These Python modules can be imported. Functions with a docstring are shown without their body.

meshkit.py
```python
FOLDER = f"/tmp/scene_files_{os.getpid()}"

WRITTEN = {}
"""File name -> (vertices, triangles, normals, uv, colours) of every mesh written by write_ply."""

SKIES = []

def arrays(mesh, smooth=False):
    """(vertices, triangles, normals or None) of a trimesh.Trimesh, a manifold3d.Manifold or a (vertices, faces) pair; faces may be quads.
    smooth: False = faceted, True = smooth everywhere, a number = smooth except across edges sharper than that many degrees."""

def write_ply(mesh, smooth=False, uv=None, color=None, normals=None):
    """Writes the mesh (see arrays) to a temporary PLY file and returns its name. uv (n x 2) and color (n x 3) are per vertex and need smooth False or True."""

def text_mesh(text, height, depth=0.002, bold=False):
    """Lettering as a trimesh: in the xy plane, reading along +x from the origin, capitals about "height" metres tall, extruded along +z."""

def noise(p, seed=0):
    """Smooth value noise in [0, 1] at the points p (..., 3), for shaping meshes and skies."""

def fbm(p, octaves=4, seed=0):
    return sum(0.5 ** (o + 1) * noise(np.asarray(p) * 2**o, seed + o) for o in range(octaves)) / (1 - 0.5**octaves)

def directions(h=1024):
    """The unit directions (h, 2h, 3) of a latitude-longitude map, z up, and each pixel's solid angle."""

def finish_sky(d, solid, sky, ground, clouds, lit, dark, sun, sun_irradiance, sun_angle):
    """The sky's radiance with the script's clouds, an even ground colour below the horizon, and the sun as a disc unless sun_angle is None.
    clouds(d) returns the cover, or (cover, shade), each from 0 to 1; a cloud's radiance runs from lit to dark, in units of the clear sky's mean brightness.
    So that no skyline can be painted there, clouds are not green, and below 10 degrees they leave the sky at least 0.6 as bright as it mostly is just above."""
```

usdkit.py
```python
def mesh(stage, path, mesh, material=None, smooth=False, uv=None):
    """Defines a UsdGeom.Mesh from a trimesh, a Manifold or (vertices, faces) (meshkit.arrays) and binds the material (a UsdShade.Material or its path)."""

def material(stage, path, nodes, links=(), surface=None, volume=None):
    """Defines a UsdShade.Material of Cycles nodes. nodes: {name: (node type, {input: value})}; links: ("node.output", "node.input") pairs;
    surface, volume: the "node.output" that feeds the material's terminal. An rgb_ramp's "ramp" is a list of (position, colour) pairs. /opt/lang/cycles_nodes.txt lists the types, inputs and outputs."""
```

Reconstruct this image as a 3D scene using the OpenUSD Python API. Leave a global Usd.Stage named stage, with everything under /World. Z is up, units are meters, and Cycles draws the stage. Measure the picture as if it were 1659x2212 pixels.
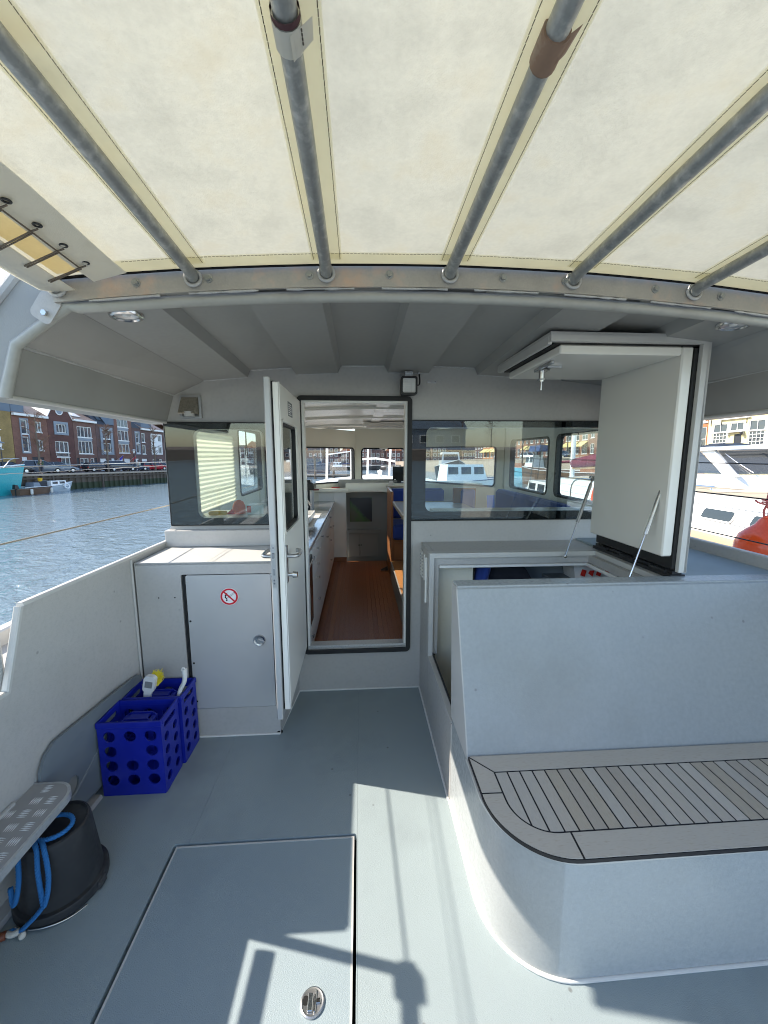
import math, random
import numpy as np, trimesh, usdkit, meshkit
from shapely import affinity
from shapely.geometry import Polygon, Point, LineString, box as sbox
from shapely.ops import unary_union
from pxr import Usd, UsdGeom, UsdLux, UsdShade, Gf, Sdf, Vt

stage = Usd.Stage.CreateInMemory()
UsdGeom.SetStageUpAxis(stage, 'Z'); UsdGeom.SetStageMetersPerUnit(stage, 1.0)
UsdGeom.Xform.Define(stage, '/World')

# ---------------------------------------------------------------- camera, sky, sun, exposure
# The boat rides slightly bow up: everything on it is given in the boat's own axes (x starboard, y forward, z up from the deck) and turned by TRIM.
EYE = np.array([0.0, 0.0, 1.6])
TRIM = math.radians(1.25)
_c, _s = math.cos(TRIM), math.sin(TRIM)
ROT = np.array([[1, 0, 0], [0, _c, -_s], [0, _s, _c]])
BOAT = np.eye(4); BOAT[:3, :3] = ROT; BOAT[:3, 3] = EYE - ROT @ EYE
EXPOSURE = 1.07
SKY_STRENGTH = 0.15
SUN_INTENSITY = 1.15

def gfm(m):
    return Gf.Matrix4d(*[float(x) for x in np.asarray(m).T.ravel()])

yaw, pitch = math.radians(3.6), math.radians(8.3)
right = np.array([math.cos(yaw), -math.sin(yaw), 0])
fwd = np.array([math.sin(yaw) * math.cos(pitch), math.cos(yaw) * math.cos(pitch), -math.sin(pitch)])
cm = np.eye(4); cm[:3, 0], cm[:3, 1], cm[:3, 2], cm[:3, 3] = right, np.cross(right, fwd), -fwd, EYE
cam = UsdGeom.Camera.Define(stage, '/World/camera')
cam.AddTransformOp().Set(gfm(BOAT @ cm))
cam.CreateHorizontalApertureAttr(36.0); cam.CreateFocalLengthAttr(36.0 * 850 / 1659)
cam.CreateClippingRangeAttr(Gf.Vec2f(0.02, 3000)); cam.CreateExposureAttr(EXPOSURE)

sun = ROT @ np.array([-1.10, 0.29, 1.0]); sun /= np.linalg.norm(sun)
ELEV, AZI = math.asin(sun[2]), math.atan2(sun[0], sun[1])
usdkit.material(stage, '/World/Looks/sky', {
    's': ('sky_texture', {'sky_type': 'single_scattering', 'sun_disc': False, 'sun_elevation': ELEV, 'sun_rotation': AZI, 'altitude': 5.0, 'aerosol_density': 0.6}),
    'b': ('background_shader', {'strength': SKY_STRENGTH})}, [('s.color', 'b.color')], surface='b.background')
dome = UsdLux.DomeLight.Define(stage, '/World/sky'); dome.CreateIntensityAttr(1.0)
UsdShade.MaterialBindingAPI.Apply(dome.GetPrim()).Bind(UsdShade.Material.Get(stage, '/World/Looks/sky'))
dome.GetPrim().SetCustomDataByKey('kind', 'structure')
lamp = UsdLux.DistantLight.Define(stage, '/World/sun')
lamp.CreateIntensityAttr(SUN_INTENSITY); lamp.CreateAngleAttr(0.53); lamp.CreateNormalizeAttr(True); lamp.CreateColorAttr(Gf.Vec3f(1.0, 0.91, 0.79))
zx = np.cross([0, 0, 1], sun); zx /= np.linalg.norm(zx)
lm = np.eye(4); lm[:3, 0], lm[:3, 1], lm[:3, 2] = zx, np.cross(sun, zx), sun
lamp.AddTransformOp().Set(gfm(lm))

# ---------------------------------------------------------------- helpers: naming and the tree of things
used = {}
def fresh(parent, name):
    k = (parent, name); n = used.get(k, -1) + 1; used[k] = n
    return f'{parent}/{name}' + (f'_{n:03d}' if n else '')

class Thing:
    def __init__(self, path, base): self.path, self.base = path, np.asarray(base, float)

def mark(prim, label=None, cat=None, group=None, kind=None):
    for k, v in (('label', label), ('category', cat), ('group', group), ('kind', kind)):
        if v: prim.SetCustomDataByKey(k, v)

def rotz(a):
    m = np.eye(4); m[0, 0] = m[1, 1] = math.cos(a); m[0, 1] = -math.sin(a); m[1, 0] = math.sin(a); return m
def shift(p):
    m = np.eye(4); m[:3, 3] = p; return m

def thing(name, label=None, cat=None, base=(0, 0, 0), boat=True, group=None, kind=None, rz=0.0):
    """An Xform at the thing's base. Its parts are given in the boat's axes (or the world's), rz turns a thing modelled about the base."""
    p = fresh('/World', name)
    x = UsdGeom.Xform.Define(stage, p)
    m = shift(base) @ rotz(rz)
    x.AddTransformOp().Set(gfm(BOAT @ m if boat else m))
    mark(x.GetPrim(), label, cat, group, kind)
    return Thing(p, base)

def local(name, label, cat, base, rz=0.0, boat=False, group=None, kind=None):
    """As thing(), but its parts are modelled about the origin."""
    t = thing(name, label, cat, base, boat, group, kind, rz); t.base = np.zeros(3); return t

def again(src, base, rz, label, boat=False, scale=1.0):
    """A copy of a local() thing with its parts."""
    name = src.path.split('/')[-1]; name = name[:-4] if name[-3:].isdigit() else name
    p = fresh('/World', name); x = UsdGeom.Xform.Define(stage, p); prim = x.GetPrim()
    prim.GetReferences().AddInternalReference(src.path)
    m = shift(base) @ rotz(rz) @ np.diag([scale, scale, scale, 1])
    UsdGeom.Xformable(prim).ClearXformOpOrder(); UsdGeom.Xformable(prim).AddTransformOp().Set(gfm(BOAT @ m if boat else m))
    mark(prim, label); prim.SetInstanceable(True)
    return Thing(p, np.zeros(3))

def part(t, name, mesh, mat, smooth=False, label=None, kind=None):
    """One mesh under a thing (or under a part); returns a handle that sub-parts can hang from."""
    p = fresh(t.path, name)
    if hasattr(mesh, 'to_mesh'):
        q = mesh.to_mesh(); mesh = trimesh.Trimesh(q.vert_properties[:, :3], q.tri_verts, process=False)
    mesh = mesh.copy(); mesh.apply_translation(-t.base)
    usdkit.mesh(stage, p, mesh, f'/World/Looks/{mat}', smooth=smooth)
    if label or kind: mark(stage.GetPrimAtPath(p), label, None, None, kind)
    return Thing(p, t.base)

def solo(name, mesh, mat, label=None, cat=None, boat=True, group=None, kind=None, smooth=False):
    """A thing that is a single mesh."""
    p = fresh('/World', name)
    base = mesh.bounds.mean(0); base[2] = mesh.bounds[0][2]
    mesh = mesh.copy(); mesh.apply_translation(-base)
    m = usdkit.mesh(stage, p, mesh, f'/World/Looks/{mat}', smooth=smooth)
    m.AddTransformOp().Set(gfm(BOAT @ shift(base) if boat else shift(base)))
    mark(m.GetPrim(), label, cat, group, kind)
    return Thing(p, base)

# ---------------------------------------------------------------- helpers: shapes
def join(ms): return trimesh.util.concatenate([m for m in ms if m is not None])
def box(x0, x1, y0, y1, z0, z1, c=0.0):
    if c <= 0:
        m = trimesh.creation.box([x1 - x0, y1 - y0, z1 - z0]); m.apply_translation([(x0 + x1) / 2, (y0 + y1) / 2, (z0 + z1) / 2]); return m
    pts = []
    for x, sx in ((x0, 1), (x1, -1)):
        for y, sy in ((y0, 1), (y1, -1)):
            for z, sz in ((z0, 1), (z1, -1)):
                pts += [(x + sx * c, y + sy * c, z), (x + sx * c, y, z + sz * c), (x, y + sy * c, z + sz * c)]
    return trimesh.convex.convex_hull(np.array(pts))
def hull(pts): return trimesh.convex.convex_hull(np.asarray(pts, float))
def frame_of(d):
    d = np.asarray(d, float); d = d / np.linalg.norm(d)
    a = np.array([0, 0, 1.0]) if abs(d[2]) < .9 else np.array([1.0, 0, 0])
    u = np.cross(a, d); u /= np.linalg.norm(u)
    return u, np.cross(d, u), d
def tube(path, r, n=8, closed=False, caps=True):
    p = np.asarray(path, float); k = len(p)
    rr = np.broadcast_to(np.asarray(r, float), (k,))
    tan = np.zeros_like(p)
    if closed: tan = np.roll(p, -1, 0) - np.roll(p, 1, 0)
    else: tan[1:-1] = p[2:] - p[:-2]; tan[0] = p[1] - p[0]; tan[-1] = p[-1] - p[-2]
    u, v, d = frame_of(tan[0]); V = []
    for i in range(k):
        d = tan[i] / np.linalg.norm(tan[i]); u = u - d * (u @ d); u /= np.linalg.norm(u); v = np.cross(d, u)
        a = np.arange(n) * 2 * math.pi / n
        V.append(p[i] + rr[i] * (np.cos(a)[:, None] * u + np.sin(a)[:, None] * v))
    V = np.vstack(V); F = []
    for i in range(k if closed else k - 1):
        j = (i + 1) % k
        for a in range(n):
            b = (a + 1) % n
            F += [(i * n + a, i * n + b, j * n + b), (i * n + a, j * n + b, j * n + a)]
    if not closed and caps:
        V = np.vstack([V, p[0], p[-1]]); c0, c1 = len(V) - 2, len(V) - 1
        for a in range(n):
            b = (a + 1) % n; F += [(c0, b, a), (c1, (k - 1) * n + a, (k - 1) * n + b)]
    return trimesh.Trimesh(V, np.array(F), process=False)
def rod(a, b, r, n=12): return tube([a, b], r, n)
def cone(a, b, r0, r1, n=16): return tube([a, b], [r0, r1], n)
def arc(c, r, a0, a1, n=10): return [(c[0] + r * math.cos(a), c[1] + r * math.sin(a)) for a in np.linspace(a0, a1, n)]
def spline(pts, n=8):
    p = np.asarray(pts, float); p = np.vstack([2 * p[0] - p[1], p, 2 * p[-1] - p[-2]]); out = []
    for i in range(1, len(p) - 2):
        for t in np.arange(n) / n:
            a, b, c, d = p[i - 1:i + 3]
            out.append(.5 * (2 * b + (c - a) * t + (2 * a - 5 * b + 4 * c - d) * t * t + (3 * b - a - 3 * c + d) * t ** 3))
    out.append(p[-2]); return np.array(out)
PERM = {'z': (0, 1, 2), 'x': (2, 0, 1), 'y': (0, 2, 1)}
def prism(poly, axis, a, b):
    """Extrudes a 2D shape: axis z takes (x, y), axis x takes (y, z), axis y takes (x, z)."""
    poly = Polygon(poly) if isinstance(poly, (list, tuple)) else poly
    ms = []
    for g in getattr(poly, 'geoms', [poly]):
        if g.is_empty or g.geom_type != 'Polygon': continue
        m = trimesh.creation.extrude_polygon(g.buffer(0), b - a, engine='earcut'); v = np.array(m.vertices); v[:, 2] += a
        w = np.zeros_like(v)
        if axis == 'z': w = v
        elif axis == 'x': w[:, 1], w[:, 2], w[:, 0] = v[:, 0], v[:, 1], v[:, 2]
        else: w[:, 0], w[:, 2], w[:, 1] = v[:, 0], v[:, 1], v[:, 2]
        f = np.array(m.faces); ms.append(trimesh.Trimesh(w, f[:, ::-1] if axis == 'y' else f, process=False))
    return join(ms)
def rr(x0, x1, y0, y1, r, q=6):
    return sbox(x0 + r, y0 + r, x1 - r, y1 - r).buffer(r, quad_segs=q)
def lathe(profile, c=(0, 0, 0), n=24):
    pr = np.asarray(profile, float); a = np.arange(n) * 2 * math.pi / n; V = []
    for r, z in pr: V.append(np.stack([r * np.cos(a), r * np.sin(a), np.full(n, z)], 1))
    V = np.vstack(V) + np.asarray(c); F = []
    for i in range(len(pr) - 1):
        for k in range(n):
            l = (k + 1) % n; F += [(i * n + k, i * n + l, (i + 1) * n + l), (i * n + k, (i + 1) * n + l, (i + 1) * n + k)]
    return trimesh.Trimesh(V, np.array(F), process=False)
def turn(m, R, at=(0, 0, 0)):
    m = m.copy(); T = np.eye(4); T[:3, :3] = R; T[:3, 3] = np.asarray(at) - R @ np.asarray(at); m.apply_transform(T); return m
def moved(m, p): m = m.copy(); m.apply_translation(p); return m
def axes(x, y, z): return np.stack([x, y, z], 1)
def placed(m, x, y, z, o):
    """Mesh with its local x, y, z laid along the given directions at o."""
    T = np.eye(4); T[:3, 0], T[:3, 1], T[:3, 2], T[:3, 3] = x, y, z, o
    m = m.copy(); m.apply_transform(T)
    if np.linalg.det(T[:3, :3]) < 0: m.invert()
    return m

# ---------------------------------------------------------------- materials
LK = '/World/Looks/'
def surf(name, col, rough=.5, var=.08, scale=3.0, fine=60.0, bump=.0, bscale=120.0, metal=0.0, spec=.5, col2=None, stain=0.0, coat=0.0, stretch=None, bdist=.002, trans=None, sheen=0.0, speck=0.0):
    """Principled material whose colour drifts with two noises; col2 is the second tone (wear, dirt) that shows in patches."""
    col = np.array(col, float); c2 = np.array(col2 if col2 is not None else col * .8, float)
    n = {'g': ('geometry', {}), 'm': ('mapping', {'scale': stretch or (1, 1, 1)}),
         'a': ('noise_texture', {'scale': scale, 'detail': 4.0, 'roughness': .6}), 'b': ('noise_texture', {'scale': fine, 'detail': 3.0, 'roughness': .6}),
         'r': ('rgb_ramp', {'ramp': [(0.0, tuple(col * (1 - var))), (.35, tuple(col * (1 - var * .4))), (.65, tuple(col * (1 + var * .4))), (1.0, tuple(np.minimum(col * (1 + var), .95)))]}),
         'k': ('rgb_ramp', {'ramp': [(0.0, (0, 0, 0)), (.52, (0, 0, 0)), (.72, (stain,) * 3), (1.0, (stain,) * 3)]}),
         'x': ('mix_color', {'blend_type': 'mix', 'b': tuple(c2)}),
         'q': ('mix_float', {'fac': .35}),
         'rr': ('map_range', {'from_min': .3, 'from_max': .7, 'to_min': max(rough - .07, .02), 'to_max': min(rough + .07, 1), 'clamp': True}),
         'p': ('principled_bsdf', {'metallic': metal, 'specular_ior_level': spec, 'coat_weight': coat, 'sheen_weight': sheen})}
    l = [('g.position', 'm.vector'), ('m.vector', 'a.vector'), ('m.vector', 'b.vector'), ('a.fac', 'q.a'), ('b.fac', 'q.b'), ('q.result', 'r.fac'), ('a.fac', 'k.fac'), ('k.color', 'x.fac'), ('r.color', 'x.a'),
         ('x.result', 'p.base_color'), ('b.fac', 'rr.value'), ('rr.result', 'p.roughness')]
    if speck:                    # sparse chips and specks of dirt
        n['v'] = ('voronoi_texture', {'scale': 7.0}); n['vm'] = ('map_range', {'from_min': .025, 'from_max': .055, 'to_min': speck, 'to_max': 0.0, 'clamp': True}); n['x2'] = ('mix_color', {'blend_type': 'mix', 'b': (.10, .095, .085)})
        l = [q for q in l if q != ('x.result', 'p.base_color')] + [('g.position', 'v.vector'), ('v.distance', 'vm.value'), ('vm.result', 'x2.fac'), ('x.result', 'x2.a'), ('x2.result', 'p.base_color')]
    if bump:
        n['c'] = ('noise_texture', {'scale': bscale, 'detail': 3.0}); n['u'] = ('bump', {'strength': bump, 'distance': bdist})
        l += [('m.vector', 'c.vector'), ('c.fac', 'u.height'), ('u.normal', 'p.normal')]
    if trans:
        n['t'] = ('translucent_bsdf', {}); n['h'] = ('mix_color', {'blend_type': 'multiply', 'fac': 1.0, 'b': tuple(trans[1])}); n['w'] = ('mix_closure', {'fac': trans[0]})
        l += [('x.result', 'h.a'), ('h.result', 't.color'), ('p.BSDF', 'w.closure1'), ('t.BSDF', 'w.closure2')]
        return usdkit.material(stage, LK + name, n, l, surface='w.closure')
    return usdkit.material(stage, LK + name, n, l, surface='p.BSDF')
def plain(name, col, rough=.5, metal=0.0, spec=.5, coat=0.0):
    return usdkit.material(stage, LK + name, {'p': ('principled_bsdf', {'base_color': tuple(col), 'roughness': rough, 'metallic': metal, 'specular_ior_level': spec, 'coat_weight': coat})}, surface='p.BSDF')
def glass(name, tint=(1, 1, 1), rough=0.0, refl=.045):
    return usdkit.material(stage, LK + name, {'w': ('layer_weight', {'blend': .5}), 'e': ('math', {'math_type': 'power', 'value2': 5.0}), 'f': ('math', {'math_type': 'multiply_add', 'value2': .9, 'value3': refl}), 't': ('transparent_bsdf', {'color': tuple(tint)}), 'g': ('glossy_bsdf', {'color': (1, 1, 1), 'roughness': rough}), 'm': ('mix_closure', {})},
                           [('w.facing', 'e.value1'), ('e.value', 'f.value1'), ('f.value', 'm.fac'), ('t.BSDF', 'm.closure1'), ('g.BSDF', 'm.closure2')], surface='m.closure')

surf('grey_paint', (.445, .43, .405), .36, .11, 1.5, 70, bump=.35, bscale=230, col2=(.36, .35, .325), stain=.8, speck=.45)
surf('bench_paint', (.365, .39, .395), .30, .15, 1.1, 60, bump=.22, bscale=200, col2=(.30, .315, .305), stain=.9, speck=.5)
surf('edge_alloy', (.40, .40, .37), .45, .12, 9, 90, metal=.2, bump=.4, bscale=80, col2=(.30, .29, .26), stain=.6)
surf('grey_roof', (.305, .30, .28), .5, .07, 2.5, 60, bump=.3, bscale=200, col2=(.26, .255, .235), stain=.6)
surf('pale_paint', (.52, .51, .48), .4, .06, 2.0, 90, bump=.2, bscale=260, col2=(.42, .42, .41), stain=.5)
surf('deck_paint', (.282, .336, .350), .5, .11, 1.9, 210, bump=.7, bscale=420, col2=(.22, .262, .275), stain=.9, speck=.6)
surf('hatch_paint', (.27, .33, .355), .45, .09, 1.7, 210, bump=.6, bscale=420, col2=(.215, .265, .29), stain=.8, speck=.5)
surf('raw_alloy', (.55, .55, .54), .38, .08, 4, 80, metal=.6, bump=.2, bscale=150)
surf('door_alloy', (.50, .50, .49), .45, .08, 5, 120, metal=.35, bump=.2, bscale=200)
surf('galvanised', (.36, .37, .36), .42, .35, 34, 110, metal=.5, bump=.6, bscale=90, col2=(.60, .60, .57), stain=.8)
surf('galvanised_bar', (.42, .395, .355), .55, .30, 7, 150, metal=.15, bump=.5, bscale=90, col2=(.60, .43, .32), stain=1.0)
surf('weld', (.50, .50, .49), .5, .2, 40, 150, metal=.3, bump=.8, bscale=180)
surf('canvas', (.775, .775, .74), .75, .17, 9.0, 95, bump=.6, bscale=330, col2=(.70, .67, .59), stain=.5, trans=(.53, (1.0, .98, .905)))
surf('canvas_double', (.93, .92, .87), .75, .03, 4, 170, bump=.4, bscale=330, trans=(.96, (1.0, 1.0, .97)))
surf('canvas_flap', (.82, .81, .75), .7, .06, 5, 120, bump=.4, bscale=330, col2=(.66, .62, .52), stain=.5, trans=(.40, (1, .98, .93)))
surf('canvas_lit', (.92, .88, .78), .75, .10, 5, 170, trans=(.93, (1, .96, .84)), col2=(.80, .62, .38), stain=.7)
surf('thread', (.10, .085, .07), .8, .3, 60, 200)
surf('lace_cord', (.16, .13, .10), .8, .3, 50, 300, bump=.6, bscale=300)
plain('white_gelcoat', (.78, .755, .69), .34, spec=.4)
plain('lid_white', (.74, .72, .66), .16, spec=.5)
surf('white_paint', (.83, .82, .77), .35, .03, 3, 80)
surf('cream_paint', (.76, .73, .61), .35, .03, 3, 80)
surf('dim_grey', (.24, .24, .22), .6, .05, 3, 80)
surf('black_rubber', (.012, .012, .012), .55, .2, 20, 100)
plain('black_frit', (.004, .004, .005), .5, spec=.1)
plain('black_plastic', (.015, .015, .016), .35)
plain('dark_gap', (.004, .004, .004), .9)
surf('sealant', (.70, .70, .67), .5, .08, 20, 100, bump=.3, bscale=90)
plain('steel', (.62, .62, .62), .18, metal=1.0)
plain('brushed_steel', (.55, .55, .55), .34, metal=1.0)
plain('chrome', (.75, .75, .75), .08, metal=1.0)
plain('lens', (.75, .75, .72), .12)
plain('sign_red', (.55, .012, .03), .35); plain('sign_white', (.78, .78, .76), .35); plain('sign_black', (.01, .01, .01), .4); plain('print_grey', (.20, .21, .21), .6)
surf('crate_blue', (.005, .014, .27), .40, .16, 9, 120, col2=(.02, .03, .30), stain=.6, bump=.15, bscale=90)
surf('brush_yellow', (.75, .62, .02), .6, .15, 40, 200)
surf('brush_white', (.72, .72, .70), .3, .03, 6, 60)
surf('bucket_black', (.018, .019, .021), .55, .4, 8, 90, bump=.3, bscale=60, col2=(.06, .06, .058), stain=.5)
surf('rope_blue', (.02, .16, .42), .7, .15, 40, 400, bump=1.0, bscale=420)
surf('rope_white', (.62, .60, .54), .75, .15, 40, 400, bump=1.0, bscale=420)
surf('rope_red', (.62, .16, .14), .75, .15, 40, 400, bump=1.0, bscale=420)
surf('tread_plate', (.34, .33, .32), .5, .10, 9, 90, metal=.2, bump=.3, bscale=120, col2=(.36, .35, .33), stain=.5)
surf('tread_rib', (.80, .80, .79), .32, .10, 9, 90, metal=.25)
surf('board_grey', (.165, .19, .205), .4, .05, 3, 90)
def wood(name, col, col2, rough=.55, along=(6, 60, 60), var=.15, fine=5.0):
    return surf(name, col, rough, var, fine, 9.0, bump=.25, bscale=14, col2=col2, stain=.7, stretch=along)
for i, (c, d) in enumerate([((.48, .44, .38), (.37, .31, .24)), ((.42, .375, .315), (.33, .275, .21)), ((.51, .475, .42), (.41, .36, .29)), ((.44, .39, .315), (.35, .28, .20)), ((.47, .44, .39), (.37, .325, .26))]): wood(f'teak_{i}', c, d, .7, (70, 7, 40), .28)
wood('teak_border', (.49, .455, .395), (.37, .315, .245), .7, (8, 50, 40))
surf('cowl_metal', (.33, .30, .24), .35, .12, 12, 90, metal=.5)
plain('caulk', (.008, .008, .010), .6)
for i, c in enumerate([(.27, .088, .028), (.23, .074, .024), (.31, .108, .036)]): wood(f'cabin_wood_{i}', c, tuple(np.array(c) * .7), .32, (50, 4, 30))
wood('joinery', (.27, .11, .04), (.20, .075, .025), .3, (30, 5, 30))
wood('table_wood', (.30, .24, .17), (.22, .17, .11), .3, (5, 40, 30))
surf('blue_cloth', (.012, .045, .26), .8, .08, 6, 200, bump=.4, bscale=400, sheen=.2)
surf('dark_cloth', (.010, .012, .02), .85, .2, 6, 200, bump=.5, bscale=80)
surf('orange_plastic', (.72, .10, .02), .3, .05, 6, 60); surf('buoy_orange', (.85, .085, .012), .22, .04, 6, 60, coat=.3); surf('yellow_plastic', (.70, .40, .02), .35, .05, 6, 60); surf('red_plastic', (.55, .03, .02), .35, .05, 6, 60)
plain('worktop', (.10, .10, .10), .12, coat=.5)
plain('screen_black', (.008, .009, .010), .08)
surf('rust_tape', (.25, .16, .11), .8, .25, 20, 120, col2=(.40, .36, .30), stain=.7)
plain('lining_brown', (.07, .03, .035), .8); plain('eyelet_metal', (.05, .05, .05), .4, metal=.6); plain('toggle_brown', (.16, .045, .02), .5)
glass('pane'); glass('pane_tint', (.80, .88, .88), refl=.075)
surf('tan_cord', (.34, .30, .24), .8, .1, 40, 200)
plain('dark_red', (.10, .012, .015), .4); plain('table_grey', (.40, .40, .39), .25); plain('leaflet_blue', (.06, .18, .62), .5)
wood('platform_wood', (.42, .19, .065), (.33, .14, .045), .3, (50, 4, 30))
surf('blind_cloth', (.78, .76, .66), .8, .02, 3, 90, trans=(.5, (1, .97, .85)))
usdkit.material(stage, LK + 'map_print', {'g': ('geometry', {}), 'n': ('noise_texture', {'scale': 5.0, 'detail': 8.0, 'roughness': .65, 'distortion': 1.2}), 'w': ('wave_texture', {'bands_direction': 'diagonal', 'scale': .9, 'distortion': 3.0, 'phase': 2.0}),
    'x': ('math', {'math_type': 'multiply'}), 'r': ('rgb_ramp', {'ramp': [(0, (.002, .003, .008)), (.20, (.003, .004, .012)), (.25, (.02, .05, .012)), (.36, (.05, .12, .015)), (.50, (.09, .09, .04)), (1, (.12, .14, .05))]}), 'p': ('principled_bsdf', {'roughness': .25})},
    [('g.position', 'n.vector'), ('g.position', 'w.vector'), ('n.fac', 'x.value1'), ('w.fac', 'x.value2'), ('x.value', 'r.fac'), ('r.color', 'p.base_color')], surface='p.BSDF')
# outside
def brick(name, c1, c2, mortar, scale=4.0):
    return usdkit.material(stage, LK + name, {'t': ('texture_coordinate', {}), 'sx': ('separate_xyz', {}), 'cx': ('combine_xyz', {}), 'a': ('math', {'math_type': 'add'}),
        'b': ('brick_texture', {'scale': scale, 'color1': c1, 'color2': c2, 'mortar': mortar, 'mortar_size': .012, 'bias': -.2}), 'n': ('noise_texture', {'scale': .9, 'detail': 5.0}),
        'r': ('map_range', {'from_min': .3, 'from_max': .7, 'to_min': .8, 'to_max': 1.2}), 'm': ('vector_math', {'math_type': 'scale'}), 'p': ('principled_bsdf', {'roughness': .85})},
        [('t.object', 'sx.vector'), ('sx.x', 'a.value1'), ('sx.y', 'a.value2'), ('a.value', 'cx.x'), ('sx.z', 'cx.y'), ('cx.vector', 'b.vector'), ('t.object', 'n.vector'), ('n.fac', 'r.value'), ('b.color', 'm.vector1'), ('r.result', 'm.scale'), ('m.vector', 'p.base_color')], surface='p.BSDF')
brick('brick_mustard', (.27, .18, .065), (.22, .15, .05), (.18, .13, .07)); brick('brick_red', (.175, .078, .055), (.135, .058, .042), (.12, .08, .065)); brick('brick_dark', (.105, .042, .034), (.08, .033, .028), (.07, .045, .04))
brick('brick_brown', (.15, .078, .062), (.115, .058, .048), (.11, .075, .065)); brick('brick_plum', (.115, .066, .06), (.088, .052, .048), (.085, .066, .06)); brick('brick_orange', (.40, .17, .07), (.32, .13, .055), (.28, .18, .11)); brick('brick_old', (.30, .15, .09), (.23, .11, .065), (.22, .15, .11))
surf('render_yellow', (.66, .60, .34), .8, .05, .8, 8, col2=(.58, .50, .28), stain=.6); surf('slate_blue', (.10, .13, .17), .6, .08, 2, 12); surf('slate_dark', (.022, .025, .032), .5, .15, 2, 12); surf('facade_grey', (.20, .23, .27), .55, .05, 2, 10)
surf('facade_white', (.66, .66, .66), .5, .03, 2, 10); surf('gutter_white', (.68, .68, .66), .5, .05, 2, 10)
usdkit.material(stage, LK + 'roof_tile', {'t': ('texture_coordinate', {}), 'w': ('wave_texture', {'bands_direction': 'x', 'scale': 2.1, 'detail': 0.0}), 'v': ('wave_texture', {'bands_direction': 'z', 'scale': 1.6, 'detail': 0.0, 'profile': 'saw'}), 'a': ('math', {'math_type': 'add'}), 'u': ('bump', {'strength': .9, 'distance': .08}),
    'n': ('noise_texture', {'scale': 3.0, 'detail': 4.0}), 'r': ('rgb_ramp', {'ramp': [(0, (.26, .17, .13)), (1, (.44, .32, .26))]}), 'p': ('principled_bsdf', {'roughness': .4})},
    [('t.object', 'w.vector'), ('t.object', 'v.vector'), ('w.fac', 'a.value1'), ('v.fac', 'a.value2'), ('a.value', 'u.height'), ('u.normal', 'p.normal'), ('t.object', 'n.vector'), ('n.fac', 'r.fac'), ('r.color', 'p.base_color')], surface='p.BSDF')
usdkit.material(stage, LK + 'far_glass', {'g': ('geometry', {}), 'n': ('noise_texture', {'scale': .7, 'detail': 2.0}), 'u': ('bump', {'strength': .12, 'distance': .2}), 'p': ('principled_bsdf', {'base_color': (.05, .065, .08), 'roughness': .03, 'specular_ior_level': 1.0, 'metallic': .25})},
    [('g.position', 'n.vector'), ('n.fac', 'u.height'), ('u.normal', 'p.normal')], surface='p.BSDF')
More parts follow.
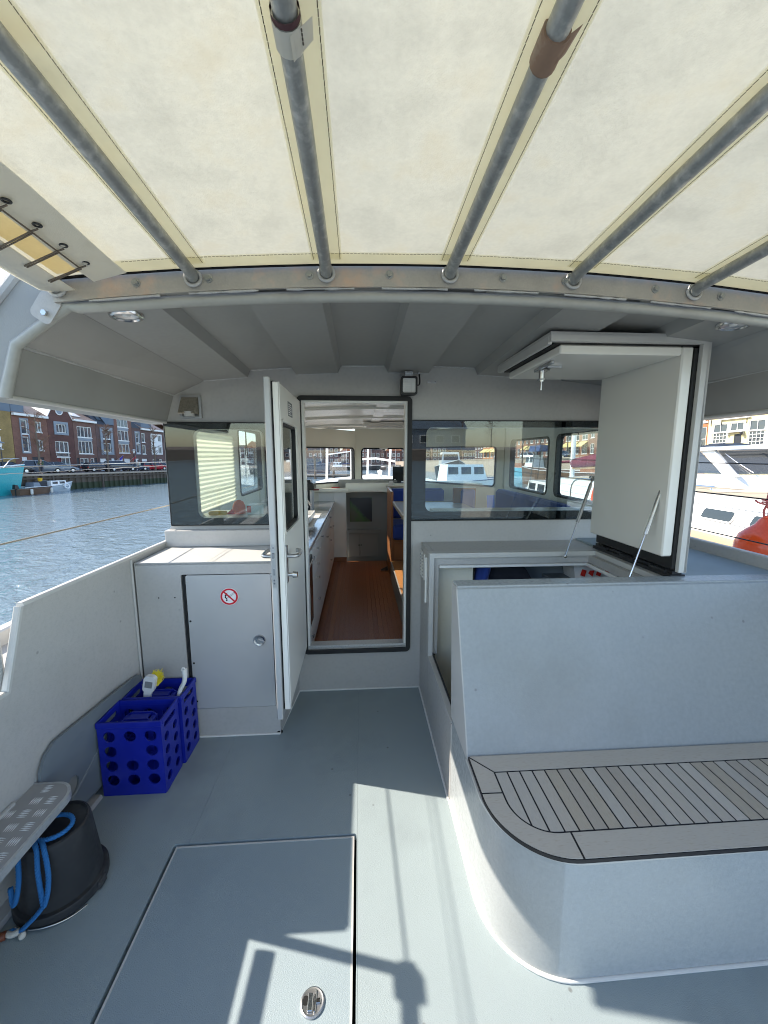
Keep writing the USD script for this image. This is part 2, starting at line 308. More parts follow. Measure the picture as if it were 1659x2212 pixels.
usdkit.material(stage, LK + 'water', {'g': ('geometry', {}), 'm': ('mapping', {'scale': (1.0, 1.0, 1.0), 'rotation': (0, 0, .5)}), 'a': ('noise_texture', {'scale': 1.6, 'detail': 4.0, 'roughness': .55, 'distortion': .6}), 'b': ('noise_texture', {'scale': 7.0, 'detail': 3.0, 'roughness': .5}),
    'k': ('math', {'math_type': 'multiply', 'value2': .22}), 's': ('math', {'math_type': 'add'}), 'u': ('bump', {'strength': .85, 'distance': .22}), 'p': ('principled_bsdf', {'base_color': (.14, .19, .215), 'roughness': .06, 'ior': 1.33, 'specular_ior_level': .6})},
    [('g.position', 'm.vector'), ('m.vector', 'a.vector'), ('m.vector', 'b.vector'), ('b.fac', 'k.value1'), ('a.fac', 's.value1'), ('k.value', 's.value2'), ('s.value', 'u.height'), ('u.normal', 'p.normal')], surface='p.BSDF')
surf('paving', (.20, .15, .12), .85, .1, .6, 6); surf('pile_wood', (.085, .065, .05), .85, .25, 1.2, 8, col2=(.14, .11, .085), stain=.6); surf('algae', (.030, .040, .018), .8, .3, 1.5, 8); surf('coping', (.34, .28, .22), .8, .1, 2, 10)
surf('bark', (.13, .095, .07), .9, .2, 3, 20); surf('twigs', (.17, .085, .045), .9, .3, 2, 9); surf('trimmed_hedge', (.045, .060, .025), .9, .3, 2, 9)
for n_, c_ in (('car_grey', (.11, .125, .15)), ('car_steel', (.16, .18, .21)), ('car_black', (.012, .012, .015)), ('car_night', (.020, .022, .03)), ('car_blue', (.03, .04, .07)), ('car_red', (.30, .015, .025)), ('car_silver', (.45, .48, .52)), ('car_white', (.70, .70, .70))): plain(n_, c_, .25, metal=.15, coat=1.0)
plain('tyre', (.015, .015, .015), .8); plain('car_glass', (.012, .016, .022), .03, spec=.9); plain('head_lamp', (.65, .68, .70), .1, metal=.4); plain('tail_red', (.30, .01, .01), .25); plain('number_plate', (.60, .50, .08), .4)
plain('skin', (.45, .26, .18), .6); surf('jacket_green', (.055, .075, .03), .8); surf('jacket_pale', (.33, .36, .33), .8); surf('trouser_dark', (.04, .04, .05), .8); surf('hair_dark', (.03, .022, .016), .8)
surf('hull_turquoise', (.02, .30, .33), .3, .06, 1.2, 9, coat=.4); surf('hull_white', (.78, .78, .76), .2, .02, 1, 9, coat=.5); surf('hull_grey', (.42, .47, .50), .4, .06, 1.2, 9); surf('hull_sky', (.16, .46, .60), .35, .04, 1.2, 9, coat=.3); surf('hull_navy', (.02, .035, .07), .3, .05, 1.2, 9); surf('hull_black', (.015, .015, .016), .4, .2, 1.2, 9); surf('hull_wood', (.13, .075, .045), .6, .2, 2, 9); surf('keel_dark', (.03, .028, .03), .5)
surf('sail_cover', (.03, .06, .16), .8); surf('sail_maroon', (.14, .02, .04), .8); surf('awning_yellow', (.72, .62, .30), .8, trans=(.3, (1, .95, .7))); surf('spar', (.42, .25, .10), .4); plain('spar_white', (.75, .75, .74), .3); surf('mast_dark', (.06, .04, .03), .6)
surf('beige_nonskid', (.40, .34, .25), .8, .05, 3, 60, bump=.4, bscale=200); surf('teak_new', (.50, .36, .20), .6, .1, 4, 30, stretch=(8, 1, 1)); surf('green_cover', (.02, .28, .07), .6); surf('flag_purple', (.05, .03, .32), .7); surf('flag_red', (.42, .03, .04), .7); surf('grass', (.06, .10, .025), .9, .3, .6, 5)
plain('wire_dark', (.02, .02, .025), .5)
surf('far_roof_red', (.36, .13, .06), .8, .1, 1, 6)
usdkit.material(stage, LK + 'yacht_glass', {'w': ('layer_weight', {'blend': .5}), 'e': ('math', {'math_type': 'power', 'value2': 5.0}), 'f': ('math', {'math_type': 'multiply_add', 'value2': .9, 'value3': .10}), 't': ('transparent_bsdf', {'color': (.45, .50, .56)}), 'g': ('glossy_bsdf', {'roughness': .0}), 'm': ('mix_closure', {})}, [('w.facing', 'e.value1'), ('e.value', 'f.value1'), ('f.value', 'm.fac'), ('t.BSDF', 'm.closure1'), ('g.BSDF', 'm.closure2')], surface='m.closure')

# ================================================================ the boat: deck, bulwark, deckhouse
YB = 2.517                 # aft face of the deckhouse bulkhead
def zlow(x, y): return 2.10 - .04 * (x - .31) ** 2 + .03 * (YB - y)

# --- cockpit deck, in panels with thin seams, open where the flush hatch lies
deck = thing('cockpit_deck', 'blue grey painted cockpit floor of the boat', None, kind='structure')
hole = rr(-.779, -.024, .40, 1.469, .012)
for x0, x1, y0, y1 in ((-1.40, -.7206, -2.6, 2.6), (-.7198, -.0206, -2.6, 2.6), (-.0198, 2.0, -2.6, 2.6)):
    part(deck, 'deck_panel', prism(sbox(x0, y0, x1, y1).difference(hole), 'z', -.03, 0), 'deck_paint')
part(deck, 'hatch_well', join([box(-.80, 0, .36, 1.49, -.09, -.07), box(-.80, -.779, .36, 1.49, -.07, -.03), box(-.024, 0, .36, 1.49, -.07, -.03), box(-.779, -.024, 1.469, 1.49, -.07, -.03)]), 'dark_gap')

h = thing('deck_hatch', 'large flush blue grey hatch in the cockpit floor with a round steel latch', 'deck hatch', (-.4, .93, -.04))
part(h, 'lid', box(-.764, -.037, .42, 1.456, -.04, -.003, .003), 'hatch_paint')
part(h, 'edge_strip', join([box(-.7665, -.760, .42, 1.4585, -.03, -.0015), box(-.041, -.0345, .42, 1.4585, -.03, -.0015), box(-.760, -.041, 1.4525, 1.4585, -.03, -.0015)]), 'pale_paint')
L = (-.152, .952, -.002)
la = part(h, 'latch', lathe([(0, .0035), (.026, .0035), (.032, .005), (.0355, .003), (.036, -.004)], L, 32), 'brushed_steel', smooth=40)
part(la, 'latch_bar', join([box(L[0] - .013, L[0] + .002, L[1] - .022, L[1] + .018, .0015, .007, .0015), box(L[0] + .006, L[0] + .011, L[1] - .024, L[1] + .026, .0015, .006, .001), box(L[0] + .011, L[0] + .024, L[1] - .006, L[1] + .006, .0015, .006, .001)]), 'steel')
part(la, 'recess', join([lathe([(0, .0022), (.011, .0022)], (L[0] - .020, L[1] + .004, 0), 16), box(L[0] + .013, L[0] + .020, L[1] - .003, L[1] + .004, .005, .0066)]), 'dark_gap')

# --- bulwark on the port side: a high forward length, a step, then a low length running aft
def bx(y, z=.3): return -1.20 - .022 * (2.52 - y) - min(max((2.12 - y) / .16, 0), 1) * .05 * (1 - z / 1.07)
bul = thing('bulwark', 'grey painted port bulwark with its top stepping down at the left edge', 'bulwark', (-1.25, 1.4, 0))
def slab(poly, t0, t1):
    m = prism(Polygon(poly), 'x', 0, t1).subdivide_to_size(.16); v = np.array(m.vertices); v[:, 0] += np.array([bx(y, z) for _, y, z in v]) - t1; m.vertices = v; return m
part(bul, 'plate', slab([(-2.6, 0), (2.52, 0), (2.52, 1.055), (1.445, 1.055), (1.365, .765), (-2.6, .765)], 0, .020), 'grey_paint')
def cap(pts):
    out = []
    for (y0, z0), (y1, z1) in zip(pts[:-1], pts[1:]):
        d = np.array([y1 - y0, z1 - z0]); d = d / np.linalg.norm(d); nrm = np.array([-d[1], d[0]]); nrm *= np.sign(nrm[1] if abs(nrm[1]) > .3 else -nrm[0])
        out.append((y0, z0, y1, z1, nrm))
    ms = []
    for y0, z0, y1, z1, nn in out:
        ms.append(hull([(bx(y, z) + a, y + b * nn[0], z + b * nn[1]) for y, z in ((y0, z0), (y1, z1)) for a, b in ((.003, 0), (-.023, 0), (.003, .010), (-.023, .010), (-.002, .014), (-.018, .014))]))
    return ms
for m in cap([(2.52, 1.055), (1.445, 1.055), (1.365, .765), (-2.6, .765)]): part(bul, 'top_edge', m, 'pale_paint')
part(bul, 'base_ledge', hull([(bx(y, 0) + a, y, zz) for y in (-2.6, 1.72) for a, zz in ((0, .002), (.05, .002), (.042, .018), (0, .020))]), 'grey_paint')
part(bul, 'weld_bead', tube([(bx(2.10) + .006, 2.098, .02), (bx(2.10) + .006, 2.098, 1.05)], .007, 6), 'pale_paint', smooth=True)

sd = thing('side_deck', 'sunlit pale side deck with a raised outer rail outside the bulwark', 'side deck', (-1.5, 1.0, .6))
part(sd, 'plank_deck', box(-1.72, -1.305, -2.6, 6.4, .62, .70), 'pale_paint')
part(sd, 'outer_rail', box(-1.76, -1.70, -2.6, 6.4, .60, .775, .008), 'pale_paint')
part(sd, 'hull_side', hull([(-1.75, y, .60) for y in (-2.6, 6.4)] + [(-1.55, y, -1.5) for y in (-2.6, 6.4)] + [(-1.70, y, .60) for y in (-2.6, 6.4)] + [(-1.5, y, -1.5) for y in (-2.6, 6.4)]), 'grey_paint')

# --- guard rail standing on the port side (it throws the pole shadows on the floor)
gr = thing('guard_rail', 'galvanised tube guard rail with taut wires on the port side', 'guard rail', (-1.3, 1.3, .7))
part(gr, 'post', rod((-1.28, 1.375, .70), (-1.275, 1.375, 1.30), .018), 'galvanised', smooth=30)
part(gr, 'post', rod((-1.40, -.6, .70), (-1.40, -.6, 1.30), .018), 'galvanised', smooth=30)
part(gr, 'top_rail', tube([(-1.275, 1.40, 1.285), (-1.32, .4, 1.285), (-1.42, -1.6, 1.285)], .019, 10), 'galvanised', smooth=30)
part(gr, 'hand_rail', tube([(-1.285, 1.34, .875), (-1.33, .4, .875), (-1.43, -1.6, .875)], .024, 10), 'galvanised', smooth=30)
part(gr, 'rope_lashing', tube(spline([(-1.275 + .026 * math.cos(a), 1.31 + .010 * a / 6, 1.285 + .026 * math.sin(a)) for a in np.linspace(0, 38, 60)], 2), .009, 5), 'rope_white', smooth=True)
part(gr, 'guard_wire', tube([(-1.275, 1.36, 1.285), (-1.29, 4.2, 1.235), (-1.30, 7.2, 1.20)], .0036, 6), 'tan_cord', smooth=True)
part(gr, 'guard_wire', tube([(-1.55, -2.2, 1.555), (-1.32, 3.2, 1.55), (-1.30, 7.2, 1.55)], .0022, 6), 'steel', smooth=True)
part(gr, 'guard_wire', tube([(-1.55, -2.2, 1.525), (-1.32, 3.2, 1.525), (-1.30, 7.2, 1.53)], .0014, 6), 'steel', smooth=True)

# --- deckhouse: aft bulkhead, sides, roof with its ceiling ribs
dh = thing('deckhouse', 'grey painted deckhouse with ribbed roof overhang and dark bonded aft windows', 'deckhouse', (.3, 4.2, 0))
wall_out = Polygon([(-1.20, -.02), (-1.20, 1.13), (-1.185, 1.15), (-1.185, 1.80), (-1.12, 1.965), (-.95, 2.09), (-.30, 2.15), (.31, 2.165), (.92, 2.15), (1.57, 2.09), (1.74, 1.965), (1.79, 1.80), (1.79, -.02)])
door_hole = rr(-.352, .306, .300, 1.930, .004)
win_l, win_r = rr(-1.010, -.585, 1.205, 1.752, .045), rr(.425, 1.70, 1.232, 1.772, .045)
comp_hole = sbox(.47, .02, 1.40, .94)
part(dh, 'aft_wall', prism(wall_out.difference(unary_union([door_hole, win_l, win_r, comp_hole])), 'y', YB, YB + .045), 'grey_paint')
for x0, x1 in ((-1.20, -.40), ):
    part(dh, 'wall_foot', box(x0 - .004, x1, YB - .05, YB - .002, 1.03, 1.135, .004), 'grey_paint')
# glass panes bonded over the wall, with their black painted borders
def bonded(name, out, inner, label):
    f = part(dh, name, prism(out.difference(inner), 'y', YB - .010, YB - .003), 'black_frit', label=label)
    part(f, 'pane', prism(out.buffer(-.001), 'y', YB - .0135, YB - .0105), 'pane_tint')
    part(f, 'seal', prism(out.buffer(.006).difference(out.buffer(.0005)), 'y', YB - .012, YB - .001), 'black_rubber')
bonded('aft_window', sbox(-1.172, 1.163, -.43, 1.790), win_l, 'dark bordered window left of the door')
bonded('aft_window', sbox(.334, 1.178, 1.775, 1.810), win_r, 'long dark bordered window right of the door')
# doorway lining
part(dh, 'door_gasket', prism(door_hole.buffer(.028, join_style=2).difference(door_hole.buffer(.001)), 'y', YB - .016, YB - .001), 'black_rubber')
part(dh, 'door_lining', prism(door_hole.buffer(-.0005).difference(door_hole.buffer(-.013)), 'y', YB + .004, YB + .075), 'white_paint')
part(dh, 'door_step', join([box(-.352, .306, YB + .01, YB + .085, .290, .318, .004), box(-.352, .306, YB + .004, YB + .012, .30, .324)]), 'raw_alloy')
part(dh, 'sealant_bead', tube([(-.418, YB - .003, .003), (.404, YB - .003, .003)], .006, 6), 'sealant', smooth=True)
# sides and wraparound front screen: wall strips between plan points, with rounded windows
def strip(p, q, z0, z1, wins, mat, name, frame):
    p, q = np.array([*p, 0.0]), np.array([*q, 0.0]); L = np.linalg.norm(q - p); d = (q - p) / L; n = np.array([-d[1], d[0], 0])
    hs = [rr(a, b, c, e, .05) for a, b, c, e in wins]
    part(dh, name, placed(prism(sbox(0, z0, L, z1).difference(unary_union(hs)), 'y', -.02, .02), d, n, [0, 0, 1], p), mat)
    for w in hs:
        f = part(dh, frame, placed(prism(w.buffer(.010).difference(w.buffer(-.010)), 'y', -.027, .027), d, n, [0, 0, 1], p), 'black_rubber')
        part(f, 'pane', placed(prism(w.buffer(-.009), 'y', -.002, .002), d, n, [0, 0, 1], p), 'pane')
strip((-1.165, 2.565), (-1.165, 4.86), 0, 1.95, [(.10, 1.03, 1.205, 1.80), (1.31, 2.16, 1.205, 1.845)], 'white_paint', 'side_wall', 'side_window_frame')
strip((1.785, 2.565), (1.785, 4.72), 0, 1.95, [(.10, .89, 1.235, 1.77), (1.04, 1.96, 1.225, 1.76)], 'white_paint', 'side_wall', 'side_window_frame')
strip((-1.145, 4.86), (-.06, 6.0), .7, 1.95, [(.12, 1.53, 1.205, 1.695)], 'cream_paint', 'front_wall', 'front_window_frame')
strip((-.06, 6.0), (.78, 6.0), .7, 1.99, [(.10, .75, 1.205, 1.690)], 'cream_paint', 'front_wall', 'front_window_frame')
strip((.78, 6.0), (1.765, 4.72), .7, 1.95, [(.10, 1.50, 1.205, 1.70)], 'cream_paint', 'front_wall', 'front_window_frame')

# roof over the cockpit: inner profile with wings at both sides
def roof_prof():
    inn = [(-1.162, 1.793), (-1.109, 1.953), (-.927, 2.0)] + [(x, None) for x in np.linspace(-.927, 1.547, 17)] + [(1.547, 2.0), (1.729, 1.953), (1.782, 1.793)]
    out = [(1.90, 1.785), (1.835, 2.02), (1.60, 2.245)] + [(x, 9) for x in np.linspace(1.5, -.88, 11)] + [(-.98, 2.245), (-1.215, 2.02), (-1.28, 1.785)]
    return inn, out
def roof_pts(y):
    inn, out = roof_prof(); r = .03 * (YB - y); P = []
    for x, z in inn + out:
        if z is None: z = zlow(x, y) + .042
        elif z == 9: z = zlow(x, y) + .15
        elif z == 2.0: z = zlow(x, y)
        elif z > 2.2: z += r
        P.append((x, z))
    return P
def loft(ya, yb):
    A, B = roof_pts(ya), roof_pts(yb); n = len(A)
    V = [(x, ya, z) for x, z in A] + [(x, yb, z) for x, z in B]; F = []
    for i in range(n):
        j = (i + 1) % n; F += [(i, j, n + j), (i, n + j, n + i)]
    cap_ = prism(Polygon(A), 'y', ya, ya + 1e-3); 
    m = trimesh.Trimesh(np.array(V), np.array(F), process=False)
    v2, f2 = trimesh.creation.triangulate_polygon(Polygon(A), engine='earcut')
    ms = [m, trimesh.Trimesh(np.column_stack([v2[:, 0], np.full(len(v2), ya), v2[:, 1]]), f2, process=False)]
    return join(ms)
YR = 1.42
part(dh, 'roof', loft(YR, 2.60), 'grey_roof')
# ceiling ribs: flat pans with splayed sides
for i, (a, b) in enumerate(((-.925, -.668), (-.376, -.124), (.183, .433), (.744, .996), (1.288, 1.545))):
    la_, lb_ = (0.0 if i == 0 else .026), (0.0 if i == 4 else .026)
    P = [(x, y, zlow(xx, y) + dz) for y in (YR + .02, YB - .001) for x, xx, dz in ((a, a, 0), (b, b, 0), (b + lb_, b, .055), (a - la_, a, .055))]
    part(dh, 'ceiling_rib', hull(P), 'grey_roof')
    P0 = [(x, y, zlow(x, y) + .04) for x, y in ((a - la_, YB - .004), (b + lb_, YB - .004))]
# weld runs where wall and ceiling meet and along the wing creases
def rough_tube(a, b, r, seed, seg=14):
    rng = random.Random(seed); a, b = np.array(a), np.array(b)
    return tube([a + (b - a) * t for t in np.linspace(0, 1, seg)], [r * rng.choice((.5, .9, 1.2, 1.0)) for _ in range(seg)], 5)
for k, x in enumerate((-1.109, 1.729)):
    part(dh, 'weld_bead', rough_tube((x, YR + .02, 1.953), (x, YB, 1.953), .005, 5 + k, 18), 'weld', smooth=True)
prev = -.645
for k, (a, b) in enumerate(((-.642, -.402), (-.098, .157), (.459, .718), (1.022, 1.262))):
    part(dh, 'weld_bead', rough_tube((a, YB - .003, zlow(a, YB) + .04), (b, YB - .003, zlow(b, YB) + .04), .006, 20 + k, 16), 'weld', smooth=True)
for k, (a, b) in enumerate(((-.925, -.668), (-.376, -.124), (.183, .433), (.744, .996))):
    part(dh, 'weld_bead', rough_tube((a, YB - .003, zlow(a, YB)), (b, YB - .003, zlow(b, YB)), .005, 30 + k, 14), 'weld', smooth=True)
# round trims along the aft edge of the roof
inn = [(-1.162, 1.785), (-1.162, 1.793), (-1.109, 1.953), (-.935, zlow(-.93, YR) + .004)] + [(x, zlow(x, YR) - .004) for x in np.linspace(-.90, 1.52, 15)] + [(1.555, zlow(1.55, YR) + .004), (1.729, 1.953), (1.782, 1.793), (1.782, 1.785)]
part(dh, 'edge_tube', tube([(x, YR - .004, z) for x, z in inn], .018, 10), 'edge_alloy', smooth=40, label='round trim tube along the aft edge of the roof')
for sgn in (-1, 1):
    o = [(.31 + sgn * 1.59, 1.785), (.31 + sgn * 1.525, 2.02), (.31 + sgn * 1.29, 2.28)]
    part(dh, 'edge_tube', tube([(x, YR - .002, z) for x, z in o], .016, 8), 'grey_paint', smooth=40)
    part(dh, 'lower_lip', tube([(.31 + sgn * 1.472, YR, 1.789), (.31 + sgn * 1.472, YB, 1.792)], .008, 8), 'pale_paint', smooth=40)
# beyond the bulkhead: the cabin's own ceiling
cc = [(x, 1.985 - .035 * (x - .31) ** 2) for x in np.linspace(-1.15, 1.77, 15)]
part(dh, 'cabin_ceiling', prism(Polygon(cc + [(x, z + .03) for x, z in reversed(cc)]), 'y', 2.565, 6.02), 'white_paint')
for y in (3.24, 4.04, 5.05, 5.62):
    part(dh, 'cabin_rib', prism(Polygon([(x, z - .022) for x, z in cc] + [(x, z - .001) for x, z in reversed(cc)]), 'y', y, y + .035), 'white_paint')
part(dh, 'cabin_roof_top', prism(Polygon([(x, z + .06) for x, z in cc] + [(x, z + .16) for x, z in reversed(cc)]), 'y', 2.61, 6.2), 'pale_paint')
part(dh, 'centre_batten', box(.14, .24, 2.57, 5.9, 1.972, 1.981), 'white_paint')

# --- recessed downlights in the overhang
for i, (x, y, lab) in enumerate(((-.80, 1.50, 'round recessed downlight in the port side of the overhang ceiling'), (1.40, 1.47, 'round recessed downlight in the starboard side of the overhang ceiling'))):
    z = zlow(x, y)
    t = thing('downlight', lab, 'downlight', (x, y, z - .012), group='recessed downlights under the roof overhang')
    sl_ = math.atan(-.08 * (x - .31)); nx = np.array([math.cos(sl_), 0, math.sin(sl_)]); nz = np.array([-math.sin(sl_), 0, math.cos(sl_)])
    def tilt(m): return placed(m, nx, [0, 1, 0], nz, (x, y, z))
    part(t, 'ring', tilt(lathe([(.036, -.002), (.037, -.009), (.043, -.013), (.051, -.011), (.054, -.004), (.054, .001)], (0, 0, 0), 32)), 'steel', smooth=40)
    part(t, 'reflector', tilt(lathe([(.0, -.0015), (.020, -.0025), (.037, -.006)], (0, 0, 0), 24)), 'brushed_steel', smooth=40)
    part(t, 'bulb', tilt(lathe([(0, -.010), (.010, -.009), (.013, -.004), (.013, -.001)], (0, 0, 0), 16)), 'lens', smooth=40)

# --- flood lamp above the doorway
fl = thing('work_lamp', 'small square black flood lamp hanging above the doorway', 'lamp', (.303, 2.43, 1.95))
part(fl, 'housing', join([prism(rr(.253, .352, 1.955, 2.062, .014), 'y', 2.425, 2.47)] + [box(.262 + .018 * k, .268 + .018 * k, 2.47, 2.492, 1.965, 2.05) for k in range(5)]), 'black_plastic')
part(fl, 'bezel', prism(rr(.253, .352, 1.955, 2.062, .014).difference(rr(.264, .341, 1.967, 2.050, .008)), 'y', 2.412, 2.425), 'black_plastic')
part(fl, 'lens_panel', box(.264, .341, 2.417, 2.4245, 1.967, 2.050), 'lens')
part(fl, 'lens_rib', join([box(.264, .341, 2.4145, 2.417, 1.970 + .0135 * k, 1.9765 + .0135 * k, .001) for k in range(6)] + [box(.288, .291, 2.414, 2.417, 1.967, 2.05), box(.314, .317, 2.414, 2.417, 1.967, 2.05)]), 'pane')
part(fl, 'bracket', join([box(.283, .322, 2.44, 2.46, 2.062, 2.085), box(.278, .327, 2.435, 2.478, 2.083, 2.094), box(.279, .285, 2.437, 2.463, 2.05, 2.09), box(.320, .326, 2.437, 2.463, 2.05, 2.09)]), 'steel')
part(fl, 'cable', tube(spline([(.352, 2.45, 2.015), (.368, 2.45, 2.02), (.372, 2.46, 2.05), (.371, 2.475, 2.085)], 6), .0042, 6), 'black_rubber', smooth=True)
part(fl, 'cable_gland', cone((.371, 2.48, 2.098), (.371, 2.478, 2.072), .010, .006, 10), 'steel', smooth=30)
b = thing('pad_eye', 'tiny steel pad eye on the bulkhead right of the flood lamp', 'pad eye', (.456, 2.51, 2.045))
part(b, 'plate', prism(rr(.428, .486, 2.040, 2.056, .007), 'y', YB - .006, YB - .0005), 'brushed_steel')
part(b, 'screw', join([cone((x, YB - .010, 2.048), (x, YB - .005, 2.048), .004, .005, 8) for x in (.437, .477)]), 'steel')

# --- ventilation cowl in the upper left corner of the bulkhead
vc = thing('vent_cowl', 'boxy metal ventilation cowl above the left window', 'vent', (-1.0, 2.45, 1.82))
X0, X1, Z0, Z1 = -1.072, -.946, 1.815, 1.952
part(vc, 'flange', prism(rr(X0, X1, Z0, Z1, .008).difference(rr(X0 + .012, X1 - .014, Z0 + .012, Z1 - .010, .004)), 'y', YB - .018, YB - .001), 'brushed_steel')
part(vc, 'hood', join([hull([(X0 + .010, YB - .012, Z1 - .012), (X1 - .018, YB - .012, Z1 - .012), (X0 + .002, YB - .055, Z0 + .030), (X1 - .034, YB - .055, Z0 + .030), (X0 + .002, YB - .052, Z0 + .027), (X1 - .034, YB - .052, Z0 + .027), (X0 + .010, YB - .008, Z1 - .014), (X1 - .018, YB - .008, Z1 - .014)]),
     hull([(X1 - .018, YB - .012, Z1 - .012), (X1 - .034, YB - .055, Z0 + .030), (X1 - .016, YB - .012, Z0 + .022), (X1 - .020, YB - .012, Z1 - .012), (X1 - .036, YB - .055, Z0 + .030), (X1 - .018, YB - .012, Z0 + .022)])]), 'cowl_metal')
part(vc, 'duct', lathe([(.030, .0), (.030, .03), (.025, .03), (.025, 0)], (-1.012, YB - .030, Z0 + .010), 20), 'pale_paint', smooth=40)
part(vc, 'back_plate', box(X0 + .012, X1 - .014, YB - .006, YB - .002, Z0 + .012, Z1 - .010), 'dim_grey')

# --- storage locker in the port corner
lk = thing('storage_locker', 'grey metal deck locker with a no fire sticker on its door', 'locker', (-.83, 2.3, 0))
outer = sbox(-1.196, .0, -.466, 1.03); dhole = rr(-.962, -.484, .176, .962, .012)
part(lk, 'front', prism(outer.difference(dhole).difference(Point(-.475, 0).buffer(.018)), 'y', 2.105, 2.125), 'grey_paint')
part(lk, 'top', box(-1.196, -.466, 2.105, YB - .05, 1.012, 1.0305, .004), 'pale_paint')
part(lk, 'side', hull([(-.466, 2.105, 0), (-.466, 2.105, 1.012), (-.418, YB, 0), (-.418, YB, 1.012), (-.486, 2.125, 0), (-.486, 2.125, 1.012), (-.438, YB, 0), (-.438, YB, 1.012)]), 'grey_paint')
part(lk, 'inside', box(-1.15, -.50, 2.16, 2.18, .1, 1.0), 'dark_gap')
part(lk, 'hinge_seal', join([box(-.960, -.950, 2.112, 2.118, .178, .960), box(-.947, -.940, 2.108, 2.114, .178, .960), box(-.962, -.936, 2.118, 2.122, .178, .960)]), 'black_rubber')
ld = part(lk, 'locker_door', prism(rr(-.936, -.487, .180, .958, .010), 'y', 2.101, 2.115), 'door_alloy')
for k, z in enumerate((.925, .70, .455, .225)):
    part(ld, 'screw', cone((-.928 + .002 * k, 2.1005, z), (-.928 + .002 * k, 2.099, z), .006, .004, 10), 'black_rubber' if k else 'raw_alloy')
sx, sz = -.711, .836
st = part(ld, 'no_fire_sticker', prism(Point(sx, sz).buffer(.049, quad_segs=12), 'y', 2.0990, 2.1000), 'sign_white', label='round red and white no open flame sticker')
ring = Point(sx, sz).buffer(.0465, quad_segs=12).difference(Point(sx, sz).buffer(.037, quad_segs=12))
bar = LineString([(sx - .029, sz + .029), (sx + .029, sz - .029)]).buffer(.0042, cap_style=2)
part(st, 'prohibition_ring', prism(unary_union([ring, bar]), 'y', 2.0978, 2.0984), 'sign_red')
flame = Polygon([(sx - .012, sz - .016), (sx - .020, sz - .010), (sx - .026, sz + .000), (sx - .021, sz - .002), (sx - .023, sz + .009), (sx - .017, sz + .016), (sx - .009, sz + .024), (sx - .010, sz + .015), (sx - .003, sz + .010), (sx - .004, sz + .002), (sx - .012, sz + .008), (sx - .017, sz + .002), (sx - .016, sz - .006), (sx - .010, sz - .011)])
match = unary_union([affinity.rotate(rr(sx - .010, sx + .036, sz - .0038, sz + .0038, .002), 38, origin=(sx, sz)).difference(affinity.rotate(rr(sx - .008, sx + .034, sz - .0024, sz + .0024, .001), 38, origin=(sx, sz))), Point(sx - .014, sz - .020).buffer(.0045)])
part(st, 'flame_symbol', prism(unary_union([flame, match]), 'y', 2.0985, 2.0989), 'sign_black')
lc = (-.561, 2.1005, .580)
lt = part(ld, 'latch', placed(lathe([(0, .004), (.022, .004), (.026, .007), (.031, .0075), (.033, .004), (.033, -.002)], (0, 0, 0), 32), [1, 0, 0], [0, 0, 1], [0, -1, 0], lc), 'steel', smooth=40)
part(lt, 'thumb_bar', placed(join([box(-.006, .030, -.002, .006, .004, .009, .001), lathe([(.0, .0052), (.019, .0052)], (.004, 0, 0), 24), box(.006, .018, -.018, -.012, .004, .008, .001)]), [.94, 0, -.34], [.34, 0, .94], [0, -1, 0], lc), 'brushed_steel')
part(lk, 'drain_hole', prism(Point(-.475, .001).buffer(.017).intersection(sbox(-.6, .0005, -.4, .1)), 'y', 2.110, 2.122), 'dark_gap')
for x in (-1.085, -1.0): part(lk, 'screw_hole', cone((x, 2.1045, .835), (x, 2.106, .835), .004, .004, 8), 'dark_gap')
part(lk, 'sealant_bead', tube([(-1.19, 2.102, .004), (-.47, 2.102, .004), (-.42, YB - .005, .004)], .006, 6), 'sealant', smooth=True)

# --- the cabin door, standing open on the port side of the doorway
dr = thing('cabin_door', 'open white cabin door with a round cornered window and steel lever handle', 'door', (-.38, 2.15, .3))
part(dr, 'outer_skin', box(-.420, -.391, 1.828, 2.50, .285, 1.943, .004), 'door_alloy')
dw = rr(1.885, 2.315, 1.225, 1.752, .035)
part(dr, 'edge_gasket', prism(sbox(1.850, .330, 2.495, 1.925), 'x', -.3905, -.382), 'black_rubber')
part(dr, 'inner_leaf', prism(rr(1.843, 2.50, .330, 1.922, .004).difference(dw), 'x', -.382, -.358), 'white_gelcoat')
part(dr, 'edge_lip', box(-.3565, -.352, 1.843, 1.853, .330, 1.922, .001), 'white_gelcoat')
wf = part(dr, 'window_gasket', prism(dw.buffer(.001).difference(dw.buffer(-.012)), 'x', -.384, -.361), 'black_rubber')
part(wf, 'window_moulding', prism(dw.buffer(.013, quad_segs=4).difference(dw.buffer(.001)), 'x', -.3585, -.352), 'white_gelcoat')
part(wf, 'pane', prism(dw.buffer(-.011), 'x', -.376, -.372), 'pane_tint')
lp = part(dr, 'lock_plate', box(-.414, -.396, 1.8262, 1.829, .975, 1.185), 'brushed_steel')
for z in (1.168, .995, 1.01): part(lp, 'screw', cone((-.405, 1.8245, z), (-.405, 1.827, z), .0045, .0055, 8), 'steel')
part(lp, 'latch_bolt', join([box(-.411, -.399, 1.816, 1.828, 1.118, 1.146, .002), box(-.408, -.402, 1.8245, 1.828, 1.035, 1.066)]), 'steel')
hp = part(dr, 'handle', prism(rr(1.858, 1.892, .985, 1.168, .006), 'x', -.358, -.349), 'brushed_steel')
def lever(x0, s, y0, z0):
    return tube(spline([(x0, y0, z0), (x0 + s * .030, y0, z0), (x0 + s * .048, y0 + .012, z0), (x0 + s * .052, y0 + .05, z0), (x0 + s * .050, y0 + .095, z0 + .001), (x0 + s * .042, y0 + .118, z0 + .001), (x0 + s * .024, y0 + .122, z0)], 6), .0095, 10)
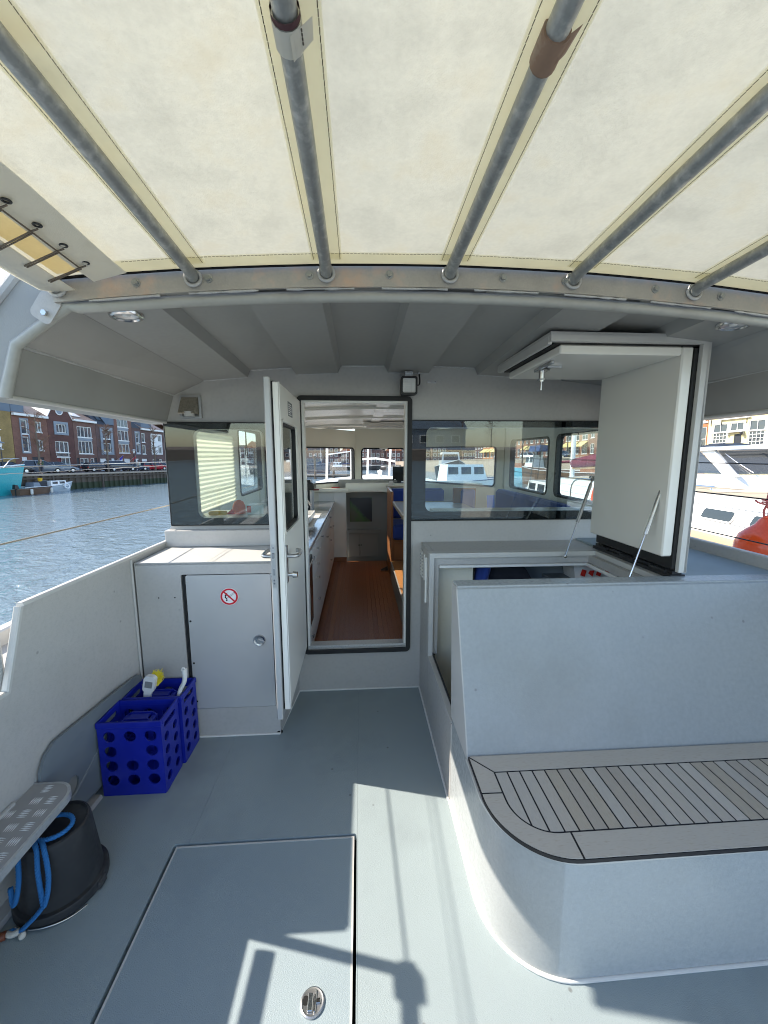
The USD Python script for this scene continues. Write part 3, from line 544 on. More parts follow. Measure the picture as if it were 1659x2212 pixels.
part(hp, 'lever', lever(-.350, 1, 1.876, 1.115), 'brushed_steel', smooth=40)
part(hp, 'lock_knob', join([cone((-.350, 1.876, 1.022), (-.326, 1.876, 1.022), .010, .010), cone((-.326, 1.876, 1.022), (-.304, 1.876, 1.022), .017, .015, 12)]), 'steel', smooth=30)
part(hp, 'lever', lever(-.419, -1, 1.876, 1.115), 'brushed_steel', smooth=40)
part(hp, 'lock_cylinder', join([cone((-.419, 1.876, 1.022), (-.430, 1.876, 1.022), .012, .010), box(-.436, -.430, 1.872, 1.880, 1.0, 1.030)]), 'brushed_steel')
nt = part(dr, 'notice', box(-.3578, -.3572, 2.075, 2.205, 1.795, 1.868), 'print_grey', label='small grey printed notice')
tm = []
for k, (txt, hh) in enumerate((('NOTICE', .009), ('keep door hooked', .0045), ('when open', .0045), ('mind your head', .0045), ('and the step', .0045))):
    pass
for k in range(6):
    w_ = (.09, .11, .10, .11, .06, .09)[k]; tm.append(box(-.3571, -.3566, 2.085, 2.085 + w_, 1.853 - .010 * k, 1.857 - .010 * k))
part(nt, 'print_line', join(tm), 'sign_white', kind='stuff')
part(dr, 'hinge', join([rod((-.37, 2.505, z), (-.37, 2.505, z + .09), .009, 8) for z in (.5, 1.1, 1.7)]), 'steel')

# ================================================================ starboard: companion box, lid, bench
cb = thing('companion_box', 'grey painted box over the companionway with an open recess', 'companionway', (.9, 2.1, 0))
part(cb, 'side_sill', box(.405, .445, 1.60, 2.215, 0, .392, .003), 'grey_paint')
part(cb, 'side_wall', box(.405, .440, 2.215, YB, 0, 1.031, .003), 'grey_paint')
part(cb, 'top_ledge', box(.440, 1.452, 2.262, YB - .002, 1.004, 1.031), 'grey_paint')
part(cb, 'top_plate', box(1.452, 1.985, 1.672, YB - .001, 1.015, 1.044, .003), 'deck_paint')
fr1 = Polygon([(.4045, .392), (.431, .392), (.431, 1.004), (1.42, 1.004), (1.42, 1.0315), (.4045, 1.0315)])
part(cb, 'opening_flange', prism(fr1, 'y', 2.203, 2.262), 'pale_paint')
fr2 = Polygon([(.431, .40), (.463, .40), (.463, .958), (1.40, .958), (1.40, 1.002), (.431, 1.002)])
part(cb, 'inner_flange', prism(fr2, 'y', 2.222, 2.262), 'grey_paint')
part(cb, 'light_strip', join([box(.465, 1.372, 2.214, 2.232, .938, .956, .004), box(1.352, 1.372, 1.70, 2.214, .938, .956, .004)]), 'lens')
part(cb, 'opening_flange', box(1.40, 1.452, 1.672, 2.203, 1.004, 1.0315), 'pale_paint')
part(cb, 'inner_flange', box(1.372, 1.40, 1.672, 2.222, .958, 1.002), 'grey_paint')
part(cb, 'sill_channel', box(.4055, .4445, 1.61, 2.203, .392, .399), 'pale_paint')
part(cb, 'sill_seal', box(.431, .440, 1.61, 2.215, .399, .411, .003), 'black_rubber')
part(cb, 'inner_panel', box(.470, .695, 2.31, 2.33, -.6, .957), 'cream_paint')
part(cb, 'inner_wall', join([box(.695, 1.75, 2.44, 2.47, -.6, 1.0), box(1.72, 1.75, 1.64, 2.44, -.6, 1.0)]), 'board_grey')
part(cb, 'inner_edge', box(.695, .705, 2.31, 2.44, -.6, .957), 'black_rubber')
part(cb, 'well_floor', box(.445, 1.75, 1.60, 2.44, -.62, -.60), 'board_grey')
vg = part(cb, 'side_vent', join([box(.3985, .4045, 2.362, 2.382, .82, .985, .001), box(.3985, .4045, 2.43, 2.508, .815, .825, .001), box(.3985, .4045, 2.43, 2.508, .975, .985, .001)] + [hull([(.4045, 2.43, z), (.4045, 2.508, z), (.396, 2.43, z - .010), (.396, 2.508, z - .010), (.4045, 2.43, z - .004), (.4045, 2.508, z - .004)]) for z in np.linspace(.845, .975, 7)]), 'white_paint')
part(cb, 'vent_trim', box(.394, .4045, 2.292, 2.298, .70, .985, .001), 'white_paint')
part(cb, 'sealant_bead', tube([(.402, 1.60, .004), (.402, YB - .004, .004)], .006, 6), 'sealant', smooth=True)
part(cb, 'side_coaming', box(1.985, 2.025, -2.4, 6.2, .9, 1.105, .006), 'grey_paint')
part(cb, 'side_top', box(1.80, 1.985, YB, 6.2, 1.0, 1.043), 'deck_paint')
part(cb, 'hull_side', hull([(2.02, y, .9) for y in (-2.4, 6.2)] + [(1.85, y, -1.5) for y in (-2.4, 6.2)] + [(1.99, y, .9) for y in (-2.4, 6.2)] + [(1.80, y, -1.5) for y in (-2.4, 6.2)]), 'grey_paint')

jk = thing('hanging_jacket', 'dark jacket hanging inside the open companionway', 'jacket', (.86, 2.40, .4))
pts = [(.70, .90), (.74, .945), (.80, .952), (.86, .93), (.93, .955), (1.00, .945), (1.06, .87), (1.12, .76), (1.20, .64), (1.24, .50), (1.22, .35), (.72, .35), (.69, .6)]
jm = prism(Polygon(pts), 'y', 2.37, 2.43).subdivide().subdivide(); v = np.array(jm.vertices); v[:, 1] -= .05 * (meshkit.fbm(v * np.array([16, 3, 4]), 3) - .3) * (v[:, 1] < 2.4); jm.vertices = v
part(jk, 'body', jm, 'dark_cloth', smooth=60)
part(jk, 'sleeve', tube(spline([(.78, 2.35, .93), (.74, 2.33, .75), (.75, 2.33, .5), (.76, 2.33, .36)], 6), .045, 10), 'blue_cloth', smooth=True)
part(jk, 'collar', tube(spline([(.82, 2.37, .945), (.87, 2.355, .93), (.93, 2.37, .95)], 5), .014, 8), 'print_grey', smooth=True)
wb = thing('storage_tub', 'white plastic tub with red print inside the companionway', 'tub', (1.47, 2.36, .82))
part(wb, 'tub', hull([(x, y, z) for x0, x1, z in ((1.335, 1.60, .826), (1.315, 1.62, .935)) for x in (x0, x1) for y in (2.28, 2.42)]), 'brush_white')
part(wb, 'rim', box(1.305, 1.63, 2.27, 2.43, .925, .940, .004), 'brush_white')
part(wb, 'red_print', join([hull([(1.36 + .05 * k, 2.2735, .86 + .012 * (k % 2)), (1.39 + .05 * k, 2.2735, .85), (1.40 + .05 * k, 2.2735, .89), (1.37 + .05 * k, 2.2735, .90 - .01 * (k % 2)), (1.38 + .05 * k, 2.2755, .875)]) for k in range(4)]), 'red_plastic')
part(wb, 'tub_shelf', box(1.20, 1.72, 2.24, 2.44, .806, .825), 'board_grey')

ll = thing('raised_hatch', 'raised L shaped hatch lid with white inner panels and gas struts', 'hatch lid', (1.46, 1.97, 1.04))
def Lshape(x0, x1, zb, zt, xl, t, r):
    return Polygon([(x1 - t, zb), (x1, zb)] + arc((x1 - r, zt - r), r, 0, math.pi / 2, 6) + [(xl, zt), (xl, zt - t), (x1 - t, zt - t)])
part(ll, 'outer_skin', prism(Lshape(0, 1.492, 1.062, 2.100, .79, .012, .03), 'y', 1.655, 2.285), 'grey_paint')
for y0, y1 in ((1.655, 1.675), (2.265, 2.285)):
    part(ll, 'rim', prism(Lshape(0, 1.4905, 1.064, 2.0985, .792, .036, .03), 'y', y0, y1), 'pale_paint')
part(ll, 'rim', box(.790, .806, 1.675, 2.265, 2.055, 2.088), 'pale_paint')
part(ll, 'gasket', prism(unary_union([sbox(1.438, 1.075, 1.478, 2.05), sbox(.82, 2.058, 1.478, 2.087)]), 'y', 1.677, 2.263), 'black_rubber')
part(ll, 'inner_panel', box(1.385, 1.437, 1.680, 2.250, 1.135, 2.0575, .006), 'lid_white')
part(ll, 'inner_panel', box(.845, 1.3845, 1.680, 2.250, 2.020, 2.0575, .006), 'lid_white')
la = part(ll, 'latch', join([box(.872, .930, 1.93, 1.99, 2.004, 2.020, .003), cone((.90, 1.96, 2.004), (.90, 1.96, 1.955), .014, .012), cone((.90, 1.96, 1.955), (.90, 1.96, 1.915), .005, .005), box(.885, .915, 1.945, 1.975, 1.962, 1.970, .002)]), 'steel')
part(ll, 'latch_guard', join([box(.868, .885, 1.80, 1.93, 2.007, 2.019, .003), box(.90, .97, 1.90, 1.915, 2.010, 2.019)]), 'brushed_steel')
part(ll, 'hinge_bar', join([box(1.425, 1.500, 1.665, 2.275, 1.033, 1.052, .003), box(1.440, 1.486, 1.672, 2.268, 1.052, 1.066)] + [rod((1.432, y, 1.057), (1.432, y + .10, 1.057), .010, 8) for y in (1.70, 1.92, 2.14)]), 'black_plastic')
for (a, b) in (((1.262, 1.712, 1.012), (1.418, 1.735, 1.512)), ((1.196, 2.165, 1.012), (1.385, 2.262, 1.455))):
    a, b = np.array(a), np.array(b); d = (b - a) / np.linalg.norm(b - a); mid = a + d * np.linalg.norm(b - a) * .44
    g = part(ll, 'gas_strut', rod(mid, b - d * .03, .0095), 'steel', smooth=30)
    part(g, 'strut_rod', rod(a, mid, .0045), 'chrome', smooth=30)
    part(g, 'strut_end', lathe([(0, -.011), (.008, -.008), (.011, 0), (.008, .008), (0, .011)], tuple(a), 12), 'steel', smooth=40)
    part(g, 'strut_end', join([lathe([(0, -.011), (.008, -.008), (.011, 0), (.008, .008), (0, .011)], tuple(b), 12), rod(b - d * .035, b, .006, 8), box(b[0] - .012, b[0] + .012, b[1] - .004, b[1] + .018, b[2] + .004, b[2] + .020, .002)]), 'steel', smooth=30)

bn = thing('cockpit_bench', 'grey cockpit bench with a weathered teak slatted seat', 'bench', (1.2, 1.2, 0))
foot = Polygon([(.4085, 1.598)] + [(.4085, 1.20)] + arc((.66, 1.20), .2515, math.pi, 1.5 * math.pi, 40) + [(1.98, .962), (1.98, 1.598)])
bs = prism(foot, 'z', 0, .420); part(bn, 'base', bs, 'bench_paint', smooth=40)
part(bn, 'seat_rim', prism(foot.buffer(.003).intersection(sbox(.4, .9, 1.985, 1.36)), 'z', .417, .4285), 'pale_paint', smooth=25)
back = [(1.352, .428), (1.352, .418), (1.622, .418), (1.672, 1.028), (1.668, 1.040), (1.600, 1.040), (1.588, 1.031)]
part(bn, 'backrest', prism(Polygon(back), 'x', .414, 1.982), 'bench_paint')
part(bn, 'backrest_top', box(.4125, 1.983, 1.594, 1.674, 1.036, 1.0445, .003), 'bench_paint')
part(bn, 'backrest_end', prism(Polygon(back), 'x', .4085, .4138), 'pale_paint')
part(bn, 'sealant_bead', tube([(.405, 1.598, .004), (.405, 1.20, .004)] + [(x, y, .004) for x, y in arc((.66, 1.20), .255, math.pi, 1.5 * math.pi, 14)[1:]] + [(1.98, .958, .004)], .0065, 6), 'sealant', smooth=True)
SO = Polygon([(.414, 1.348)] + [(.414, 1.17)] + arc((.64, 1.17), .226, math.pi, 1.5 * math.pi, 18) + [(1.98, .950), (1.98, 1.348)])
SI = Polygon([(.487, 1.268)] + [(.487, 1.15)] + arc((.61, 1.15), .123, math.pi, 1.5 * math.pi, 14) + [(1.98, 1.030), (1.98, 1.268)])
part(bn, 'caulking', prism(SO.buffer(.0025).intersection(sbox(.40, .9, 1.981, 1.349)), 'z', .4285, .4405), 'caulk', smooth=25)
ring = SO.difference(SI.buffer(.0030)); g = .0030
cut1 = Polygon([(.30, 1.462), (.487, 1.268), (.487, 1.2685), (2.1, 1.2685), (2.1, 1.6), (.3, 1.6)])
line1 = LineString([(.38, 1.3805), (.487, 1.2685)]).buffer(g, cap_style=2)
line2 = LineString([(.38, 1.181), (.50, 1.1795)]).buffer(g, cap_style=2)
line3 = LineString([(.646, 1.05), (.641, .93)]).buffer(g, cap_style=2)
pieces = [q for q in ring.difference(unary_union([line1, line2, line3])).geoms]
for q in pieces:
    part(bn, 'border_board', prism(q.buffer(-.0006), 'z', .4285, .4425), 'teak_border')
x = .487; k = 0
tw = random.Random(3)
while x < 1.97:
    q = sbox(x + g, .9, x + .0472 - g, 1.4).intersection(SI.buffer(-.0030))
    if not q.is_empty: part(bn, 'slat', prism(q, 'z', .4285, .4420 + tw.uniform(-.0004, .0006)), f'teak_{tw.choice((0, 1, 2, 3, 4))}')
    x += .0472; k += 1

# ================================================================ canopy: galvanised frame and stretched fabric
def rise(y): return .056 * (1.40 - y)
def zbar(x): return 2.185 - .046 * (x - .31) ** 2
YA = -.30
cf = thing('canopy_gantry', 'galvanised tube frame carrying the cockpit canopy', 'canopy frame', (.3, 1.39, 2.1))
xb = np.linspace(-.955, 1.575, 25)
bar_poly_top = [(x, zbar(x) + .036) for x in xb]; bar_poly_bot = [(x, zbar(x) - .036) for x in reversed(xb)]
part(cf, 'flat_bar', prism(Polygon(bar_poly_top + bar_poly_bot), 'y', 1.385, 1.395), 'galvanised_bar')
part(cf, 'weld_bead', join([rough_tube((x, 1.388, zbar(x) - .040), (x + .22, 1.388, zbar(x + .22) - .040), .004, int(100 + 10 * x), 12) for x in np.arange(-.85, 1.4, .31)]), 'weld', smooth=True)
for x in (-.70, -.475, -.155, .105, .485, .70, 1.02, 1.26, 1.47):
    part(cf, 'bolt', join([placed(trimesh.creation.cylinder(.0085, .010, sections=6), [1, 0, 0], [0, 0, 1], [0, -1, 0], (x, 1.380, zbar(x))), placed(trimesh.creation.cylinder(.0135, .003, sections=16), [1, 0, 0], [0, 0, 1], [0, -1, 0], (x, 1.3838, zbar(x)))]), 'galvanised')
PIPES = (-.938, -.521, -.100, .305, .725, 1.157, 1.56)
def zpipe(x, y): return zbar(x) + .010 + rise(y) * 1.0
for i, x in enumerate(PIPES):
    y1 = 1.382
    part(cf, 'canopy_tube', tube([(x, y1, zbar(x) + .002), (x, y1 - .025, zpipe(x, y1 - .025)), (x, .4, zpipe(x, .4)), (x, YA, zpipe(x, YA))], .0185, 14), 'galvanised', smooth=40)
    part(cf, 'weld_collar', tube([(x + .024 * math.cos(a), 1.381 - .006 * abs(math.sin(a)), zbar(x) + .002 + .024 * math.sin(a)) for a in np.linspace(0, 2 * math.pi, 17)[:-1]], .0055, 6, closed=True), 'weld', smooth=True)
br = part(cf, 'side_bracket', prism(affinity.rotate(rr(-1.025, -.955, 2.015, 2.105, .018), -35, origin=(-.985, 2.06)), 'y', 1.395, 1.403), 'grey_paint')
part(br, 'bolt', placed(trimesh.creation.cylinder(.009, .010, sections=6), [1, 0, 0], [0, 0, 1], [0, -1, 0], (-.992, 1.390, 2.045)), 'steel')
# socket joints in two of the tubes
def sleeve(x, y, r, L, mat, nm, t):
    return part(t, nm, tube([(x, y + L / 2, zpipe(x, y + L / 2)), (x, y + L / 2 - .001, zpipe(x, y + L / 2)), (x, y - L / 2, zpipe(x, y - L / 2))], [r * .97, r, r], 16), mat, smooth=40)
sleeve(.305, .700, .0225, .05, 'rust_tape', 'joint_tape', cf)
part(cf, 'tape_flap', hull([(.305, .675, zpipe(.305, .675) - .020), (.342, .67, zpipe(.305, .67) + .004), (.338, .715, zpipe(.305, .715) + .006), (.305, .725, zpipe(.305, .725) - .022), (.32, .70, zpipe(.305, .70) - .019)]), 'rust_tape')
tapes = thing('canopy_strap', 'pale grey fastening strap wrapped round a canopy tube', 'strap', (-.1, .66, 2.2))
m = tube([(-.100, .712, zpipe(-.1, .712)), (-.100, .674, zpipe(-.1, .674))], .0225, 16, caps=False); part(tapes, 'wrap', m, 'canvas_flap', smooth=40)
part(tapes, 'inner_lining', tube([(-.1, .673, zpipe(-.1, .673)), (-.1, .664, zpipe(-.1, .664))], .0218, 16, caps=False), 'lining_brown', smooth=40)
part(tapes, 'tab', hull([(-.095, .712, zpipe(-.1, .712) - .024), (-.064, .708, zpipe(-.1, .708) + .004), (-.062, .676, zpipe(-.1, .676) + .004), (-.095, .676, zpipe(-.1, .676) - .024), (-.095, .69, zpipe(-.1, .69) - .021)]), 'canvas_flap')
part(tapes, 'stitching', join([rod((-.0785, y, zpipe(-.1, y) - .011), (-.0785, y - .004, zpipe(-.1, y) - .011), .0012, 4) for y in np.arange(.682, .706, .006)]), 'thread', kind='stuff')

cy = thing('canopy', 'cream fabric canopy stretched over the cockpit, glowing with sunlight', 'canopy', (.3, .2, 2.2))
def zf(x, y):
    """Fabric height: over the tubes it rests, between them it sags a little."""
    k = np.searchsorted(PIPES, x); a = PIPES[max(k - 1, 0)]; b = PIPES[min(k, len(PIPES) - 1)]
    t = 0 if b == a else (x - a) / (b - a)
    return zpipe(x, y) + .0195 - (.011 * math.sin(math.pi * t) * min(1.0, max(0.0, (1.40 - y) / .6)) if b > a else .035 * min(abs(x - a) / .05, 1) ** 2)
def sheet(xs, ys, f, th=.0015):
    nx, ny = len(xs), len(ys); top = np.array([(x, y, f(x, y)) for y in ys for x in xs]); V = np.vstack([top, top - [0, 0, th]]); F = []
    for j in range(ny - 1):
        for i in range(nx - 1):
            a, b, c, d = j * nx + i, j * nx + i + 1, (j + 1) * nx + i + 1, (j + 1) * nx + i
            F += [(a, b, c), (a, c, d)]
    n = nx * ny; F = F + [(a + n, c + n, b + n) for a, b, c in F]
    return trimesh.Trimesh(V, np.array(F), process=False)
ys = np.concatenate([[1.370], np.linspace(1.32, YA, 24)])
for a, b in zip(PIPES[:-1], PIPES[1:]):
    w0 = -.0 if a > -.9 else -.045
    part(cy, 'fabric_panel', sheet(np.linspace(a + w0 + .0005, b - .0005 + (.045 if b > 1.5 else 0), 13), ys, lambda x, y: zf(x, y) + .002 * (meshkit.noise(np.array([x * 5, y * 4, 0.0]), 3) - .5)), 'canvas', smooth=True)
for x in PIPES[1:-1]:
    w = (.042, .052)
    part(cy, 'tube_sleeve', sheet(np.linspace(x - w[0], x + w[1], 7), np.linspace(1.345, YA, 20), lambda xx, y: zf(xx, y) - .0038), 'canvas_double', smooth=True)
    for e in (x - w[0] + .006, x + w[1] - .006):
        segs, y = [], 1.34
        while y > .35:
            segs.append(rod((e, y, zf(e, y) - .0058), (e + .0005, y - .0098, zf(e, y - .0098) - .0058), .0008, 4)); y -= .0115
        part(cy, 'stitching', join(segs), 'thread', kind='stuff')
hem = sheet(np.linspace(-.72, 1.60, 40), [1.3695, 1.352, 1.306], lambda x, y: zf(x, y) - .0030)
part(cy, 'front_hem', hem, 'canvas_double', smooth=True)
part(cy, 'stitching', join([rod((x, 1.3095, zf(x, 1.31) - .0052), (x + .0085, 1.3095, zf(x + .0085, 1.31) - .0052), .0007, 4) for x in np.arange(-.70, 1.58, .0115)]), 'thread', kind='stuff')
part(cy, 'front_rope_edge', tube([(x, 1.3735, zf(x, 1.37) - .004) for x in np.linspace(-.94, 1.57, 30)], .005, 6), 'dark_gap', smooth=True)
# laced return flaps below the port edge tube
zl = lambda x, y: zpipe(x, y) - .0225 + .05 * max(0, -.86 - x) ** 1.0
part(cy, 'lacing_flap', sheet(np.linspace(-.798, -.700, 6), np.linspace(1.335, YA, 20), lambda x, y: zpipe(x, y) - .0215 + .018 * (x + .80) / .10 + .003 * math.sin(y * 14)), 'canvas_flap', smooth=True)
part(cy, 'lacing_flap', sheet(np.linspace(-.985, -.878, 7), np.linspace(1.372, YA, 20), lambda x, y: zpipe(x, y) - .0225 + .25 * max(0, -.945 - x) + .003 * math.sin(y * 13 + 1)), 'canvas_flap', smooth=True)
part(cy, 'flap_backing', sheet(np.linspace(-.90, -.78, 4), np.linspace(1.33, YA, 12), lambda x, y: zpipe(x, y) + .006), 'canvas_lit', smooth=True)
part(cy, 'edge_return', sheet(np.linspace(-.990, -.960, 4), np.linspace(1.372, YA, 12), lambda x, y: zpipe(x, y) + .018 - .6 * (-.960 - x)), 'canvas_flap', smooth=True)
G1 = [(-.762, y) for y in np.arange(1.245, .2, -.083)]; G2 = [(-.905, y) for y in np.arange(1.30, .2, -.083)]
for x, y in G1 + G2:
    if y < .7: continue
    zz = zpipe(x, y) - (.0225 if x < -.85 else .0175)
    part(cy, 'eyelet', tube([(x + .008 * math.cos(a), y + .008 * math.sin(a), zz) for a in np.linspace(0, 2 * math.pi, 17)[:-1]], .0026, 6, closed=True), 'eyelet_metal', smooth=True)
zz = []
for (xa, ya), (xc, yc) in zip(G1, G2):
    z1, z2 = zpipe(xa, ya) - .026, zpipe(xc, yc) - .029
    zz.append(tube([(xa, ya, z1), (xa - .02, ya + .006, z1 - .003), (xc, yc, z2)], .0022, 5)); zz.append(tube([(xa - .02, ya + .012, z1 - .003), (xc, yc + .008, z2)], .0019, 5))
zz.append(tube([(x - .020, y + .01, zpipe(x, y) - .030) for x, y in G1], .0022, 5))
part(cy, 'lacing_cord', join(zz), 'lace_cord', smooth=True)

# ================================================================ loose things in the cockpit
def crate(y0):
    def build(t):
        x0, x1, y1, h, w = -.1435, .1435, .174, .378, .006
        zs = (.080, .154, .229, .304)
        holes = unary_union([Point(x, z).buffer(.0275, quad_segs=6) for x in (-.093, 0, .093) for z in zs if not (x == 0 and z == .229)])
        rim = .352
        grip = rr(.03, .144, .318, .345, .012)
        sh = unary_union([Point(y, z).buffer(.022, quad_segs=6) for y in (.045, .130) for z in (.060, .130, .200, .268)])
        part(t, 'front_wall', prism(rr(x0, x1, 0, h, .006).difference(holes), 'y', 0, w), 'crate_blue')
        part(t, 'back_wall', prism(rr(x0, x1, 0, h, .006).difference(holes), 'y', y1 - w, y1), 'crate_blue')
        side = rr(.0, y1, 0, h, .006).difference(unary_union([sh, grip])).intersection(sbox(w, 0, y1 - w, h))
        part(t, 'side_wall', prism(side, 'x', x0, x0 + w), 'crate_blue'); part(t, 'side_wall', prism(side, 'x', x1 - w, x1), 'crate_blue')
        part(t, 'rim', join([box(x0 - .004, x1 + .004, -.004, .007, h - .030, h, .003), box(x0 - .004, x1 + .004, y1 - .007, y1 + .004, h - .030, h, .003), box(x0 - .004, x0 + .007, .007, y1 - .007, h - .026, h, .003), box(x1 - .007, x1 + .004, .007, y1 - .007, h - .026, h, .003)]), 'crate_blue')
        part(t, 'bottom', box(x0 + w, x1 - w, w, y1 - w, .004, .010), 'crate_blue')
        dv = [box(x - .002, x + .002, w, y1 - w, .01, .25) for x in (-.047, .047)] + [box(x0 + w, x1 - w, .085, .089, .01, .25)]
        part(t, 'divider', join(dv), 'crate_blue')
        handle = Polygon([(-.072, .18), (-.072, .335), (-.050, .352), (.050, .352), (.072, .335), (.072, .18)]).difference(rr(-.050, .050, .25, .318, .01))
        part(t, 'carry_handle', join([prism(handle, 'y', .058, .066), prism(handle, 'y', .108, .116), box(-.074, -.050, .058, .116, .32, .338, .003), box(.050, .074, .058, .116, .32, .338, .003), box(-.045, .045, .066, .108, .338, .346)]), 'crate_blue')
    return build
ca = local('bottle_crate', 'empty blue plastic bottle crate nearest the camera', 'crate', (-1.074, 1.727, .001), 0, True, 'blue bottle crates against the locker'); crate(0)(ca)
cb2 = again(ca, (-1.062, 1.913, .001), math.radians(-.4), 'blue plastic bottle crate holding brushes, against the locker', boat=True)

b1 = thing('hand_brush', 'white hand brush with yellow bristles standing in the rear crate', 'brush', (-1.1, 1.96, .25))
part(b1, 'handle', hull([(-1.128 + dx, 1.955 + dy, .27) for dx in (-.012, .012) for dy in (-.006, .006)] + [(-1.096 + dx, 1.955 + dy, .40) for dx in (-.020, .020) for dy in (-.008, .008)]), 'brush_white')
part(b1, 'block', prism(affinity.rotate(rr(-1.118, -1.060, .385, .475, .02), -12, origin=(-1.09, .43)), 'y', 1.945, 1.968), 'brush_white')
part(b1, 'label_patch', prism(affinity.rotate(rr(-1.108, -1.072, .412, .446, .002), -12, origin=(-1.09, .43)), 'y', 1.943, 1.9449), 'print_grey')
rng = random.Random(5); br_ = []
for k in range(170):
    a = rng.uniform(-1.2, 1.0); r = .012 + .030 * rng.random(); x = -1.070 + .004 + .022 * math.sin(a) * 1.4; z = .452 + .030 * math.cos(a)
    p = np.array([-1.078 + rng.uniform(-.022, .022), 1.968 + rng.uniform(0, .004), .425 + rng.uniform(-.02, .035)])
    q = p + np.array([rng.uniform(.0, .030), .020 + rng.uniform(0, .012), rng.uniform(.006, .034)])
    br_.append(tube([p, q], .0016, 4))
part(b1, 'bristles', join(br_), 'brush_yellow', kind='stuff')
b2 = thing('dish_brush', 'white curved brush handle sticking up out of the rear crate', 'brush', (-.94, 1.96, .25))
part(b2, 'handle', tube(spline([(-.955, 1.94, .26), (-.952, 1.95, .33), (-.940, 1.955, .385), (-.918, 1.957, .43), (-.912, 1.957, .47), (-.914, 1.957, .502)], 6), np.linspace(.009, .013, 31), 10), 'brush_white', smooth=True)
part(b2, 'handle_eye', tube([(-.9145 + .008 * math.cos(a), 1.952, .500 + .013 * math.sin(a)) for a in np.linspace(0, 2 * math.pi, 15)[:-1]], .004, 6, closed=True), 'brush_white', smooth=True)
part(b2, 'brush_head', join([box(-.975, -.940, 1.925, 1.955, .16, .265, .008)]), 'brush_white')
part(b2, 'bristles', box(-.972, -.945, 1.955, 1.985, .17, .26, .004), 'brush_yellow', kind='stuff')
cl = thing('cleaning_bottle', 'yellow and white cleaning bottle lying low in the rear crate', 'bottle', (-.97, 2.02, .02))
part(cl, 'bottle', lathe([(0, 0), (.030, .0), (.033, .01), (.033, .15), (.020, .19), (.012, .21), (0, .21)], (-.975, 2.02, .02), 16), 'brush_white', smooth=40)
part(cl, 'cap', lathe([(.013, 0), (.013, .03), (0, .03)], (-.975, 2.02, .23), 12), 'yellow_plastic', smooth=40)
part(cl, 'label_band', lathe([(.0335, .05), (.0335, .11)], (-.975, 2.02, .02), 16), 'yellow_plastic', smooth=40)

pb = thing('locker_board', 'flat grey board with a finger hole leaning on the bulwark behind the crates', 'board', (-1.23, 1.75, .02))
bp = Polygon([(1.68, .045), (2.06, .030), (2.085, .395), (2.055, .425), (1.515, .460), (1.465, .435), (1.438, .385), (1.430, .12), (1.45, .06)]).buffer(-.02).buffer(.02)
fh = affinity.rotate(affinity.scale(Point(0, 0).buffer(1, quad_segs=10), .035, .042), 0); fh = affinity.translate(fh, 1.588, .188)
bm = prism(bp.difference(fh), 'x', 0, .012); v = np.array(bm.vertices); v[:, 0] += np.array([bx(y) + .008 + bx(y, z) - bx(y) for y, z in v[:, 1:]]); bm.vertices = v
part(pb, 'panel', bm, 'board_grey')
ib = prism(fh.buffer(.002), 'x', 0, .003); v = np.array(ib.vertices); v[:, 0] += np.array([bx(y) + .009 + bx(y, z) - bx(y) for y, z in v[:, 1:]]); ib.vertices = v
part(pb, 'finger_hole', ib, 'dim_grey')
sl = []
for y in np.arange(1.60, 2.05, .098):
    sl.append(box(bx(y, .4) + .0195, bx(y, .4) + .0212, y, y + .05, .425 - .075 * (y - 1.6), .428 - .075 * (y - 1.6)))
part(pb, 'edge_slot', join(sl), 'dark_gap')

sp = thing('tread_step', 'fold down checker plate step on the bulwark above the bucket', 'step', (-1.18, 1.0, .3))
stp = Polygon([(-1.262, 1.430), (-1.165, 1.430)] + arc((-1.165, 1.352), .078, math.pi / 2, 0, 9) + [(-1.092, 1.05), (-1.098, .70), (-1.28, .70)])
part(sp, 'plate', prism(stp, 'z', .322, .350), 'raw_alloy', smooth=25)
part(sp, 'tread_sheet', prism(stp.buffer(-.010), 'z', .350, .3515), 'tread_plate')
inner = stp.buffer(-.016)
for j, y in enumerate(np.arange(.72, 1.43, .052)):
    for i, x in enumerate(np.arange(-1.29, -1.08, .052)):
        ms = []
        for k in range(5):
            o = (k - 2) * .0068
            (ax, ay) = ((1, 0) if (i + j) % 2 else (0, 1)); cx, cy_ = x + (0 if ax else o), y + (o if ax else 0)
            e = np.array([(cx - .020 * ax, cy_ - .020 * ay), (cx + .020 * ax, cy_ + .020 * ay)])
            if all(inner.contains(Point(q)) for q in e): ms.append(tube([(e[0][0], e[0][1], .3505), (cx, cy_, .3526), (e[1][0], e[1][1], .3505)], [.0004, .0019, .0004], 5))
        if ms: part(sp, 'tread_bar', join(ms), 'tread_rib', smooth=True)
part(sp, 'hinge_rail', rod((bx(1.33, .36) + .008, 1.33, .357), (bx(.7, .36) + .008, .7, .357), .008, 8), 'grey_paint', smooth=30)

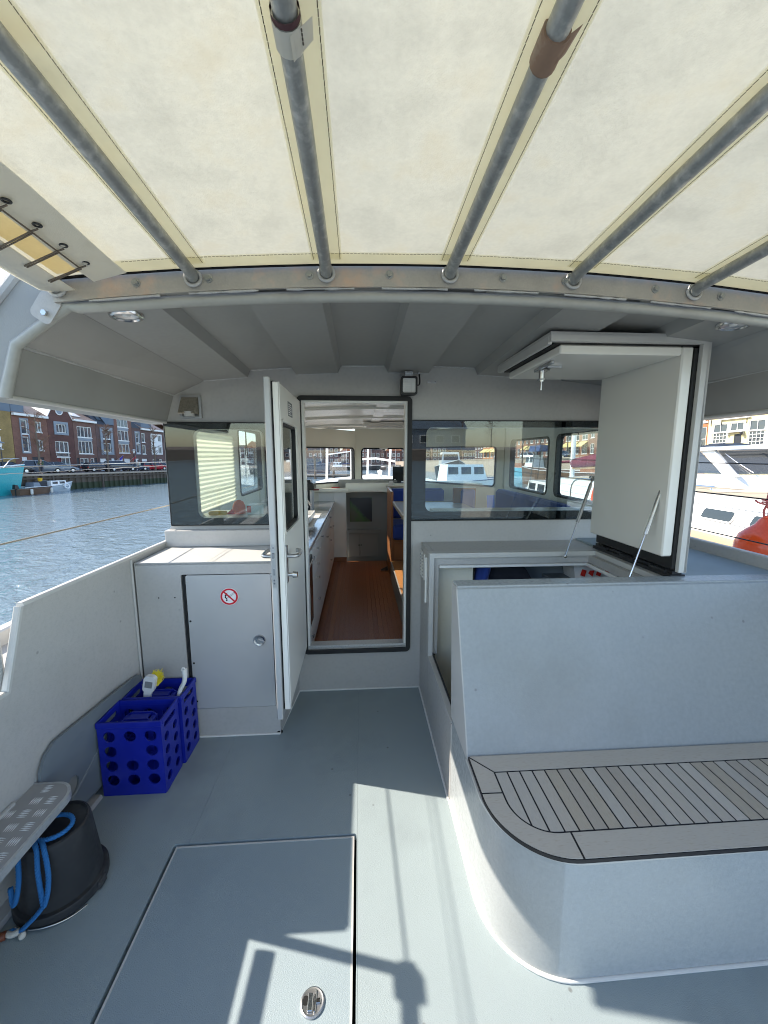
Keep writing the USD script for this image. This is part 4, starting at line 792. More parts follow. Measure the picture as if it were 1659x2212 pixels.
bk = thing('bucket', 'black rubber bucket standing upside down under the checker plate step', 'bucket', (-1.12, 1.335, 0))
c = (-1.118, 1.330, .001)
part(bk, 'body', lathe([(.128, .03), (.124, .06), (.106, .250), (.102, .263), (.095, .267), (.090, .259), (.0, .255)], c, 40), 'bucket_black', smooth=35)
part(bk, 'rim', lathe([(.120, .0), (.138, .0), (.142, .006), (.142, .030), (.138, .036), (.126, .040), (.122, .03)], c, 40), 'bucket_black', smooth=35)
part(bk, 'rim_lug', join([box(-1.005, -.968, 1.300, 1.345, .004, .034, .006)]), 'bucket_black')
part(bk, 'wire_bail', tube([(c[0] + .148 * math.cos(a), c[1] + .148 * math.sin(a), .008 + .006 * math.sin(3 * a)) for a in np.linspace(-2.0, -.5, 20)], .003, 6), 'steel', smooth=True)
def laid(path, r, pitch=.030):
    """A rope of three strands twisted round the path."""
    p = np.asarray(path, float); s = np.concatenate([[0], np.cumsum(np.linalg.norm(np.diff(p, axis=0), axis=1))]); n = max(int(s[-1] / pitch * 7), 8); t = np.linspace(0, s[-1], n)
    q = np.stack([np.interp(t, s, p[:, k]) for k in range(3)], 1); d = np.gradient(q, axis=0); d /= np.linalg.norm(d, axis=1)[:, None]; u, v, _ = frame_of(d[0]); out = [[], [], []]
    for i in range(n):
        u = u - d[i] * (u @ d[i]); u /= np.linalg.norm(u); v = np.cross(d[i], u)
        for k in range(3): a = t[i] / pitch * 2 * math.pi + k * 2.094; out[k].append(q[i] + .52 * r * (math.cos(a) * u + math.sin(a) * v))
    return join([tube(o, r * .58, 6) for o in out])
rp = thing('blue_rope', 'blue rope looped over the upturned bucket', 'rope', (-1.12, 1.28, .1))
top = c[2] + .267 + .006
loop1 = [(c[0] + .005 + .062 * math.cos(a), c[1] - .02 + .05 * math.sin(a), top) for a in np.linspace(2.6, -2.2, 14)]
down = [(-1.085, 1.225, top - .004), (-1.075, 1.206, .22), (-1.068, 1.196, .15), (-1.070, 1.190, .105)]
part(rp, 'strand', laid(spline(loop1, 5), .0076), 'rope_blue', smooth=True)
part(rp, 'strand', laid(spline([(-1.135, 1.255, top)] + [(-1.105, 1.228, top - .006), (-1.090, 1.204, .21), (-1.078, 1.192, .13), (-1.072, 1.187, .095)], 6), .0076), 'rope_blue', smooth=True)
part(rp, 'strand', laid(spline([(-1.115, 1.262, top)] + [(-1.080, 1.228, top - .008), (-1.058, 1.205, .20), (-1.058, 1.192, .14), (-1.070, 1.186, .095)], 6), .0076), 'rope_blue', smooth=True)
part(rp, 'strand', laid(spline([(-1.072, 1.186, .098), (-1.095, 1.180, .07), (-1.125, 1.178, .04), (-1.150, 1.178, .018), (-1.185, 1.183, .014)], 6), .0076), 'rope_blue', smooth=True)
part(rp, 'strand', laid(spline([(-1.165, 1.225, .25), (-1.150, 1.200, .19), (-1.158, 1.192, .13), (-1.175, 1.195, .10), (-1.19, 1.21, .15)], 6), .0076), 'rope_blue', smooth=True)
part(rp, 'whipped_end', join([tube(spline([(-1.150, 1.178, .018), (-1.170, 1.172, .014), (-1.19, 1.176, .013)], 5), .0092, 8), lathe([(0, -.011), (.010, -.006), (.010, .006), (0, .011)], (-1.135, 1.168, .014), 10)]), 'rope_white', smooth=True)
part(rp, 'toggle', tube(spline([(-1.190, 1.172, .014), (-1.205, 1.165, .015), (-1.222, 1.166, .015)], 4), .013, 8), 'toggle_brown', smooth=True)

# ================================================================ inside the cabin
fl_ = thing('cabin_floor', 'reddish brown striped wooden cabin floor', None, (0, 4, .05), kind='structure')
part(fl_, 'subfloor', box(-1.15, 1.75, 2.57, 5.5, .05, .088), 'cabin_wood_1')
xs = np.arange(-.355, .37, .0425); rg = random.Random(8)
for a in xs: part(fl_, 'floor_board', box(a + .0008, a + .0417, 2.665, 5.42, .088, .100), f'cabin_wood_{rg.choice((0, 0, 1, 2))}')
part(fl_, 'end_board', box(-.355, .37, 2.595, 2.662, .088, .1005), 'joinery')

gc = thing('galley_cabinet', 'long off white galley cabinet with drawers along the port side', 'cabinet', (-.7, 4.1, .1))
part(gc, 'carcass', box(-1.10, -.378, 2.62, 5.44, .10, .945), 'white_paint')
part(gc, 'plinth', box(-.378, -.372, 2.62, 5.44, .10, .155), 'joinery')
def front(nm, y0, y1, z0, z1, mat='white_gelcoat'): return part(gc, nm, box(-.378, -.360, y0 + .004, y1 - .004, z0 + .004, z1 - .004, .002), mat)
def knob(p, y, z): part(p, 'knob', join([cone((-.36, y, z), (-.345, y, z), .006, .006, 8), box(-.345, -.338, y - .022, y + .022, z - .006, z + .006, .002)]), 'steel')
o = front('oven_front', 2.62, 2.93, .35, .86, 'screen_black'); part(o, 'oven_handle', rod((-.345, 2.64, .84), (-.345, 2.91, .84), .007, 8), 'steel')
f = front('drawer', 2.62, 2.93, .16, .35); knob(f, 2.74, .29)
zs = [.89, .765, .64, .45, .16]
for a, b in zip(zs[1:], zs[:-1]): f = front('drawer', 2.93, 3.55, a, b); knob(f, 3.23, b - .06 if b - a > .15 else (a + b) / 2)
f = front('narrow_panel', 3.55, 3.85, .16, .89); knob(f, 3.65, .84)
f = front('cupboard_door', 3.85, 4.42, .16, .89); knob(f, 4.2, .72)
zs = [.89, .78, .65, .46, .16]
for a, b in zip(zs[1:], zs[:-1]): f = front('drawer', 4.42, 5.0, a, b); knob(f, 4.70, (a + b) / 2 + .02)
f = front('cupboard_door', 5.0, 5.43, .16, .89); knob(f, 5.19, .66)
wt = part(gc, 'worktop', join([box(-1.10, -.345, 2.62, 3.45, .945, .965, .003), box(-1.10, -.60, 3.45, 4.33, .945, .965), box(-.415, -.345, 3.45, 4.33, .945, .965), box(-1.10, -.345, 4.33, 5.43, .945, .965)]), 'worktop')
part(wt, 'edge_trim', box(-.346, -.340, 2.62, 5.43, .943, .9655), 'brushed_steel')
part(wt, 'sink', join([box(-.60, -.415, 3.45, 4.33, .80, .81), box(-.602, -.598, 3.45, 4.33, .80, .963), box(-.417, -.413, 3.45, 4.33, .80, .963), box(-.60, -.415, 3.446, 3.452, .80, .963), box(-.60, -.415, 4.328, 4.334, .80, .963)]), 'brushed_steel')
part(wt, 'tap', tube(spline([(-.56, 3.9, .965), (-.56, 3.9, 1.12), (-.52, 3.86, 1.16), (-.47, 3.8, 1.12)], 6), .010, 8), 'chrome', smooth=True)
part(wt, 'hob', box(-.95, -.45, 2.75, 3.15, .965, .972), 'black_plastic')
dk = thing('dish_rack', 'white dish rack standing on the galley worktop', 'dish rack', (-.6, 3.8, .97))
part(dk, 'tray', join([box(-.66, -.47, 3.62, 4.12, .968, .975), box(-.665, -.655, 3.62, 4.12, .97, 1.02), box(-.475, -.465, 3.62, 4.12, .97, 1.02), box(-.66, -.47, 3.615, 3.625, .97, 1.02), box(-.66, -.47, 4.115, 4.125, .97, 1.02)]), 'brush_white')
cf_ = thing('coffee_machine', 'black coffee machine with grey side on the galley worktop', 'coffee machine', (-.58, 4.6, .965))
part(cf_, 'body', join([box(-.66, -.57, 4.55, 4.75, .966, 1.20, .006), box(-.66, -.515, 4.50, 4.75, 1.20, 1.28, .010), box(-.64, -.56, 4.55, 4.70, 1.28, 1.315, .006)]), 'black_plastic')
part(cf_, 'side_panel', box(-.57, -.545, 4.55, 4.75, .966, 1.20, .003), 'raw_alloy')
part(cf_, 'lever_arm', box(-.53, -.46, 4.51, 4.55, 1.195, 1.212, .003), 'dark_red')
part(cf_, 'cup', lathe([(.018, 0), (.024, .05), (.022, .05), (.016, .004), (0, .004)], (-.60, 4.52, 1.205), 12), 'lens')
bo = thing('spirits_bottle', 'dark bottle with a white round label in front of the coffee machine', 'bottle', (-.60, 4.42, .966))
part(bo, 'glass_body', lathe([(0, 0), (.035, 0), (.037, .01), (.037, .12), (.014, .16), (.013, .20), (.015, .205), (0, .205)], (-.60, 4.42, .966), 16), 'black_plastic', smooth=40)
part(bo, 'label_patch', placed(prism(Point(0, 0).buffer(.030), 'z', 0, .002), [1, 0, 0], [0, 0, 1], [0, -1, 0], (-.598, 4.382, 1.025)), 'sign_white')
part(bo, 'neck_label', lathe([(.0135, 0), (.0135, .03)], (-.60, 4.42, 1.135), 12), 'red_plastic')

fb = thing('galley_bulkhead', 'cream painted half bulkhead with shelf at the end of the galley', 'bulkhead', (-.7, 5.47, .1))
part(fb, 'panel', join([box(-1.15, -.365, 5.445, 5.475, .10, 1.10), box(-.365, -.185, 5.445, 5.50, .10, 1.10, .006)]), 'white_paint')
part(fb, 'shelf', box(-1.15, -.165, 5.40, 6.0, 1.105, 1.130, .006), 'cream_paint')
part(fb, 'shelf_lip', box(-1.15, -.150, 5.385, 5.402, 1.095, 1.145, .004), 'cream_paint')
part(fb, 'skirting', box(-.372, -.185, 5.425, 5.444, .10, .165), 'joinery')
dsh = thing('dashboard', 'cream painted dash panel under the front windows', 'dashboard', (.3, 5.9, 1.0))
part(dsh, 'panel', join([box(-.185, 1.75, 5.50, 5.53, 1.08, 1.18), box(-.185, 1.75, 5.50, 6.0, 1.18, 1.20, .004)]), 'cream_paint')
part(dsh, 'red_pen', box(-.42, -.28, 5.62, 5.64, 1.131, 1.142), 'red_plastic')
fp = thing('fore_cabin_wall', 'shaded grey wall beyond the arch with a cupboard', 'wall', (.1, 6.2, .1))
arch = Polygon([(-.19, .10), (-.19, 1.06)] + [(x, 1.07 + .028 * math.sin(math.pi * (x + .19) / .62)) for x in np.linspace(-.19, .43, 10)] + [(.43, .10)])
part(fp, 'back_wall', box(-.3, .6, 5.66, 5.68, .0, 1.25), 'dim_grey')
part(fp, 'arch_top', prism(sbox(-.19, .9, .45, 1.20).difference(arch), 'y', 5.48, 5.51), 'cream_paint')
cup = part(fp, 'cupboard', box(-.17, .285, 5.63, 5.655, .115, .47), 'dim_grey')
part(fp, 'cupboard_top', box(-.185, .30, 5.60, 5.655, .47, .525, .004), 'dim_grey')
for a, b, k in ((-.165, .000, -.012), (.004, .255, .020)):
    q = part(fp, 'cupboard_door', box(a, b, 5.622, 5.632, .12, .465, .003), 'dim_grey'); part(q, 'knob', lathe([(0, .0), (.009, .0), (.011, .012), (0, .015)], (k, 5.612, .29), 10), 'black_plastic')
mp = thing('map_picture', 'dark satellite map picture of green land hung on the grey wall', 'picture', (.02, 5.65, .65))
part(mp, 'print', box(-.140, .180, 5.650, 5.656, .635, .985), 'map_print')
sh_ = thing('shoe', 'dark shoe lying on the cabin floor by the settee', 'shoe', (.33, 4.95, .1))
part(sh_, 'upper', hull([(.27, 4.93, .11), (.27, 5.0, .11), (.36, 4.92, .11), (.37, 5.0, .11), (.33, 4.93, .15), (.36, 4.98, .16), (.28, 4.95, .13)]), 'black_plastic', smooth=60)
part(sh_, 'sole', box(.265, .375, 4.915, 5.005, .1005, .112, .004), 'joinery')

pf = thing('dinette_platform', 'raised wooden dinette platform with a pale side along the floor', 'platform', (1.0, 4, .1))
part(pf, 'side', box(.372, .385, 2.60, 4.62, .10, .318), 'dim_grey')
for k, a in enumerate(np.arange(.385, 1.70, .105)): part(pf, 'platform_board', box(a + .001, min(a + .104, 1.74), 2.60, 5.3, .30, .325 + .001 * (k == 0)), f'platform_wood')
st_ = thing('settee', 'wooden settee with bright blue seat and back cushions', 'settee', (.8, 4.9, .3))
part(st_, 'base', box(.375, 1.7, 4.62, 5.2, .325, .585, .004), 'joinery'); part(st_, 'base', box(.372, .40, 4.60, 5.25, .10, 1.17, .004), 'joinery')
part(st_, 'drawer_front', box(.41, .90, 4.606, 4.619, .35, .55, .003), 'joinery')
part(st_, 'seat_cushion', box(.39, 1.10, 4.58, 5.02, .586, .775, .03), 'blue_cloth', smooth=30)
part(st_, 'back_cushion', box(.402, 1.10, 5.02, 5.14, .78, 1.165, .03), 'blue_cloth', smooth=30)
part(st_, 'seat_cushion', box(1.25, 1.72, 3.0, 4.58, .586, .74, .03), 'blue_cloth', smooth=30)
part(st_, 'back_cushion', box(1.60, 1.72, 3.02, 4.55, .75, 1.20, .03), 'blue_cloth', smooth=30)
part(st_, 'back_board', box(1.05, 1.30, 4.30, 4.36, .75, 1.235, .006), 'joinery'); part(st_, 'back_cushion', box(1.12, 1.28, 4.25, 4.30, .78, 1.22, .02), 'blue_cloth', smooth=30)
a_ = thing('aft_settee', 'blue aft settee with a pale wood top edge behind the right window', 'settee', (1.0, 2.8, .3))
part(a_, 'backrest', box(.52, 1.70, 2.63, 2.72, .33, 1.195), 'cream_paint'); part(a_, 'wood_edge', box(.50, 1.72, 2.615, 2.76, 1.195, 1.222, .006), 'table_wood')
part(a_, 'seat_cushion', box(.55, 1.3, 2.75, 3.2, .52, .68, .03), 'blue_cloth', smooth=30); part(a_, 'base', box(.56, 1.3, 2.75, 3.2, .325, .52), 'joinery')
tb = thing('saloon_table', 'pale grey topped saloon table with a wooden edge', 'table', (.8, 3.9, .9))
part(tb, 'top', box(.40, 1.15, 3.40, 4.42, 1.045, 1.066, .003), 'table_grey'); part(tb, 'edge', join([box(.378, .402, 3.378, 4.445, 1.03, 1.074, .005), box(.402, 1.15, 3.376, 3.402, 1.03, 1.074, .005), box(.402, 1.15, 4.42, 4.446, 1.03, 1.074, .005)]), 'table_wood')
part(tb, 'pedestal', cone((.75, 3.9, .325), (.75, 3.9, 1.045), .05, .04, 14), 'steel')
pp = thing('blue_leaflet', 'bright blue leaflet standing behind the right window', 'leaflet', (1.23, 3.6, 1.07))
part(pp, 'sheet', hull([(1.195, 3.58, 1.066), (1.275, 3.60, 1.066), (1.20, 3.63, 1.22), (1.28, 3.65, 1.22), (1.196, 3.583, 1.066), (1.276, 3.603, 1.066)]), 'leaflet_blue')
mo = thing('monitor', 'small black monitor standing on the dash', 'monitor', (.55, 5.6, 1.2))
part(mo, 'screen', box(.475, .66, 5.58, 5.60, 1.235, 1.435, .004), 'screen_black'); part(mo, 'stand', join([box(.54, .60, 5.59, 5.62, 1.20, 1.24), box(.50, .64, 5.55, 5.64, 1.201, 1.209)]), 'black_plastic'); part(mo, 'badge', box(.495, .52, 5.5785, 5.580, 1.242, 1.25), 'sign_white')
nv = thing('radio_set', 'grey marine radio set on the shelf beside the monitor', 'radio', (.43, 5.5, 1.18))
part(nv, 'case', hull([(.40, 5.40, 1.17), (.47, 5.40, 1.17), (.40, 5.48, 1.17), (.47, 5.48, 1.17), (.42, 5.46, 1.235), (.47, 5.46, 1.235), (.42, 5.48, 1.235), (.47, 5.48, 1.235)]), 'raw_alloy'); part(nv, 'shelf', box(.37, .62, 5.36, 5.50, 1.155, 1.17, .003), 'table_wood')
ld_ = thing('strip_light', 'long white ceiling strip light in the cabin', 'ceiling light', (.35, 5.0, 1.95))
part(ld_, 'housing', box(.05, .62, 4.62, 4.86, 1.925, 1.966, .010), 'white_gelcoat'); part(ld_, 'diffuser', box(.09, .58, 4.65, 4.83, 1.915, 1.926, .004), 'lens')
for x, y, lab in ((-.62, 4.55, 'small round ceiling spot over the galley'), (-.12, 5.9, 'small round ceiling spot near the front windows')):
    t = thing('cabin_spot', lab, 'ceiling spot', (x, y, 1.94), group='small round spots in the cabin ceiling'); z = 1.985 - .035 * (x - .31) ** 2
    part(t, 'ring', lathe([(.03, 0), (.034, -.005), (.045, -.004), (.046, .002)], (x, y, z), 20), 'raw_alloy', smooth=40); part(t, 'lens', lathe([(0, -.002), (.031, -.001)], (x, y, z), 20), 'lens')
pc = thing('window_camera', 'small white device mounted above the front window pillar', 'device', (.36, 5.95, 1.69))
part(pc, 'case', hull([(.30, 5.93, 1.70), (.44, 5.93, 1.70), (.30, 5.99, 1.70), (.44, 5.99, 1.70), (.33, 5.92, 1.675), (.41, 5.92, 1.675)]), 'white_paint'); part(pc, 'eye', lathe([(0, -.02), (.018, -.014), (.02, 0)], (.37, 5.93, 1.678), 12), 'black_plastic')

bl = thing('pleated_blind', 'cream pleated blind drawn down behind the left window', 'blind', (-1.1, 3.15, 1.2))
nP = 17; zz = np.linspace(1.755, 1.205, 2 * nP + 1); V, F = [], []
for i, z in enumerate(zz):
    x = -1.105 + (.012 if i % 2 else 0); V += [(x, 2.64, z), (x, 3.585, z)]
for i in range(2 * nP): a = 2 * i; F += [(a, a + 1, a + 3), (a, a + 3, a + 2)]
part(bl, 'pleats', trimesh.Trimesh(np.array(V), np.array(F), process=False), 'blind_cloth'); part(bl, 'head_rail', box(-1.12, -1.085, 2.63, 3.60, 1.755, 1.780, .003), 'white_paint'); part(bl, 'bottom_rail', box(-1.115, -1.085, 2.63, 3.60, 1.190, 1.206, .003), 'white_paint')
wc = thing('wrist_loop', 'black cord loop hanging behind the left window', 'cord', (-.75, 2.72, 1.6))
part(wc, 'loop', tube([(-.747, 2.70, 1.755), (-.749, 2.70, 1.66), (-.753, 2.70, 1.60), (-.747, 2.70, 1.590), (-.741, 2.70, 1.60), (-.744, 2.70, 1.66), (-.746, 2.70, 1.755)], .0028, 6), 'black_rubber', smooth=True)
for nm, lab, cat, m, mt in (('yellow_torch', 'yellow tube lying on the left window sill', 'torch', tube([(-1.0, 2.66, 1.212), (-.985, 2.66, 1.212), (-.89, 2.665, 1.214), (-.885, 2.665, 1.214)], [.012, .016, .016, .010], 12), 'yellow_plastic'),
                            ('red_bag', 'red soft bag on the left window sill', 'bag', hull([(-.91, 2.72, 1.196), (-.80, 2.72, 1.196), (-.90, 2.84, 1.196), (-.80, 2.84, 1.196), (-.87, 2.74, 1.235), (-.82, 2.76, 1.245)]), 'red_plastic'),
                            ('orange_float', 'orange egg shaped float on the left window sill', 'float', lathe([(0, 0), (.028, .008), (.043, .035), (.042, .06), (.030, .088), (.012, .100), (0, .102)], (-.815, 2.70, 1.196), 20), 'orange_plastic')):
    t = thing(nm, lab, cat, m.bounds.mean(0)); part(t, 'body', m, mt, smooth=50)
t = thing('window_sill_shelf', 'white shelf inside below the left window', 'shelf', (-.85, 2.75, 1.18)); part(t, 'shelf_board', box(-1.12, -.40, 2.57, 2.95, 1.170, 1.195, .004), 'white_paint')
part(t, 'bracket', box(-.80, -.78, 2.6, 2.9, 1.10, 1.17), 'white_paint')
t = thing('tissue_box', 'pale printed box standing on the left window sill', 'box', (-.70, 2.75, 1.2)); part(t, 'carton', box(-.765, -.65, 2.70, 2.80, 1.196, 1.262, .003), 'brush_white'); part(t, 'red_stripe', box(-.762, -.735, 2.6985, 2.6995, 1.21, 1.255), 'red_plastic')

# ================================================================ outside the boat (true horizontal, metres above the cockpit floor)
WZ = -1.3
def grid(x0, x1, y0, y1, n, z):
    xs, ys = np.linspace(x0, x1, n), np.linspace(y0, y1, n); V = np.array([(x, y, z) for y in ys for x in xs]); F = []
    for j in range(n - 1):
        for i in range(n - 1): a = j * n + i; F += [(a, a + 1, a + n + 1), (a, a + n + 1, a + n)]
    return trimesh.Trimesh(V, np.array(F), process=False)
wm = grid(-900, 900, -700, 1300, 3, WZ); p_ = '/World/water'
usdkit.mesh(stage, p_, wm, LK + 'water'); mark(stage.GetPrimAtPath(p_), 'rippled harbour water', None, kind='structure')

LA, LD, LN = np.array([-32.3, 37.3, 0]), np.array([.179, .984, 0.0]), np.array([-.984, .179, 0.0])
RA, RD, RN = np.array([51.0, 68.0, 0]), np.array([-.12, .993, 0.0]), np.array([.993, .12, 0.0])
LM, RM = np.eye(4), np.eye(4)
LM[:3, 0], LM[:3, 1], LM[:3, 3] = LD, LN, LA
RM[:3, 0], RM[:3, 1], RM[:3, 3] = -RD, RN, RA           # right bank: u runs towards us
RFLIP = True
def bank(name, label, cat, M, at=(0, 0, 0), group=None, kind=None, rz=0.0, mirror=False):
    """A thing whose parts are modelled in the bank's axes (u along the quay, o inland, z up)."""
    p = fresh('/World', name); x = UsdGeom.Xform.Define(stage, p); x.AddTransformOp().Set(gfm(M @ shift(at) @ rotz(rz))); mark(x.GetPrim(), label, cat, group, kind)
    return Thing(p, np.zeros(3))

# --- left bank: quay, street and land
q = bank('quay_wall', 'dark timber sheet pile quay wall with green algae above the water', 'quay wall', LM)
us = np.arange(-70, 150, .8)
part(q, 'pile_sheet', prism(Polygon([(u + d, 2.0 + (.16 if k % 2 else 0)) for u in us for k, d in ((0, 0), (0, .35), (1, .40), (1, .75))] + [(150, 2.6), (-70, 2.6)]), 'z', -.55, .34), 'pile_wood')
part(q, 'algae_band', prism(Polygon([(u + d, 1.985 + (.16 if k % 2 else 0)) for u in us for k, d in ((0, 0), (0, .35), (1, .40), (1, .75))] + [(150, 2.6), (-70, 2.6)]), 'z', -2.5, -.55), 'algae')
part(q, 'coping', box(-70, 150, 1.90, 2.6, .34, .54, .02), 'coping'); part(q, 'waling', box(-70, 150, 1.86, 1.99, .02, .14), 'pile_wood')
for u in np.arange(-6, 60, 6.5): part(q, 'fender_post', box(u, u + .18, 1.80, 1.98, -2, .30), 'pile_wood')
lnd = bank('street', 'brick paved street along the left quay', None, LM, kind='structure'); part(lnd, 'paving', box(-70, 150, 2.6, 160, -.5, .52), 'paving')

def window(t, u0, u1, z0, z1, nx=2, nz=1, o=0.0, fr='gutter_white', bar=.055, glass_='far_glass', sill=True, blocks=()):
    """A window set back in the wall: frame with its glazing bars, pane, sill."""
    w = .085; bars = sbox(u0, z0, u1, z1).difference(sbox(u0 + w, z0 + w, u1 - w, z1 - w))
    add = [sbox(u0 + (u1 - u0) * k / nx - bar / 2, z0, u0 + (u1 - u0) * k / nx + bar / 2, z1) for k in range(1, nx)] + [sbox(u0, z0 + (z1 - z0) * k / nz - bar / 2, u1, z0 + (z1 - z0) * k / nz + bar / 2) for k in range(1, nz)]
    f = part(t, 'window', prism(unary_union([bars] + add), 'y', o + .05, o + .13), fr)
    part(f, 'pane', box(u0 + .02, u1 - .02, o + .125, o + .15, z0 + .02, z1 - .02), glass_)
    if sill: part(f, 'sill', box(u0 - .06, u1 + .06, o - .06, o + .06, z0 - .09, z0 - .005), fr)
    return f
def walled(t, u0, u1, zb, ze, mat, holes, o, th=.30, top=None):
    poly = Polygon(top) if top else sbox(u0, zb, u1, ze)
    part(t, 'wall', prism(poly.difference(unary_union([sbox(*h) for h in holes]) if holes else Polygon()), 'y', o, o + th), mat)
def door(t, u0, u1, z0, z1, mat, o, light=True):
    d = part(t, 'door', box(u0, u1, o + .06, o + .12, z0, z1, .01), mat)
    if light: part(d, 'door_light', box(u0 + (u1 - u0) * .38, u0 + (u1 - u0) * .62, o + .05, o + .061, z0 + (z1 - z0) * .55, z0 + (z1 - z0) * .72), 'far_glass')
    return d
O = 10.0; G0 = .40
def house(label, u0, u1, wall, ze, wins, doors=(), gable=None, extra=None):
    """wins: (u0, u1, z0, z1, nx, nz[, panel material round it])."""
    t = bank('town_house', label, 'house', LM, group=None)
    holes = [(w[0], w[2], w[1], w[3]) for w in wins] + [(d[0], d[2], d[1], d[3]) for d in doors]
    top = None
    if gable: top = [(u0, G0), (u1, G0), (u1, ze), ((u0 + u1) / 2 + gable[1], ze + gable[0]), ((u0 + u1) / 2 - gable[1], ze + gable[0]), (u0, ze)]
    walled(t, u0 + .012, u1 - .012, G0, ze, wall, holes, O, top=[(a + (.012 if a == u0 else -.012 if a == u1 else 0), b) for a, b in top] if top else None)
    for w in wins: window(t, w[0], w[1], w[2], w[3], w[4], w[5], O)
    for d in doors: door(t, *d[:4], d[4], O, d[5] if len(d) > 5 else True)
    part(t, 'side_walls', join([box(u0 + .012, u0 + .3, O + .30, O + 9, G0, ze - .05), box(u1 - .3, u1 - .012, O + .30, O + 9, G0, ze - .05), box(u0 + .3, u1 - .3, O + 8.8, O + 9, G0, ze - .05)]), wall)
    part(t, 'inner_floor', join([box(u0 + .3, u1 - .3, O + .35, O + 8.7, z, z + .2) for z in (3.0, 5.4)] + [box(u0 + .3, u1 - .3, O + 2.2, O + 2.3, G0, ze)]), 'dim_grey')
    if extra: extra(t)
    return t
def ring(t, nm, u0, u1, z0, z1, i, mat, pr=.05): part(t, nm, prism(sbox(u0, z0, u1, z1).difference(sbox(*i)), 'y', O - pr, O + .02), mat)
def pitched(t, u0, u1, ze, zr, mat, over=.15, gut=True, slope=4.2):
    part(t, 'roof', hull([(u0 + .02, O - over, ze), (u1 - .02, O - over, ze), (u0 + .02, O + slope, zr), (u1 - .02, O + slope, zr), (u0 + .02, O - over, ze + .1), (u1 - .02, O - over, ze + .1), (u0 + .02, O + slope, zr + .1), (u1 - .02, O + slope, zr + .1)]), mat)
    part(t, 'roof', hull([(u0 + .02, O + slope, zr), (u1 - .02, O + slope, zr), (u0 + .02, O + 2 * slope, ze), (u1 - .02, O + 2 * slope, ze), (u0 + .02, O + slope, zr + .1), (u1 - .02, O + slope, zr + .1), (u0 + .02, O + 2 * slope, ze + .1), (u1 - .02, O + 2 * slope, ze + .1)]), mat)
    if gut: part(t, 'gutter', box(u0 + .02, u1 - .02, O - .40, O - .02, ze - .26, ze + .02, .03), 'gutter_white')
def dormer(t, u0, u1, z0, z1, mat, side, o0=-.05, d=2.6):
    f = part(t, 'dormer', box(u0, u1, O + o0, O + o0 + d, z0, z1, .02), mat); part(f, 'dormer_window', box(u0 + .2, u1 - .2, O + o0 - .01, O + o0 + .01, z0 + .15, z1 - .15) if side == 'w' else box(u1, u1 + .03, O + o0 + .1, O + o0 + d, z0 + .05, z1 - .05), 'far_glass' if side == 'w' else side)

def x1(t): part(t, 'cladding', box(2.6, 10.34, O - .03, O + .3, 7.6, 10.2), 'slate_blue')
house('mustard brick house with blue grey upper cladding at the left edge of the view', 2.6, 10.36, 'brick_mustard', 7.6, [(7.6, 9.05, 3.3, 4.7, 2, 1), (7.6, 9.05, 5.5, 6.9, 2, 1), (4.2, 6.4, 5.5, 6.9, 3, 1), (4.2, 6.4, 3.3, 4.7, 3, 1)], [(5.0, 5.9, G0, 2.4, 'facade_grey')], extra=x1)
def x2(t):
    ring(t, 'window_surround', 11.25, 12.30, 2.85, 7.02, (11.40, 3.05, 12.15, 6.85), 'facade_grey'); part(t, 'panel', box(11.40, 12.15, O + .02, O + .14, 4.85, 5.15), 'facade_white')
    pitched(t, 10.38, 14.66, 7.50, 9.9, 'roof_tile'); dormer(t, 10.42, 11.95, 7.6, 8.85, 'slate_blue', 'brick_brown', -.02, 2.2)
house('red brown brick house with a tall grey framed window strip and dormer', 10.38, 14.70, 'brick_red', 7.45, [(11.40, 12.15, 3.05, 4.85, 1, 1), (11.40, 12.15, 5.15, 6.85, 1, 2), (13.09, 13.92, 5.49, 6.78, 2, 1), (13.09, 13.92, 3.26, 4.57, 2, 1)], [(11.11, 11.76, G0, 2.43, 'facade_white'), (12.35, 13.85, G0, 2.43, 'slate_dark', False)], extra=x2)
def x3(t):
    c = part(t, 'round_window', placed(prism(Point(0, 0).buffer(.50).difference(Point(0, 0).buffer(.40)), 'z', 0, .12), [1, 0, 0], [0, 0, 1], [0, -1, 0], (16.48, O + .05, 8.43)), 'facade_white'); part(c, 'pane', placed(prism(Point(0, 0).buffer(.42), 'z', 0, .04), [1, 0, 0], [0, 0, 1], [0, -1, 0], (16.48, O + .01, 8.43)), 'facade_grey')
    ring(t, 'window_surround', 15.55, 17.58, 5.38, 7.08, (15.85, 5.65, 17.28, 6.76), 'facade_grey', .08)
    for s in (0, 1): part(t, 'verge', hull([(a, O + b, z) for b in (-.06, 5) for a, z in (((14.74, 7.45), (14.62, 7.38), (16.2, 9.95), (16.05, 9.98)) if s == 0 else ((18.34, 7.45), (18.46, 7.38), (16.9, 9.95), (17.05, 9.98)))]), 'gutter_white')
house('dark red gabled house with a round gable window', 14.72, 18.36, 'brick_dark', 7.44, [(15.85, 17.28, 5.65, 6.76, 3, 1), (15.53, 17.46, 3.07, 4.52, 3, 1), (15.60, 17.46, 2.47, 3.07, 1, 1), (16.20, 17.49, .7, 2.42, 2, 2)], [(15.62, 16.16, G0, 2.36, 'dark_red')], gable=(2.5, .35), extra=x3)
def x4(t):
    pitched(t, 18.40, 22.0, 7.62, 9.7, 'roof_tile'); part(t, 'skylight', hull([(18.9, O + .5, 8.10), (20.3, O + .5, 8.10), (18.9, O + 1.9, 8.80), (20.3, O + 1.9, 8.80), (18.9, O + .5, 8.2), (20.3, O + 1.9, 8.9)]), 'facade_white')
    part(t, 'spandrel', box(18.95, 21.25, O - .03, O + .06, 4.80, 5.24), 'facade_grey')
